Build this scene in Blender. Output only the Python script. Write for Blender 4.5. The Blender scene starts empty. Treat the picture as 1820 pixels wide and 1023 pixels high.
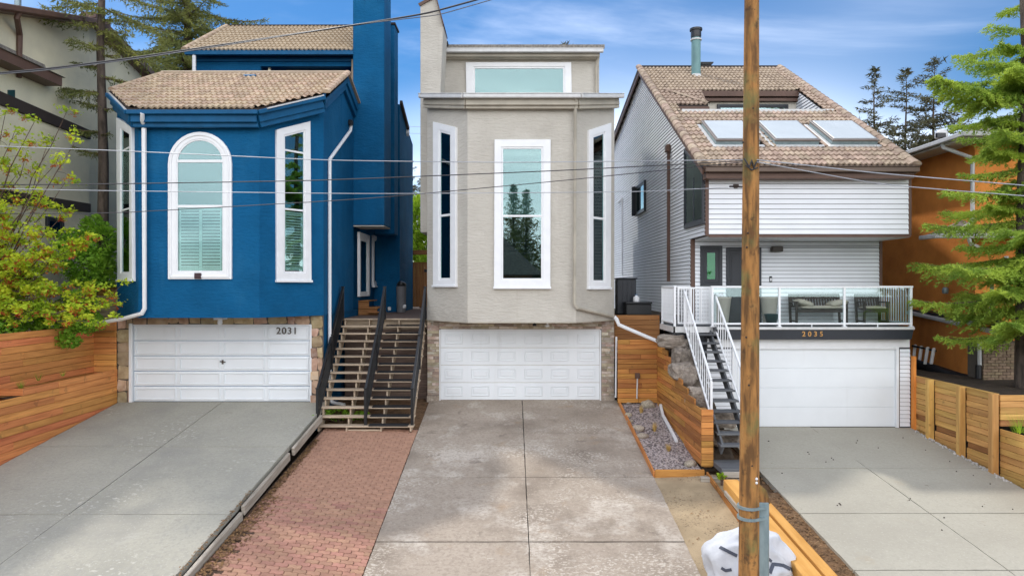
import bpy, bmesh, math, random
import numpy as np
from mathutils import Vector, Matrix, noise
R = math.radians
rnd = random.Random(11)
S = bpy.context.scene
COL = S.collection
# ------------------------------------------------------------------ camera
F = 1213.0; ZC = 3.5; CX = 910.0; CY = 508.0      # focal length in photo pixels, eye height, principal column, horizon row
cam = bpy.data.cameras.new('camera'); camo = bpy.data.objects.new('camera', cam); COL.objects.link(camo)
camo.location = (0, 0, ZC); camo.rotation_euler = (R(90), 0, 0)
cam.sensor_width = 36; cam.lens = F / 1820 * 36; cam.shift_y = -3.5 / 1820; cam.clip_end = 2000; cam.clip_start = .1
S.camera = camo
# ------------------------------------------------------------------ light
SUN_TRAVEL = Vector((.46, -.5, -1)).normalized()
EXPOSURE = 1.38
SKY_STRENGTH = .055
SUN_STRENGTH = .95
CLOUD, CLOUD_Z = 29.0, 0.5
wd = bpy.data.worlds.new('World'); S.world = wd; wd.use_nodes = True
def sky():
    nt = wd.node_tree; N = nt.nodes; N.clear(); L = nt.links
    out = N.new('ShaderNodeOutputWorld'); bg = N.new('ShaderNodeBackground'); bg.inputs[1].default_value = SKY_STRENGTH
    st = N.new('ShaderNodeTexSky'); st.sky_type = 'NISHITA'; st.sun_disc = False
    d = -SUN_TRAVEL
    st.sun_elevation = math.asin(d.z); st.sun_rotation = math.atan2(d.x, d.y)
    st.altitude = 1000; st.air_density = 1.0; st.dust_density = .6; st.ozone_density = 2.0
    tc = N.new('ShaderNodeTexCoord'); sx = N.new('ShaderNodeSeparateXYZ'); L.new(tc.outputs['Generated'], sx.inputs[0])
    def mth(op, a, b=None):
        m = N.new('ShaderNodeMath'); m.operation = op
        for i, v in enumerate((a, b)):
            if v is None: continue
            if isinstance(v, (int, float)): m.inputs[i].default_value = v
            else: L.new(v, m.inputs[i])
        return m.outputs[0]
    zz = mth('ADD', mth('MAXIMUM', sx.outputs[2], 0.0), .10)
    cx_ = mth('DIVIDE', sx.outputs[0], zz); cy_ = mth('DIVIDE', sx.outputs[1], zz)
    def field(kx, ky, z, sc, det, ro, dist, lo, hi):
        cb = N.new('ShaderNodeCombineXYZ'); L.new(mth('MULTIPLY', cx_, kx), cb.inputs[0]); L.new(mth('MULTIPLY', cy_, ky), cb.inputs[1]); cb.inputs[2].default_value = z
        n = N.new('ShaderNodeTexNoise'); n.inputs['Scale'].default_value = sc; n.inputs['Detail'].default_value = det; n.inputs['Roughness'].default_value = ro; n.inputs['Distortion'].default_value = dist
        L.new(cb.outputs[0], n.inputs['Vector'])
        mr = N.new('ShaderNodeMapRange'); mr.interpolation_type = 'SMOOTHSTEP'; mr.inputs[1].default_value = lo; mr.inputs[2].default_value = hi; L.new(n.outputs[0], mr.inputs[0]); return mr.outputs[0]
    fill_veil = field(.8, .8, CLOUD_Z, .16, 3, .45, .3, .40, .58)          # the broad high veil of cloud, added overhead and behind camera for fill
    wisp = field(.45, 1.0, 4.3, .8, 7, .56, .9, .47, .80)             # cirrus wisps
    cov = mth('MINIMUM', mth('ADD', mth('MULTIPLY', fill_veil, mth('ADD', mth('MULTIPLY', wisp, .35), .70)), mth('MULTIPLY', wisp, .20)), 1.0)
    mx = N.new('ShaderNodeMix'); mx.data_type = 'RGBA'
    L.new(cov, mx.inputs[0])
    hs = N.new('ShaderNodeHueSaturation'); hs.inputs['Saturation'].default_value = 1.38; hs.inputs['Value'].default_value = .93
    L.new(st.outputs[0], hs.inputs['Color'])
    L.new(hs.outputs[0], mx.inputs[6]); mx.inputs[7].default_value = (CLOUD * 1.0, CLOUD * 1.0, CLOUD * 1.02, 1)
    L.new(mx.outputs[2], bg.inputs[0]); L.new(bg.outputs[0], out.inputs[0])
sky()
sl = bpy.data.lights.new('sun', 'SUN'); sl.energy = SUN_STRENGTH; sl.angle = R(2.5); sl.color = (1, .95, .87)
so = bpy.data.objects.new('sun', sl); COL.objects.link(so); so.rotation_euler = SUN_TRAVEL.to_track_quat('-Z', 'Y').to_euler()
S.view_settings.view_transform = 'Standard'; S.view_settings.look = 'None'
S.view_settings.gamma = 1; S.view_settings.use_curve_mapping = False; S.view_settings.exposure = EXPOSURE
S.render.engine = 'CYCLES'
S.cycles.max_bounces = 6; S.cycles.transparent_max_bounces = 12; S.cycles.use_denoising = True

# ------------------------------------------------------------------ helpers
def P(px, py, Y): return Vector(((px - CX) / F * Y, Y, ZC - (py - CY) / F * Y))
def PX(px, Y): return (px - CX) / F * Y
def PZ(py, Y): return ZC - (py - CY) / F * Y
W = {}
def tags(o, label=None, cat=None, group=None, kind=None):
    if label: o['label'] = label
    if cat: o['category'] = cat
    if group: o['group'] = group
    if kind: o['kind'] = kind
    return o
def link(o, world, parent=None):
    COL.objects.link(o)
    if parent is not None:
        o.parent = parent; o.matrix_parent_inverse = W[parent.name].inverted()
    o.matrix_basis = world
    W[o.name] = world.copy()
    return o
def thing(name, label, cat, loc, group=None, kind=None):
    o = bpy.data.objects.new(name, None); o.empty_display_size = .2
    link(o, Matrix.Translation(Vector(loc)))
    return tags(o, label, cat, group, kind)
def piece(name, me, world, parent, mat=None):
    o = bpy.data.objects.new(name, me)
    return link(o, world, parent)
class MB:
    def __init__(s): s.v = []; s.f = []
    def add(s, vs, fs):
        b = len(s.v); s.v += [Vector(v) for v in vs]; s.f += [tuple(b + i for i in f) for f in fs]; return s
    def hexa(s, v8):                        # bottom 4, top 4
        return s.add(v8, [(0, 3, 2, 1), (4, 5, 6, 7), (0, 1, 5, 4), (1, 2, 6, 5), (2, 3, 7, 6), (3, 0, 4, 7)])
    def box(s, x0, x1, y0, y1, z0, z1):
        return s.hexa([(x0, y0, z0), (x1, y0, z0), (x1, y1, z0), (x0, y1, z0), (x0, y0, z1), (x1, y0, z1), (x1, y1, z1), (x0, y1, z1)])
    def loft(s, rings, cap=True):           # rings of equal length, closed
        n = len(rings[0]); vs = [v for r in rings for v in r]; fs = []
        for k in range(len(rings) - 1):
            for i in range(n):
                j = (i + 1) % n; fs.append((k * n + i, k * n + j, k * n + n + j, k * n + n + i))
        if cap: fs += [tuple(range(n))[::-1], tuple((len(rings) - 1) * n + i for i in range(n))]
        return s.add(vs, fs)
    def prism(s, pts, vec):
        vec = Vector(vec); return s.loft([[Vector(p) for p in pts], [Vector(p) + vec for p in pts]])
    def bar(s, p0, p1, w, h, up=(0, 0, 1)):
        p0, p1 = Vector(p0), Vector(p1); x = (p1 - p0).normalized(); u = Vector(up); y = u.cross(x)
        if y.length < 1e-4: y = Vector((0, 1, 0)).cross(x)
        y.normalize(); z = x.cross(y)
        r = [[p + y * a * w / 2 + z * b * h / 2 for a, b in ((-1, -1), (1, -1), (1, 1), (-1, 1))] for p in (p0, p1)]
        return s.loft(r)
    def tube(s, pts, r, n=8, cap=True):
        pts = [Vector(p) for p in pts]; k = len(pts); rs = r if isinstance(r, (list, tuple)) else [r] * k
        rings = []; ref = None
        for i in range(k):
            a = (pts[i] - pts[i - 1]).normalized() if i else None
            b = (pts[i + 1] - pts[i]).normalized() if i < k - 1 else None
            t = (a + b) if a is not None and b is not None else (a if b is None else b)
            t = t.normalized()
            if ref is None: ref = Vector((0, 0, 1)) if abs(t.z) < .9 else Vector((0, 1, 0))
            u = (ref - t * ref.dot(t)).normalized(); v = t.cross(u); ref = u
            sc = 1.0
            if a is not None and b is not None: sc = 1 / max(.5, math.cos(a.angle(b) / 2))
            rings.append([pts[i] + (u * math.cos(2 * math.pi * (q + .5) / n) + v * math.sin(2 * math.pi * (q + .5) / n)) * rs[i] * sc for q in range(n)])
        return s.loft(rings, cap)
    def lathe(s, c, prof, n=16):
        c = Vector(c)
        return s.loft([[c + Vector((math.cos(2 * math.pi * q / n) * r, math.sin(2 * math.pi * q / n) * r, z)) for q in range(n)] for r, z in prof])
    def mesh(s, name, mat, smooth=False, bevel=0, center=True, recalc=True):
        c = Vector((0, 0, 0))
        if center:
            lo = [min(v[i] for v in s.v) for i in range(3)]; hi = [max(v[i] for v in s.v) for i in range(3)]
            c = Vector([(lo[i] + hi[i]) / 2 for i in range(3)])
        me = bpy.data.meshes.new(name); me.from_pydata([v - c for v in s.v], [], s.f)
        if recalc or bevel:
            bm = bmesh.new(); bm.from_mesh(me)
            bmesh.ops.recalc_face_normals(bm, faces=bm.faces)
            if bevel:
                es = [e for e in bm.edges if len(e.link_faces) == 2 and e.calc_face_angle(0) > .5]
                bmesh.ops.bevel(bm, geom=es, offset=bevel, segments=1, affect='EDGES', clamp_overlap=True)
            bm.to_mesh(me); bm.free()
        if smooth:
            me.shade_smooth()
            if smooth != 'all': 
                try: me.set_sharp_from_angle(angle=R(40))
                except Exception: pass
        me.materials.append(mat)
        return me, c
    def build(s, name, mat, parent=None, smooth=False, bevel=0, recalc=True, **t):
        me, c = s.mesh(name, mat, smooth, bevel, True, recalc)
        o = bpy.data.objects.new(name, me); link(o, Matrix.Translation(c), parent)
        return tags(o, **t)
class Face:                                  # a vertical wall seen from outside, A on its left, B on its right
    def __init__(s, A, B):
        s.A = Vector(A); s.B = Vector(B); s.u = (s.B - s.A).normalized(); s.n = Vector((s.u.y, -s.u.x)); s.L = (s.B - s.A).length
    def px(s, px, py):                       # photo pixel -> (distance along the wall, height)
        k = (px - CX) / F
        a11, a12 = s.u.x, -k; a21, a22 = s.u.y, -1.0
        b1, b2 = -s.A.x, -s.A.y
        det = a11 * a22 - a12 * a21
        t = (b1 * a22 - a12 * b2) / det; Y = (a11 * b2 - a21 * b1) / det
        return (t, ZC - (py - CY) / F * Y)
    def pt(s, t, z, off=0.0):
        q = s.A + s.u * t + s.n * off; return Vector((q.x, q.y, z))
    def poly(s, mb, pts, o0, o1):
        return mb.loft([[s.pt(a, z, o0) for a, z in pts], [s.pt(a, z, o1) for a, z in pts]])
    def rect(s, mb, a0, a1, z0, z1, o0, o1): return s.poly(mb, [(a0, z0), (a1, z0), (a1, z1), (a0, z1)], o0, o1)
    def ring(s, mb, O, I, o0, o1):
        n = len(O); vs = [s.pt(a, z, o) for o in (o0, o1) for q in (O, I) for a, z in q]; fs = []
        for i in range(n):
            j = (i + 1) % n
            fs += [(2 * n + i, 2 * n + j, 3 * n + j, 3 * n + i), (i, j, 2 * n + j, 2 * n + i), (n + i, n + j, 3 * n + j, 3 * n + i), (i, j, n + j, n + i)]
        return mb.add(vs, fs)
def plank(name, p0, p1, h, t, mat, parent, up=(0, 0, 1), bevel=.006, **tg):
    p0, p1 = Vector(p0), Vector(p1); x = (p1 - p0); L = x.length; x.normalize(); u = Vector(up)
    y = u.cross(x).normalized(); z = x.cross(y)
    me, _ = MB().box(-L / 2, L / 2, -t / 2, t / 2, -h / 2, h / 2).mesh(name, mat, False, bevel, False)
    M = Matrix((x, y, z)).transposed().to_4x4(); M.translation = (p0 + p1) / 2
    o = bpy.data.objects.new(name, me); link(o, M, parent); return tags(o, **tg)
def text(name, s, size, M, mat, parent, ext=.006, sp=1.15):
    cu = bpy.data.curves.new('number', 'FONT'); cu.body = s; cu.size = size; cu.extrude = ext; cu.align_x = 'CENTER'; cu.align_y = 'CENTER'; cu.offset = .003
    cu.space_character = sp
    t = bpy.data.objects.new('number', cu); COL.objects.link(t)
    me = bpy.data.meshes.new_from_object(t.evaluated_get(bpy.context.evaluated_depsgraph_get()))
    bpy.data.objects.remove(t); bpy.data.curves.remove(cu)
    me.materials.clear(); me.materials.append(mat); me.name = name
    o = bpy.data.objects.new(name, me); return link(o, M, parent)
FRONT = Matrix(((1, 0, 0), (0, 0, -1), (0, 1, 0))).to_4x4()      # text plane facing the street
def tri_mesh(name, V, nper, mat, smooth=False):
    n = len(V) // nper; me = bpy.data.meshes.new(name)
    me.vertices.add(len(V)); me.vertices.foreach_set('co', V.astype(np.float32).ravel())
    me.loops.add(len(V)); me.loops.foreach_set('vertex_index', np.arange(len(V), dtype=np.int32))
    me.polygons.add(n); me.polygons.foreach_set('loop_start', np.arange(n, dtype=np.int32) * nper)
    me.polygons.foreach_set('loop_total', np.full(n, nper, dtype=np.int32))
    me.update(); me.validate(); me.materials.append(mat); return me

# ------------------------------------------------------------------ materials
def mat_base(name):
    m = bpy.data.materials.new(name); m.use_nodes = True; nt = m.node_tree
    return m, nt, nt.nodes['Principled BSDF'], nt.nodes['Material Output']
def c4(c): return (c[0], c[1], c[2], 1)
def mk(name, col, col2=None, rough=.8, scale=2.0, stretch=(1, 1, 1), bump=0.0, bscale=60, bstretch=(1, 1, 1), coord='POS', rand=0.0, hue=0.0,
       spec=.3, metal=0.0, lo=.38, hi=.64, speck=None, stain=None, trans=0.0, detail=6, patch=None, streak=None):
    m, nt, b, out = mat_base(name); N = nt.nodes; L = nt.links
    col2 = col2 or tuple(x * .82 for x in col)
    if coord == 'POS': src = N.new('ShaderNodeNewGeometry').outputs['Position']
    else:
        src = N.new('ShaderNodeTexCoord').outputs['Object']
        oi = N.new('ShaderNodeObjectInfo'); ad = N.new('ShaderNodeVectorMath'); ad.operation = 'MULTIPLY_ADD'
        cb = N.new('ShaderNodeCombineXYZ')
        for i in range(3): L.new(oi.outputs['Random'], cb.inputs[i])
        L.new(cb.outputs[0], ad.inputs[0]); ad.inputs[1].default_value = (37, 53, 71); L.new(src, ad.inputs[2]); src = ad.outputs[0]
    def noise_(sc, st, det=6, ro=.55):
        mp = N.new('ShaderNodeMapping'); mp.inputs['Scale'].default_value = st; L.new(src, mp.inputs[0])
        n = N.new('ShaderNodeTexNoise'); n.inputs['Scale'].default_value = sc; n.inputs['Detail'].default_value = det; n.inputs['Roughness'].default_value = ro
        L.new(mp.outputs[0], n.inputs['Vector']); return n.outputs[0]
    def ramp(v, a, z):
        mr = N.new('ShaderNodeMapRange'); mr.inputs[1].default_value = a; mr.inputs[2].default_value = z; L.new(v, mr.inputs[0]); return mr.outputs[0]
    def mix(f, a, c):
        mx = N.new('ShaderNodeMix'); mx.data_type = 'RGBA'; L.new(f, mx.inputs[0])
        for i, q in ((6, a), (7, c)):
            if isinstance(q, tuple): mx.inputs[i].default_value = c4(q)
            else: L.new(q, mx.inputs[i])
        return mx.outputs[2]
    def scaled(v, k):
        q = N.new('ShaderNodeMath'); q.operation = 'MULTIPLY'; L.new(v, q.inputs[0]); q.inputs[1].default_value = k; return q.outputs[0]
    cur = mix(ramp(noise_(scale, stretch, detail), lo, hi), col, col2)
    for (c_, sc, a, z, k) in (stain or []):
        cur = mix(scaled(ramp(noise_(sc, (1, 1, 1), 7, .6), a, z), k), cur, c_)
    for (c_, sc, a, z, k) in (streak or []):
        cur = mix(scaled(ramp(noise_(sc, (1, 1, .10), 5, .6), a, z), k), cur, c_)
    if speck:
        c_, sc, a, z, k = speck; cur = mix(scaled(ramp(noise_(sc, (1, 1, 1), 2, .6), a, z), k), cur, c_)
    if patch:                                # speckled, worn patches: coarse mask times fine chips
        c_, s1, a1, z1, s2, a2, z2, k = patch
        q = N.new('ShaderNodeMath'); q.operation = 'MULTIPLY'; L.new(ramp(noise_(s1, (1, 1, 1), 4, .6), a1, z1), q.inputs[0]); L.new(ramp(noise_(s2, (1, 1.3, 1), 4, .6), a2, z2), q.inputs[1])
        cur = mix(scaled(q.outputs[0], k), cur, c_)
    if rand or hue:
        oi2 = N.new('ShaderNodeObjectInfo'); hs = N.new('ShaderNodeHueSaturation')
        mr = N.new('ShaderNodeMapRange'); mr.inputs[3].default_value = 1 - rand; mr.inputs[4].default_value = 1 + rand; L.new(oi2.outputs['Random'], mr.inputs[0]); L.new(mr.outputs[0], hs.inputs['Value'])
        if hue:
            w = N.new('ShaderNodeMath'); w.operation = 'MULTIPLY'; L.new(oi2.outputs['Random'], w.inputs[0]); w.inputs[1].default_value = 7.31
            fr = N.new('ShaderNodeMath'); fr.operation = 'FRACT'; L.new(w.outputs[0], fr.inputs[0])
            m2 = N.new('ShaderNodeMapRange'); m2.inputs[3].default_value = .5 - hue; m2.inputs[4].default_value = .5 + hue; L.new(fr.outputs[0], m2.inputs[0]); L.new(m2.outputs[0], hs.inputs['Hue'])
        L.new(cur, hs.inputs['Color']); cur = hs.outputs[0]
    L.new(cur, b.inputs['Base Color'])
    b.inputs['Roughness'].default_value = rough; b.inputs['Specular IOR Level'].default_value = spec; b.inputs['Metallic'].default_value = metal
    if bump:
        bp = N.new('ShaderNodeBump'); bp.inputs['Strength'].default_value = 1.0; bp.inputs['Distance'].default_value = bump
        L.new(noise_(bscale, bstretch, 5, .6), bp.inputs['Height']); L.new(bp.outputs[0], b.inputs['Normal'])
    if trans:
        tr = N.new('ShaderNodeBsdfTranslucent'); L.new(cur, tr.inputs[0]); ms = N.new('ShaderNodeMixShader'); ms.inputs[0].default_value = trans
        L.new(b.outputs[0], ms.inputs[1]); L.new(tr.outputs[0], ms.inputs[2]); L.new(ms.outputs[0], out.inputs[0])
    return m
def glass(name, tint, refl, rough=.0):
    m, nt, b, out = mat_base(name); N = nt.nodes; L = nt.links; N.remove(b)
    t = N.new('ShaderNodeBsdfTransparent'); t.inputs[0].default_value = c4(tint)
    g = N.new('ShaderNodeBsdfGlossy'); g.inputs['Roughness'].default_value = rough; g.inputs[0].default_value = (.74, .95, .96, 1)
    fr = N.new('ShaderNodeFresnel'); fr.inputs[0].default_value = 1.5
    mr = N.new('ShaderNodeMapRange'); mr.inputs[1].default_value = .04; mr.inputs[3].default_value = refl; L.new(fr.outputs[0], mr.inputs[0])
    ms = N.new('ShaderNodeMixShader'); L.new(mr.outputs[0], ms.inputs[0]); L.new(t.outputs[0], ms.inputs[1]); L.new(g.outputs[0], ms.inputs[2]); L.new(ms.outputs[0], out.inputs[0])
    return m
WOODG = dict(scale=1.0, stretch=(1.2, 9, 22), coord='OBJ', bump=.0015, bscale=1.0, bstretch=(3, 40, 60), lo=.36, hi=.66)
m_blue = mk('blue_stucco', (.005, .098, .232), (.004, .082, .195), rough=.8, spec=.12, scale=1.2, bump=.025, bscale=9, bstretch=(.7, .7, 1.8), stain=[((.018, .135, .275), .7, .52, .72, .55), ((.004, .065, .155), 1.6, .58, .75, .5)], streak=[((.02, .12, .24), 2.4, .58, .75, .45), ((.004, .06, .14), 3.2, .6, .78, .4)])
m_bluetrim = mk('blue_paint', (.005, .094, .22), rough=.55, scale=3, spec=.2)
m_beige = mk('beige_stucco', (.53, .50, .44), (.48, .45, .395), rough=.85, scale=.9, bump=.03, bscale=8, bstretch=(.6, .6, 2.0), stain=[((.36, .33, .285), .8, .56, .78, .5), ((.60, .57, .51), 1.4, .56, .74, .5)], streak=[((.40, .365, .31), 2.6, .6, .78, .5)])
m_beigetrim = mk('beige_paint', (.47, .43, .355), rough=.55)
m_cream = mk('cream_stucco', (.74, .69, .50), (.60, .56, .42), rough=.9, scale=.7, bump=.014, bscale=9, bstretch=(.8, .8, 1.5))
m_orange = mk('orange_stucco', (.78, .285, .06), (.66, .23, .048), rough=.9, scale=1.5, bump=.014, bscale=11)
m_white = mk('white_paint', (.82, .83, .84), (.78, .79, .80), rough=.45, scale=4, spec=.4)
m_vinyl = mk('white_vinyl', (.79, .81, .84), (.75, .77, .80), rough=.5, scale=1.2, rand=.03)
m_lapshade = mk('lap_shade_backing', (.09, .09, .095), rough=.9)  # dark colour painted in behind the siding to deepen the lap shadows
m_door_w = mk('garage_door_paint', (.79, .82, .84), (.745, .775, .795), rough=.4, scale=.8, streak=[((.63, .64, .63), 3.0, .6, .8, .35)])
m_tile = mk('roof_tile_clay', (.47, .36, .255), (.37, .27, .185), rough=.85, scale=5, coord='OBJ', rand=.16, hue=.012, bump=.004, bscale=30, stain=[((.2, .14, .1), 6, .6, .8, .5)])
m_tile2 = mk('roof_tile_brown', (.40, .31, .235), (.28, .205, .155), rough=.85, scale=5, coord='OBJ', rand=.18, hue=.012, bump=.004, bscale=30, stain=[((.13, .09, .07), 5, .52, .75, .7)])
m_brown = mk('brown_metal', (.13, .075, .055), rough=.5)
m_darkbrown = mk('dark_brown_board', (.045, .033, .028), rough=.7)
m_shingle = mk('asphalt_shingle', (.30, .275, .24), (.19, .17, .15), rough=.95, scale=14, stretch=(1, 1, 1), bump=.01, bscale=60, lo=.4, hi=.6, rand=.15)
m_char = mk('charcoal_paint', (.022, .026, .034), rough=.4, spec=.4)
m_black = mk('black_metal', (.012, .013, .015), rough=.35, spec=.5)
m_mat = mk('rubber_tread', (.02, .02, .022), rough=.9, bump=.003, bscale=150)
m_greywood = mk('weathered_wood', (.55, .44, .32), (.36, .28, .2), rough=.85, rand=.14, **WOODG)
m_greypaint = mk('grey_stained_wood', (.13, .135, .14), (.09, .093, .1), rough=.7, rand=.12, **WOODG)
m_deckwood = mk('deck_wood', (.17, .115, .09), (.10, .07, .055), rough=.75, rand=.15, **WOODG)
m_cedar = mk('cedar_red', (.76, .31, .10), (.54, .195, .06), rough=.7, rand=.2, hue=.015, stain=[((.16, .06, .025), 3, .6, .72, .6)], **WOODG)
m_gold = mk('cedar_gold', (.55, .25, .065), (.36, .145, .036), rough=.65, rand=.3, hue=.012, stain=[((.13, .06, .02), 4, .62, .72, .7)], **WOODG)
m_pine = mk('pine_treated', (.66, .38, .12), (.48, .25, .075), rough=.7, rand=.17, hue=.01, stain=[((.2, .1, .03), 4, .62, .72, .6)], **WOODG)
m_cone = mk('cone_brown', (.06, .045, .035), rough=.9)
m_newwood = mk('fresh_timber', (.66, .35, .095), (.54, .26, .06), rough=.65, rand=.08, **WOODG)
m_fence = mk('fence_brown', (.38, .18, .065), (.25, .105, .036), rough=.75, rand=.15, **WOODG)
m_oldwood = mk('grey_old_timber', (.47, .42, .35), (.30, .26, .21), rough=.9, rand=.1, **WOODG)
CONC = dict(rough=.88, bump=.003, bscale=50)
m_conc_l = mk('concrete_grey', (.405, .385, .32), (.345, .33, .275), scale=.5, stain=[((.24, .235, .215), .55, .48, .72, .6), ((.46, .44, .40), 1.3, .6, .78, .4), ((.30, .29, .26), 15, .48, .62, .5), ((.2, .19, .17), 2.3, .66, .76, .45), ((.55, .53, .47), 28, .58, .66, .45)], patch=((.6, .57, .5), .5, .5, .62, 9, .58, .64, .75), **CONC)
m_conc_m = mk('concrete_brown', (.40, .335, .27), (.335, .278, .22), scale=.6, stain=[((.165, .13, .10), .5, .50, .66, .72), ((.56, .50, .43), .8, .54, .66, .75), ((.35, .23, .13), 1.3, .61, .72, .5), ((.13, .10, .08), 1.9, .62, .70, .65), ((.26, .21, .17), 14, .48, .60, .55), ((.55, .49, .41), 26, .57, .66, .4)], patch=((.64, .58, .50), .55, .51, .62, 16, .52, .59, .6), **CONC)
m_conc_r = mk('concrete_pale', (.405, .38, .315), (.37, .345, .285), scale=.6, stain=[((.34, .315, .26), .6, .52, .75, .5), ((.36, .28, .17), 1.1, .62, .78, .5), ((.33, .31, .26), 15, .48, .62, .45), ((.54, .51, .44), 28, .58, .66, .4)], speck=((.12, .09, .06), 5.5, .755, .775, .7), **CONC)
m_joint = mk('joint_dirt', (.05, .042, .035), rough=1)
m_paver = mk('paver_red', (.42, .23, .16), (.34, .185, .13), rough=.9, coord='OBJ', scale=6, rand=.13, hue=.012, bump=.004, bscale=60)
m_pavdirt = mk('paver_joint', (.11, .07, .05), (.07, .045, .03), rough=1, scale=8)
m_soil = mk('soil', (.09, .065, .045), (.05, .036, .025), rough=1, scale=6, bump=.03, bscale=14)
m_sand = mk('sandy_soil', (.42, .32, .20), (.31, .235, .145), rough=1, scale=1.5, bump=.012, bscale=30, stain=[((.22, .15, .085), 1.2, .6, .75, .6)], patch=((.10, .07, .05), 1.2, .45, .6, 22, .57, .63, .8))
m_dirt = mk('bark_dirt', (.20, .115, .06), (.11, .065, .035), rough=1, scale=5, bump=.02, bscale=40, patch=((.4, .27, .15), 2, .4, .6, 30, .55, .62, .7))
m_grass = mk('lawn', (.07, .11, .03), (.05, .075, .022), rough=1, scale=3, bump=.03, bscale=30)
m_asphalt = mk('asphalt', (.055, .055, .057), rough=.95, scale=3, bump=.005, bscale=90)
m_gravel = mk('gravel_stone', (.47, .40, .385), (.15, .125, .125), rough=.9, coord='POS', scale=17, detail=1, lo=.42, hi=.58, bump=.01, bscale=70, patch=((.5, .42, .36), 3, .3, .5, 23, .54, .6, .8))
m_rock = mk('field_rock', (.58, .50, .39), (.36, .30, .23), rough=.9, scale=5, coord='OBJ', rand=.2, hue=.015, bump=.03, bscale=9)
m_boulder = mk('grey_boulder', (.40, .34, .28), (.24, .20, .165), rough=.9, scale=3, coord='OBJ', rand=.2, bump=.07, bscale=4)
m_flag = mk('flagstone', (.52, .38, .25), (.33, .22, .135), rough=.85, scale=4, coord='OBJ', rand=.3, hue=.03, bump=.012, bscale=14, stain=[((.5, .42, .33), 3, .55, .7, .7)])
m_ledge = mk('ledge_stone', (.46, .37, .28), (.33, .255, .19), rough=.85, scale=5, coord='OBJ', rand=.3, hue=.03, bump=.01, bscale=20, stain=[((.58, .53, .47), 3, .5, .6, .7)])
m_mortar = mk('mortar', (.13, .11, .09), rough=1)
m_brick = mk('tan_brick', (.32, .235, .155), (.24, .17, .11), rough=.9, scale=8, coord='OBJ', rand=.22, hue=.012, bump=.005, bscale=40)
m_alu = mk('painted_gutter', (.62, .62, .61), (.55, .55, .54), rough=.35, scale=6, spec=.5)
m_galv = mk('galvanised', (.30, .38, .40), (.22, .29, .31), rough=.45, metal=.35, scale=9, stretch=(1, 1, .4))
m_patina = mk('green_pipe', (.16, .29, .29), (.12, .22, .23), rough=.5, scale=4, stretch=(1, 1, .4))
m_pole = mk('pole_wood', (.42, .20, .06), (.15, .075, .028), rough=.8, scale=5, stretch=(2.2, 2.2, .35), lo=.4, hi=.6, bump=.012, bscale=7, bstretch=(3, 3, .5), stain=[((.14, .17, .06), 1.7, .52, .68, .75), ((.5, .27, .09), 3, .56, .72, .7), ((.07, .04, .02), 6, .58, .68, .8)])
m_wire = mk('wire_dark', (.05, .05, .055), rough=.5)
m_wire2 = mk('wire_alu', (.42, .44, .48), rough=.4, metal=.3)
m_wire3 = mk('wire_grey', (.16, .165, .18), rough=.45, metal=.2)
m_bag = mk('woven_bag', (.66, .67, .70), (.54, .55, .58), rough=.7, scale=3, bump=.012, bscale=9)
m_strap = mk('grey_strap', (.09, .10, .13), rough=.7)
m_bark = mk('bark', (.13, .10, .08), (.06, .047, .038), rough=1, scale=7, stretch=(1.5, 1.5, .4), bump=.03, bscale=14, bstretch=(1.5, 1.5, .4))
m_twig = mk('twig_bark', (.15, .095, .065), (.09, .06, .045), rough=.9, scale=8)
m_needle = mk('needles_fresh', (.50, .62, .09), (.25, .38, .06), rough=.6, scale=1.6, trans=.42, lo=.36, hi=.62, spec=.2)
m_needle_d = mk('needles_dark', (.27, .28, .07), (.12, .145, .045), rough=.65, scale=1.1, trans=.25, lo=.36, hi=.62, spec=.2, stain=[((.22, .15, .06), 2.2, .58, .7, .6)])
m_needle_f = mk('needles_far', (.13, .125, .06), (.055, .065, .035), rough=.7, scale=.6, trans=.2, stain=[((.11, .07, .045), .9, .55, .7, .6)])
m_leaf_y = mk('leaf_yellow_green', (.66, .72, .05), (.34, .52, .04), rough=.55, scale=2.2, trans=.45, spec=.2)
m_leaf_r = mk('flower_red', (.50, .08, .035), (.62, .25, .04), rough=.6, scale=4, trans=.35)
m_leaf_g = mk('leaf_green', (.30, .52, .05), (.15, .32, .03), rough=.55, scale=2.5, trans=.4, spec=.2)
m_leaf_b = mk('leaf_bright', (.40, .56, .04), (.22, .38, .03), rough=.55, scale=1.2, trans=.45, spec=.2)
m_straw = mk('dry_grass', (.75, .54, .20), (.56, .38, .13), rough=.9, scale=8, trans=.3)
m_litter = mk('dead_leaves', (.28, .16, .07), (.13, .075, .04), rough=1, scale=9)
m_room = mk('room_teal', (.055, .095, .10), rough=.9)
m_void = mk('dark_room', (.012, .014, .016), rough=.9)
m_shade = mk('roller_shade', (.085, .135, .14), (.08, .13, .135), rough=.8, scale=1)
m_slat = mk('shutter_white', (.72, .76, .73), rough=.5)
m_curtain = mk('curtain', (.45, .43, .28), (.36, .35, .22), rough=.9, scale=5, stretch=(8, 8, .3))
m_curtain2 = mk('curtain_teal', (.5, .6, .6), (.25, .33, .35), rough=.9, scale=4, stretch=(9, 9, .3))
m_pane = glass('window_glass', (.80, .91, .90), .12)
m_pane_d = glass('dark_window_glass', (.5, .66, .66), .25)
m_pane_c = glass('railing_glass', (.955, .985, .985), .07)
m_sky_l = mk('skylight_pane', (.52, .56, .57), (.48, .52, .53), rough=.25, scale=1, spec=.6)
m_fabric = mk('silt_fabric', (.008, .008, .01), rough=.55, scale=4, bump=.03, bscale=7, spec=.3)
m_teak = mk('dark_teak', (.06, .045, .038), (.04, .03, .026), rough=.7, scale=8)
m_cushion = mk('cushion_cream', (.55, .50, .40), (.48, .43, .34), rough=.9, scale=5, bump=.008, bscale=12)
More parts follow.
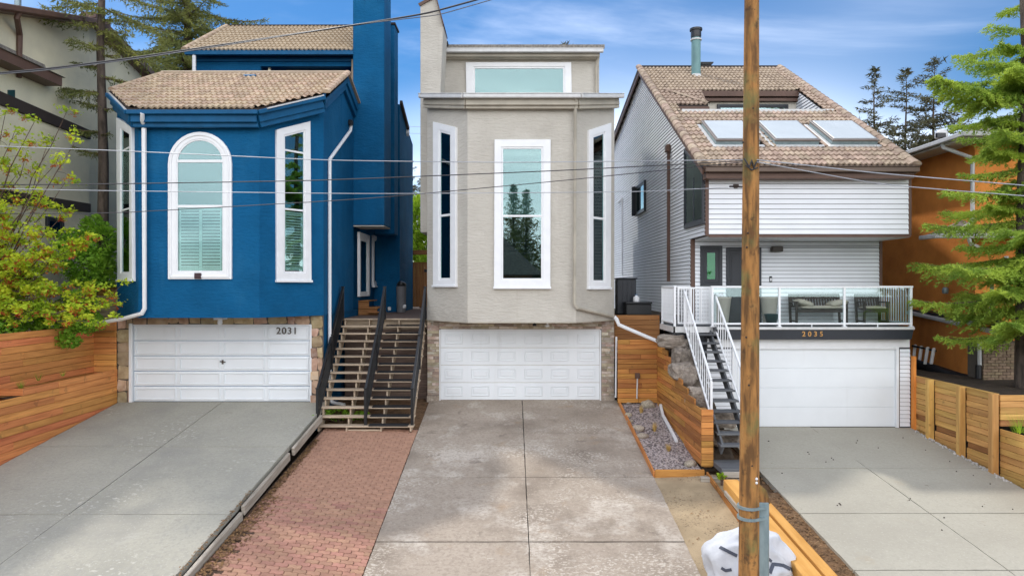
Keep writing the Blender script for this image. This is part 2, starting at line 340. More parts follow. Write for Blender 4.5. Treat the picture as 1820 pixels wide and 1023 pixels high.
m_planter = mk('planter_white', (.60, .56, .48), (.55, .51, .43), rough=.6, scale=3)
m_teal = mk('teal_glaze', (.015, .06, .065), rough=.3, spec=.5)
m_brass = mk('brass_number', (.55, .30, .10), rough=.35, metal=.6)
m_numgrey = mk('number_grey', (.10, .085, .07), rough=.5)
m_greendoor = glass('green_glass', (.30, .72, .44), .05)
# ------------------------------------------------------------------ ground
def midz(Y): return -.150 * (20.86 - Y)
def leftz(Y): return .222 - .139 * (19.3 - Y)
def rightz(Y): return -.35 - .11 * (18.6 - Y)
def gz(X, Y):                                  # strip between the middle and the right driveway
    t = min(1, max(0, (X - 3.2) / 2.42)); return midz(Y) * (1 - t) + rightz(Y) * t
def Min(Y): return min(Y, 20.6)
def ground_h(X, Y):
    if Y < 3: return -3.35
    if Y < 22.2: return max(-3.35, midz(Min(Y)) - .38)
    if Y < 24: return -.42 + (Y - 22.2) / 1.8 * 2.6
    return 2.2 + min(6, max(0, (Y - 45) * .03))
def make_ground():
    xs = [-400, -150, -60, -30, -15, -8, 0, 8, 15, 30, 60, 150, 400]
    ys = [-400, -120, -40, -10, 0, 2.9, 6, 10, 15, 20.6, 22.2, 24, 24.3, 30, 45, 60, 100, 245, 600]
    mb = MB(); n = len(xs)
    mb.add([(x, y, ground_h(x, y)) for y in ys for x in xs], [(j * n + i, j * n + i + 1, j * n + n + i + 1, j * n + n + i) for j in range(len(ys) - 1) for i in range(n - 1)])
    mb.build('ground', m_soil, kind='structure')
    mb = MB(); mb.box(-200, 200, -4, 5.6, -3.5, -3.3); mb.build('road', m_asphalt, kind='structure')
make_ground()
def sheet(name, x0, x1, y0, y1, zf, nx, ny, mat, kind='structure', jitter=0, parent=None, **t):
    mb = MB(); V = []
    for j in range(ny + 1):
        for i in range(nx + 1):
            x = x0 + (x1 - x0) * i / nx; y = y0 + (y1 - y0) * j / ny
            V.append((x, y, zf(x, y) + jitter * noise.noise(Vector((x * 2.3, y * 2.3, 1.7)))))
    n = nx + 1
    mb.add(V, [(j * n + i, j * n + i + 1, j * n + n + i + 1, j * n + n + i) for j in range(ny) for i in range(nx)])
    return mb.build(name, mat, parent, smooth='all', kind=kind, **t)
def driveway(zf, xcols, yrows, mat, gap=.018):
    root = thing('driveway', None, None, ((xcols[0] + xcols[-1]) / 2, yrows[0], zf(yrows[0])), kind='structure')
    mb = MB(); x0, x1 = xcols[0] + .03, xcols[-1] - .03; y0, y1 = yrows[0], yrows[-1]
    mb.hexa([(x0, y1, zf(y1) - .22), (x1, y1, zf(y1) - .22), (x1, y0, zf(y0) - .22), (x0, y0, zf(y0) - .22), (x0, y1, zf(y1) - .02), (x1, y1, zf(y1) - .02), (x1, y0, zf(y0) - .02), (x0, y0, zf(y0) - .02)])
    mb.build('joint_bed', m_joint, root)
    for i in range(len(xcols) - 1):
        for j in range(len(yrows) - 1):
            a0, a1 = xcols[i] + gap / 2 * (i > 0), xcols[i + 1] - gap / 2 * (i < len(xcols) - 2); b1, b0 = yrows[j] - gap, yrows[j + 1] + gap
            dz = rnd.uniform(-.006, .006); q = MB()
            # edges wander a little, as broken slab edges do
            nn = 14; rim = []
            for k in range(nn): rim.append((a0 + (a1 - a0) * k / nn, b0))
            for k in range(nn): rim.append((a1, b0 + (b1 - b0) * k / nn))
            for k in range(nn): rim.append((a1 - (a1 - a0) * k / nn, b1))
            for k in range(nn): rim.append((a0, b1 - (b1 - b0) * k / nn))
            rr = []
            for k, (x, y) in enumerate(rim):
                wob = 0 if k % nn == 0 else rnd.uniform(-.006, .006)
                rr.append((x + (wob if (k // nn) % 2 else 0), y + (0 if (k // nn) % 2 else wob)))
            q.loft([[(x, y, zf(y) - .12) for x, y in rr], [(x, y, zf(y) + dz) for x, y in rr]])
            q.build('slab', mat, root)
    return root
driveway(leftz, [-11.12, -8.19, -5.22], [19.36, 15.94, 12.6, 9.25, 5.9], m_conc_l)
driveway(midz, [-2.52, .31, 3.2], [21.0, 18.15, 15.41, 12.65, 9.9, 7.1], m_conc_m)
driveway(rightz, [5.62, 8.15, 10.86], [18.7, 15.65, 13.32, 11.21, 9.0, 6.8], m_conc_r)
# apron strip at right garage
# ------------------------------------------------------------------ brick path
def brick_path():
    X0, X1, Y0, Y1 = -5.06, -2.54, 9.6, 18.45
    def pz(X, Y):
        t = (X - X0) / (X1 - X0); l = leftz(Y) - .16 - .27 * max(0, min(1, (Y - 10.5) / 7.7)); return l * (1 - t) + (midz(Y) - .012) * t
    root = thing('brick_path', None, None, ((X0 + X1) / 2, Y1, pz(-3.8, Y1)), kind='structure')
    sheet('sand_bed', X0 - .06, X1 + .01, Y0, Y1 + .1, lambda x, y: pz(x, y) - .022, 6, 12, m_pavdirt, None, 0, root)
    px_, py_ = (X1 - X0) / 11, .112; g = .004; hp = px_ / 2
    def zig(x): 
        u = (x / hp) % 1.0; return .011 * (4 * abs(((u + .25) % 1) - .5) - 1)
    xs = [0, hp / 4, hp * .75, hp, hp * 1.25, hp * 1.75, px_]
    lo = [(x, zig(x)) for x in xs]; hi = [(x, py_ + zig(x)) for x in xs]
    out = [(x + (g if x < .01 else -g if x > .21 else 0), y + g) for x, y in lo] + [(px_ - g + .011, py_ / 2)] + [(x + (g if x < .01 else -g if x > .21 else 0), y - g) for x, y in reversed(hi)] + [(g + .011, py_ / 2)]
    out = [(x - px_ / 2, y - py_ / 2) for x, y in out]
    me, _ = MB().loft([[(x, y, -.04) for x, y in out], [(x, y, -.005) for x, y in out], [(x * .94, y * .9, 0) for x, y in out]]).mesh('brick', m_paver, False, 0, False)
    hb = [(x, y) for x, y in out if x <= .001] ; hv = [(-hp / 2 + g, -py_ / 2 + g), (hp / 2 - g, -py_ / 2 + g), (hp / 2 - g, py_ / 2 - g), (-hp / 2 + g, py_ / 2 - g)]
    meh, _ = MB().loft([[(x, y, -.04) for x, y in hv], [(x, y, -.005) for x, y in hv], [(x * .92, y * .9, 0) for x, y in hv]]).mesh('brick', m_paver, False, 0, False)
    spots = []
    nr = int((Y1 - Y0) / py_)
    for r in range(nr):
        y = Y1 - (r + .5) * py_
        if r % 2 == 0: row = [(X0 + px_ * (i + .5), y, 0) for i in range(11)]
        else: row = [(X0 + hp / 2, y, 1)] + [(X0 + px_ * (i + 1), y, 0) for i in range(10)] + [(X1 - hp / 2, y, 1)]
        for q in row:
            if y < 12.6 and q[0] < X0 + .25 and rnd.random() < .4: continue
            spots.append(q)
    def world(xc, y):
        sx = (pz(xc + .1, y) - pz(xc - .1, y)) / .2; sy = (pz(xc, y + .1) - pz(xc, y - .1)) / .2
        u = Vector((1, 0, sx)).normalized(); v = Vector((0, 1, sy)); n = u.cross(v).normalized(); v = n.cross(u)
        M = Matrix((u, v, n)).transposed().to_4x4(); M = M @ Matrix.Rotation(rnd.uniform(-.02, .02), 4, 'Z') @ Matrix.Rotation(rnd.uniform(-.015, .015), 4, 'X')
        M.translation = Vector((xc, y, pz(xc, y) + rnd.uniform(-.004, .004))); return M
    vis = [p for p in spots if (CY + F * (ZC - pz(p[0], p[1])) / p[1]) < 1035]
    vis.sort(key=lambda p: p[1])
    for p in vis[:300]: piece('brick', meh if p[2] else me, world(p[0], p[1]), root)
    rest = MB(); near = set(vis[:300])
    for p in spots:
        if p in near: continue
        M = world(p[0], p[1]); mm = meh if p[2] else me; rest.add([M @ v.co for v in mm.vertices], [tuple(f.vertices) for f in mm.polygons])
    rest.build('farther_bricks', m_paver, root, recalc=False, kind='stuff')
    return pz
path_z = brick_path()
sheet('dirt_floor', -5.3, -2.5, 18.5, 21.3, lambda x, y: midz(min(y, 20.8)) - .03 + .05 * (x < -4), 8, 10, m_dirt, jitter=.03)
# kerb of old timbers between the left driveway and the bricks
def kerb():
    root = thing('timber_edging', 'old grey split timbers edging the left driveway beside the red bricks', 'edging', (-5.13, 14, leftz(14)))
    ys = [18.3, 15.9, 15.75, 13.1, 13.05, 9.4]
    for k, (a, b) in enumerate(((18.35, 15.95), (15.78, 13.0), (12.93, 9.3))):
        dx = (.0, -.03, .0)[k]
        plank('timber', (-5.13 + dx, a, leftz(a) - .14 - .03 * k), (-5.12 + dx * .3, b, leftz(b) - .125), .2, .075, m_oldwood, root, bevel=.018)
kerb()
def scatter_leaves(name, n, fx, size, mat, **t):
    V = []
    for _ in range(n):
        p, ok = fx()
        if not ok: continue
        s = size * rnd.uniform(.5, 1.3); a = rnd.uniform(0, 6.28); u = Vector((math.cos(a), math.sin(a), rnd.uniform(-.4, .4))) * s; v = Vector((-math.sin(a), math.cos(a), rnd.uniform(-.4, .4))) * s * .6
        V += [p - u, p + v * .8, p + u, p - v]
    me = tri_mesh(name, np.array([tuple(v) for v in V]), 4, mat)
    o = bpy.data.objects.new(name, me); link(o, Matrix()); return tags(o, **t)
def f_kerb():
    y = rnd.uniform(10, 17.5); w = abs(rnd.gauss(0, .16 if y < 14 else .07)); x = -5.06 + w; return Vector((x, y, path_z(x, y) + .012)), x < -3.4
scatter_leaves('leaf_litter', 2600, f_kerb, .03, m_litter, kind='stuff', label='brown leaf litter along the timber edging')
def f_kerb2():
    y = rnd.uniform(10, 13.6); x = -5.2 + rnd.gauss(0, .03); return Vector((x, y, leftz(y) + .004)), True
scatter_leaves('leaf_litter', 250, f_kerb2, .025, m_litter, kind='stuff', label='thin line of dead leaves at the edge of the left driveway')
# ------------------------------------------------------------------ strip between middle and right driveways
sheet('sand_strip', 3.2, 4.62, 6.5, 15.5, lambda x, y: gz(x, y) - .03, 10, 40, m_sand, jitter=.025)
sheet('dirt_strip', 4.3, 5.66, 6.5, 18.5, lambda x, y: gz(x, y) - .045 - (.12 if y > 14.5 else 0), 8, 50, m_dirt, jitter=.04)
def f_dirt():
    y = rnd.uniform(9, 16); x = rnd.uniform(4.7, 5.6); return Vector((x, y, gz(x, y) - .025)), True
scatter_leaves('wood_chips', 1500, f_dirt, .028, m_litter, kind='stuff', label='brown wood chips on the dirt strip')
def f_sand():
    y = rnd.uniform(9.5, 15.4); x = rnd.uniform(3.25, 4.4); return Vector((x, y, gz(x, y) - .012)), noise.noise(Vector((x * 1.7, y * 1.7, 0))) > .12
scatter_leaves('needle_litter', 900, f_sand, .018, m_litter, kind='stuff', label='dark flecks of litter on the sandy strip')
# gravel bed
def gravel_z(x, y): return midz(y) + .05 + .02 * (x - 3.2)
sheet('gravel_bed', 3.2, 4.34, 15.5, 20.45, gravel_z, 12, 44, m_gravel, jitter=.02)
def pebbles():
    ico = bmesh.new(); bmesh.ops.create_icosphere(ico, subdivisions=1, radius=1); base = [v.co.copy() for v in ico.verts]; fc = [tuple(v.index for v in f.verts) for f in ico.faces]; ico.free()
    mb = MB()
    for _ in range(2600):
        x = rnd.uniform(3.24, 4.3); y = rnd.uniform(15.54, 20.3); s = rnd.uniform(.012, .03); z = gravel_z(x, y) + s * .3
        A = Matrix.Rotation(rnd.uniform(0, 6), 3, 'Z') @ Matrix.Diagonal((s, s * rnd.uniform(.6, 1), s * rnd.uniform(.5, .8)))
        mb.add([A @ v + Vector((x, y, z)) for v in base], fc)
    me, c = mb.mesh('gravel', m_gravel, False, 0, True, False)
    o = bpy.data.objects.new('gravel', me); link(o, Matrix.Translation(c)); tags(o, label='loose purplish grey gravel in the timber edged bed', kind='stuff')
pebbles()
edge = thing('bed_edging', 'low cedar board edging round the gravel bed', 'edging', (3.2, 15.5, midz(15.5)))
plank('board', (3.215, 15.46, midz(15.46) + .04), (3.215, 20.5, midz(20.5) + .04), .17, .04, m_gold, edge)
plank('board', (3.24, 15.47, midz(15.5) + .05), (4.36, 15.47, midz(15.5) + .05), .2, .045, m_gold, edge)
e2 = plank('edging_board', (4.4, 15.4, gz(4.4, 15.4) - .0), (4.42, 13.1, gz(4.4, 13.1) - .0), .16, .045, m_gold, None)
tags(e2, 'single cedar board on edge beside the sandy strip', 'board')
def rock_mesh(seed, mat, sub=2, rough=.35, boxy=False):
    bm = bmesh.new(); bmesh.ops.create_icosphere(bm, subdivisions=sub, radius=1)
    for v in bm.verts:
        n = noise.noise(v.co * .9 + Vector((seed * 3.1, 0, 0))) + .5 * noise.noise(v.co * 2.1 + Vector((seed, 5, 0)))
        v.co *= 1 + rough * n
        if boxy: v.co = Vector([math.copysign(abs(q) ** .45, q) for q in v.co]); v.co += Vector((noise.noise(v.co * 1.6 + Vector((seed, 0, 0))), noise.noise(v.co * 1.6 + Vector((7, seed, 0))), noise.noise(v.co * 1.6 + Vector((0, 9, seed))))) * .34
    me = bpy.data.meshes.new('rock'); bm.to_mesh(me); bm.free(); me.shade_smooth(); me.set_sharp_from_angle(angle=R(24)) if boxy else None; me.materials.append(mat); return me
def rock(name, label, c, s, seed, mat, cat='rock', group=None, sub=2, rough=.35, rz=0, boxy=False):
    o = bpy.data.objects.new(name, rock_mesh(seed, mat, sub, rough, boxy)); link(o, Matrix.Translation(Vector(c)) @ Matrix.Rotation(rz, 4, 'Z') @ Matrix.Diagonal((*s, 1)))
    return tags(o, label, cat, group)
def on_bed(px, py):                           # photo pixel -> point on the gravel bed
    k = (py - CY) / F; Y = (ZC + .150 * 20.86 - .07) / (.150 + k); return Vector((PX(px, Y), Y, gravel_z(PX(px, Y), Y)))
for i, (px, py, w, h, lab) in enumerate([(1152, 722, .21, .15, 'largest brown rock at the back corner of the gravel bed'), (1117, 738, .12, .08, 'round pale rock near the left edge of the gravel bed'),
        (1133, 762, .19, .09, 'flat grey brown rock by the left edging of the gravel bed'), (1141, 776, .16, .09, 'tan rock just below the flat rock in the gravel bed'),
        (1228, 826, .17, .08, 'pale rock at the front right corner of the gravel bed'), (1106, 714, .12, .07, 'small tan rock against the back of the gravel bed'),
        (1120, 748, .10, .05, 'small flat tan rock between the round pale rock and the flat grey one'), (1118, 716, .10, .05, 'small whitish rock beside the wall at the back of the bed')]):
    p = on_bed(px, py); rock('rock', lab, p + Vector((0, 0, h * .4)), (w, w * .8, h), i + 1, m_rock, group='rocks in the gravel bed', rz=i)
def grass_tuft(px, py, h, n, label, mat=None, Y=None, spread=.07):
    p = on_bed(px, py) if Y is None else P(px, py, Y); V = []
    for _ in range(n):
        a = rnd.uniform(0, 6.28); r = rnd.uniform(0, spread * .5); b = p + Vector((math.cos(a) * r, math.sin(a) * r, -.01)); L = h * rnd.uniform(.6, 1.1)
        t = b + Vector((math.cos(a) * spread * rnd.uniform(.2, 1.3), math.sin(a) * spread * rnd.uniform(.2, 1.3), L)); s = Vector((-math.sin(a), math.cos(a), 0)) * .005
        V += [b - s, b + s, t]
    o = bpy.data.objects.new('grass_tuft', tri_mesh('grass_tuft', np.array([tuple(v) for v in V]), 3, mat or m_straw)); link(o, Matrix())
    return tags(o, label, 'grass', None)
grass_tuft(1140, 733, .24, 110, 'dry yellow grass tuft in front of the largest rock')
grass_tuft(1163, 766, .27, 140, 'tallest upright dry grass tuft in the middle of the gravel')
grass_tuft(1188, 800, .20, 110, 'small dry grass tuft near the front of the gravel bed')
# loose downspout lying on the gravel
a = on_bed(1174, 730) + Vector((0, 0, .17)); b = on_bed(1178, 742) + Vector((0, 0, .08)); c = on_bed(1203, 787) + Vector((0, 0, .05))
o = MB().tube([a, b, c], .05, 4).build('loose_downspout', m_white, bevel=.006); tags(o, 'white bent downspout section lying on the gravel', 'downspout')
# sprinkler post / spade at the cedar wall
sp = thing('yard_hydrant', 'small post with brown cap standing against the cedar wall panel', 'post', P(1132, 706, 20.2))
MB().tube([P(1132, 708, 20.25), P(1133, 668, 20.25)], .022, 8).build('post', m_alu, sp, True)
MB().box(*(lambda p: (p.x - .07, p.x + .07, p.y - .05, p.y + .05, p.z, p.z + .16))(P(1133, 672, 20.25))).build('cap', m_brown, sp, bevel=.015)
# ------------------------------------------------------------------ building kit
def inset4(O, l, r, b, t):
    (a0, z0), (a1, z1), (a2, z2), (a3, z3) = O      # BL BR TR TL
    top = lambda s: z3 + (z2 - z3) * (s - a3) / (a2 - a3)
    bot = lambda s: z0 + (z1 - z0) * (s - a0) / (a1 - a0)
    s0, s1 = a0 + l, a1 - r
    return [(s0, bot(s0) + b), (s1, bot(s1) + b), (s1, top(s1) - t), (s0, top(s0) - t)]
def window(parent, face, O, trim=(.14, .14, .14, .14), bars=(), depth=.08, fw=.045, mtrim=None, mframe=None, mpane=None, back=None, slats=None, shade=None, curtains=None, sill=True, name='window', label=None, d0=0.0, vbars=()):
    mtrim = mtrim or m_white; mframe = mframe or m_white; mpane = mpane or m_pane
    I = inset4(O, *trim); mb = MB(); face.ring(mb, O, I, d0 - .01, d0 + depth); w = mb.build(name, mtrim, parent, bevel=.008, label=label)
    J = inset4(I, fw, fw, fw, fw); mb = MB(); face.ring(mb, I, J, d0 + .004, d0 + depth * .72); face_bars = []
    zb = [J[0][1]]; 
    for z in bars: zb += [z - fw * .55, z + fw * .55]; face.rect(mb, J[0][0], J[1][0], z - fw * .55, z + fw * .55, d0 + .006, d0 + depth * .68)
    for s in vbars: face.rect(mb, s - fw / 2, s + fw / 2, J[0][1], min(J[2][1], J[3][1]), d0 + .006, d0 + depth * .66)
    mb.build('frame', mframe, w, bevel=.005)
    zb.append(None)
    for k in range(0, len(zb), 2):
        if zb[k + 1] is None: Q = [(J[0][0], zb[k]), (J[1][0], zb[k]), J[2], J[3]]
        else: Q = [(J[0][0], zb[k]), (J[1][0], zb[k]), (J[1][0], zb[k + 1]), (J[0][0], zb[k + 1])]
        mb = MB(); face.poly(mb, Q, d0 + depth * .40, d0 + depth * .40 + .006); mb.build('pane', mpane, w)
    mb = MB(); face.poly(mb, J, d0 - .004, d0 + .004); mb.build('backing', back or m_void, w)
    if shade:                                # (z0, z1): a drawn shade between these heights
        z0, z1 = shade; Q = [(J[0][0], z0), (J[1][0], z0), (J[1][0], J[2][1] if z1 is None else z1), (J[0][0], J[3][1] if z1 is None else z1)]
        mb = MB(); face.poly(mb, Q, d0 + .007, d0 + .014); mb.build('shade', m_shade, w)
    if slats:
        z0, z1, dz = slats; mb = MB(); s0, s1 = J[0][0] + .03, J[1][0] - .03; z = z0 + .05; md = (s0 + s1) / 2
        wide = (s1 - s0) > .6
        while z < z1 - .04:
            for a, b_ in (((s0, md - .02), (md + .02, s1)) if wide else ((s0, s1),)): face.rect(mb, a, b_, z, z + dz * .6, d0 + .008, d0 + .016)
            z += dz
        for s in ([s0, md, s1] if wide else [s0, s1]): face.rect(mb, s - .025, s + .025, z0, z1, d0 + .009, d0 + .02)
        for q in (z0, z1 - .05): face.rect(mb, s0, s1, q, q + .05, d0 + .0095, d0 + .0205)
        mb.build('shutter', m_slat, w, recalc=True)
    for (a, b_, z0, z1) in curtains or []:
        mb = MB(); n = 9
        pts = [(a + (b_ - a) * k / n, .012 + .006 * (k % 2)) for k in range(n + 1)]
        mb.add([face.pt(s, z, d0 + o) for z in (z0, z1) for s, o in pts], [(k, k + 1, n + 2 + k, n + 1 + k) for k in range(n)])
        mb.build('curtain', m_curtain2 if mpane is not m_pane_d else m_curtain, w)
    if sill:
        mb = MB(); face.rect(mb, O[0][0] - .02, O[1][0] + .02, O[0][1] - .05, O[0][1] + .012, d0, d0 + depth + .035); mb.build('sill', mtrim, w, bevel=.006)
    return w
def facepx(face, *pts): return [face.px(*p) for p in pts]     # BL, BR, TR, TL in photo pixels
# --- S tiles
TW, TE = .30, .345
def tile_bm():
    n = 12; bm = []; 
    prof = [(TW * k / n,   .021 * math.cos(2 * math.pi * 2 * k / n)) for k in range(n + 1)]
    A = [(x, -.035, z + .042) for x, z in prof]; B = [(x, TE + .02, z + .0) for x, z in prof]; C = [(x, -.03, z - .012) for x, z in prof]
    v = A + B + C; m = n + 1
    f = [(k, k + 1, m + k + 1, m + k) for k in range(n)] + [(2 * m + k, 2 * m + k + 1, k + 1, k) for k in range(n)]
    return v, f
TV, TF = tile_bm()
def tile_mesh(mat):
    me = bpy.data.meshes.new('tile'); me.from_pydata(TV, [], TF); me.shade_smooth(); me.set_sharp_from_angle(angle=R(50)); me.materials.append(mat); return me
def tile_roof(parent, mat, slope, Yr, zr, poly, holes=(), nmax=300, name='tile', x_off=0.0):
    """tiles on the plane z = zr + slope (Y - Yr), clipped to the convex plan polygon poly (counter-clockwise)"""
    k = math.sqrt(1 + slope * slope); U = Vector((1, 0, 0)); V = Vector((0, 1 / k, slope / k)); N = U.cross(V)
    ys = [p[1] for p in poly]; xs = [p[0] for p in poly]; y0, y1 = min(ys), max(ys)
    edges = []
    for i in range(len(poly)):
        a = Vector(poly[i]); b = Vector(poly[(i + 1) % len(poly)]); d = (b - a).normalized(); edges.append((a, Vector((-d.y, d.x))))   # inward normal
    def side(p): return min((Vector(p) - a).dot(n) for a, n in edges)
    me = tile_mesh(mat); full = []; cut = []
    r = 0; dY = TE / k
    while y0 + r * dY < y1:
        yb = y0 + r * dY; x = min(xs) + x_off
        while x < max(xs):
            cs = [(x, yb), (x + TW, yb), (x + TW, yb + dY), (x, yb + dY)]
            c = (x + TW / 2, yb + dY / 2)
            hit = [(h[0] < c[0] < h[2] and h[1] < c[1] < h[3]) for h in holes]
            if not any(hit):
                sd = [side(q) for q in cs]
                M = Matrix((U, V, N)).transposed().to_4x4() @ Matrix.Rotation(rnd.uniform(-.012, .012), 4, 'Z')
                M.translation = Vector((x, yb, zr + slope * (yb - Yr))) + N * rnd.uniform(0, .006)
                if min(sd) >= -.015: full.append((c[1], M))
                else:
                    e = []
                    mm = [max((Vector(q) - a).dot(n) for q in cs) for a, n in edges]
                    if min(mm) > .02: cut.append((c[1], M))
            x += TW
        r += 1
    items = [(y, M, False) for y, M in full] + [(y, M, True) for y, M in cut]
    items.sort(key=lambda q: q[0]); rest = MB()
    for i, (y, M, iscut) in enumerate(items):
        m2 = me
        if iscut:
            bm = bmesh.new(); bm.from_mesh(me); Mi = M.inverted(); Q = Mi.to_3x3()
            for a, n in edges:
                bmesh.ops.bisect_plane(bm, geom=list(bm.verts) + list(bm.edges) + list(bm.faces), plane_co=Mi @ Vector((a.x, a.y, M.translation.z)), plane_no=-(Q @ Vector((n.x, n.y, 0))), clear_outer=True)
            if len(bm.faces) == 0: bm.free(); continue
            m2 = bpy.data.meshes.new('tile'); bm.to_mesh(m2); bm.free(); m2.shade_smooth(); m2.set_sharp_from_angle(angle=R(50)) if len(m2.materials) >= 0 else 0
            if not m2.materials: m2.materials.append(mat)
        if i < nmax: piece(name, m2, M, parent)
        else: rest.add([M @ v.co for v in m2.vertices], [tuple(f.vertices) for f in m2.polygons])
    if rest.v: rest.build('upper_tiles', mat, parent, smooth=True, recalc=False, kind='stuff')
    # deck under the tiles
    top = [Vector((x, y, zr + slope * (y - Yr) - .02)) for x, y in poly]
    return top
def cap_tiles(parent, p0, p1, r, n, mat, name='ridge_tile', up=(0, 0, 1), squash=.8):
    p0, p1 = Vector(p0), Vector(p1); x = p1 - p0; L = x.length / n; x.normalize(); u = Vector(up); y = u.cross(x).normalized(); z = x.cross(y)
    segs = 8; rings = []
    for t, rr in ((-.02, 1.12), (L + .02, .96)):
        rings.append([(t, math.cos(math.pi * k / segs) * r * rr, math.sin(math.pi * k / segs) * r * rr * squash) for k in range(segs + 1)])
    mb = MB(); m = segs + 1; mb.add(rings[0] + rings[1], [(k, k + 1, m + k + 1, m + k) for k in range(segs)] + [tuple(range(m))])
    me, _ = mb.mesh(name, mat, True, 0, False)
    for i in range(n):
        M = Matrix((x, y, z)).transposed().to_4x4(); M.translation = p0 + x * L * i + z * rnd.uniform(0, .006); piece(name, me, M, parent)
def siding(parent, face, zs, span, mat, lap=.112, name='siding_board', o0=.006, o1=.032, gap=.013):
    """lapped boards from zs[0] to zs[1]; span(z) gives the list of (s0, s1) runs at that height"""
    z = zs[0]
    while z < zs[1] - .01:
        z1 = min(z + lap, zs[1])
        lo = span(z + .001); hi = span(z1 - .001); zz_ = z + gap
        for (a0, a1), (b0, b1) in zip(lo, hi):
            if a1 - a0 < .03 and b1 - b0 < .03: continue
            mb = MB()
            mb.add([face.pt(a0, zz_, 0), face.pt(a1, zz_, 0), face.pt(a1, zz_, o1), face.pt(a0, zz_, o1), face.pt(b0, z1, 0), face.pt(b1, z1, 0), face.pt(b1, z1, o0), face.pt(b0, z1, o0)],
                   [(0, 3, 2, 1), (3, 2, 6, 7), (4, 5, 6, 7), (0, 1, 5, 4), (0, 4, 7, 3), (1, 2, 6, 5)])
            mb.build(name, mat, parent)
        z = z1
def garage_door(parent, face, s0, s1, z0, z1, rows, cols, mat, inset=True, off=-.06, style='recess'):
    mb = MB(); face.rect(mb, s0, s1, z0 + .012, z1, off - .05, off); d = mb.build('garage_door', mat, parent)
    h = (z1 - z0 - .012) / rows; w = (s1 - s0) / max(1, cols)
    sec = MB()
    for r in range(rows):
        a, b = z0 + .012 + r * h, z0 + .012 + (r + 1) * h
        mb = MB(); face.rect(mb, s0 + .005, s1 - .005, a + .007, b - .007, off - .012, off + .018); sct = mb.build('section', mat, d, bevel=.005)
        if not cols: continue
    for r in range(rows):
        a, b = z0 + .012 + r * h, z0 + .012 + (r + 1) * h
        for c in range(cols):
            x0, x1 = s0 + c * w, s0 + (c + 1) * w
            if style == 'recess':            # applied mouldings leave a sunk field
                O = [(x0 + .05, a + .05), (x1 - .05, a + .05), (x1 - .05, b - .05), (x0 + .05, b - .05)]; I = inset4(O, .035, .035, .035, .035)
                mb = MB(); face.ring(mb, O, I, off + .012, off + .05); mb.build('door_panel', mat, d, bevel=.006)
            else:
                O = [(x0 + .13, a + .12), (x1 - .13, a + .12), (x1 - .13, b - .10), (x0 + .13, b - .10)]; I = inset4(O, .03, .03, .03, .03)
                mb = MB(); face.ring(mb, O, I, off + .012, off + .042); I2 = inset4(I, .045, .045, .045, .045); face.poly(mb, I2, off + .012, off + .04); mb.build('door_panel', mat, d, bevel=.008)
    mb = MB(); face.rect(mb, s0, s1, z0, z0 + .014, off - .04, off + .01); mb.build('bottom_seal', m_black, d)
    return d
def stones(parent, face, a0, a1, z0, z1, mat, size, name='stone', gap=.012, off=.0, ledge=False, pick=.5):
    z = z0
    while z < z1 - .02:
        h = min(rnd.uniform(*size[1]), z1 - z)
        if z1 - z - h < size[1][0] * .5: h = z1 - z
        s = a0 - (rnd.uniform(0, size[0][0]) if ledge else 0)
        while s < a1 - .02:
            w = rnd.uniform(*size[0]); e = min(s + w, a1)
            if a1 - e < size[0][0] * .5: e = a1
            b = max(s, a0); o = off + (rnd.uniform(.01, .05))
            if e - b > .02:
                j = 0 if ledge else .03
                def q(x, y): return (min(a1, max(a0, x + rnd.uniform(-j, j))), min(z1, max(z0, y + rnd.uniform(-j, j))))
                g = gap / 2; ch = 0 if ledge else min(e - b, h) * rnd.uniform(.12, .28)
                if ledge: C = [(b + g, z + g), (e - g, z + g), (e - g, z + h - g), (b + g, z + h - g)]
                else: C = [q(b + ch, z + g), q(e - ch, z + g), q(e - g, z + ch), q(e - g, z + h - ch), q(e - ch, z + h - g), q(b + ch, z + h - g), q(b + g, z + h - ch), q(b + g, z + ch)]
                cx_ = sum(p[0] for p in C) / len(C); cz_ = sum(p[1] for p in C) / len(C); sh = .96 if ledge else .88
                D = [(cx_ + (p[0] - cx_) * sh, cz_ + (p[1] - cz_) * sh) for p in C]; mb = MB()
                mb.loft([[face.pt(x, y, off - .02) for x, y in C], [face.pt(x, y, o - .008) for x, y in C], [face.pt(x, y, o) for x, y in D]])
                mb.build(name, mat, parent)
            s = e
        z += h
def gutter(parent, pts, mat, w=.13, h=.13, name='gutter'):
    mb = MB(); pts = [Vector(p) for p in pts]
    for a, b in zip(pts, pts[1:]):
        mb.bar(a, b, w, h); mb.bar(a + Vector((0, 0, h * .5)), b + Vector((0, 0, h * .5)), w + .025, .022)
    return mb.build(name, mat, parent, bevel=.008)
def downspout(parent, pts, mat=None, r=.048, name='downspout', straps=0):
    return MB().tube(pts, r, 8).build(name, mat or m_white, parent, smooth=True)
def body(mb, plan, zb, ztop):
    return mb.loft([[Vector((x, y, zb)) for x, y in plan], [Vector((x, y, ztop(x, y) if callable(ztop) else ztop)) for x, y in plan]])
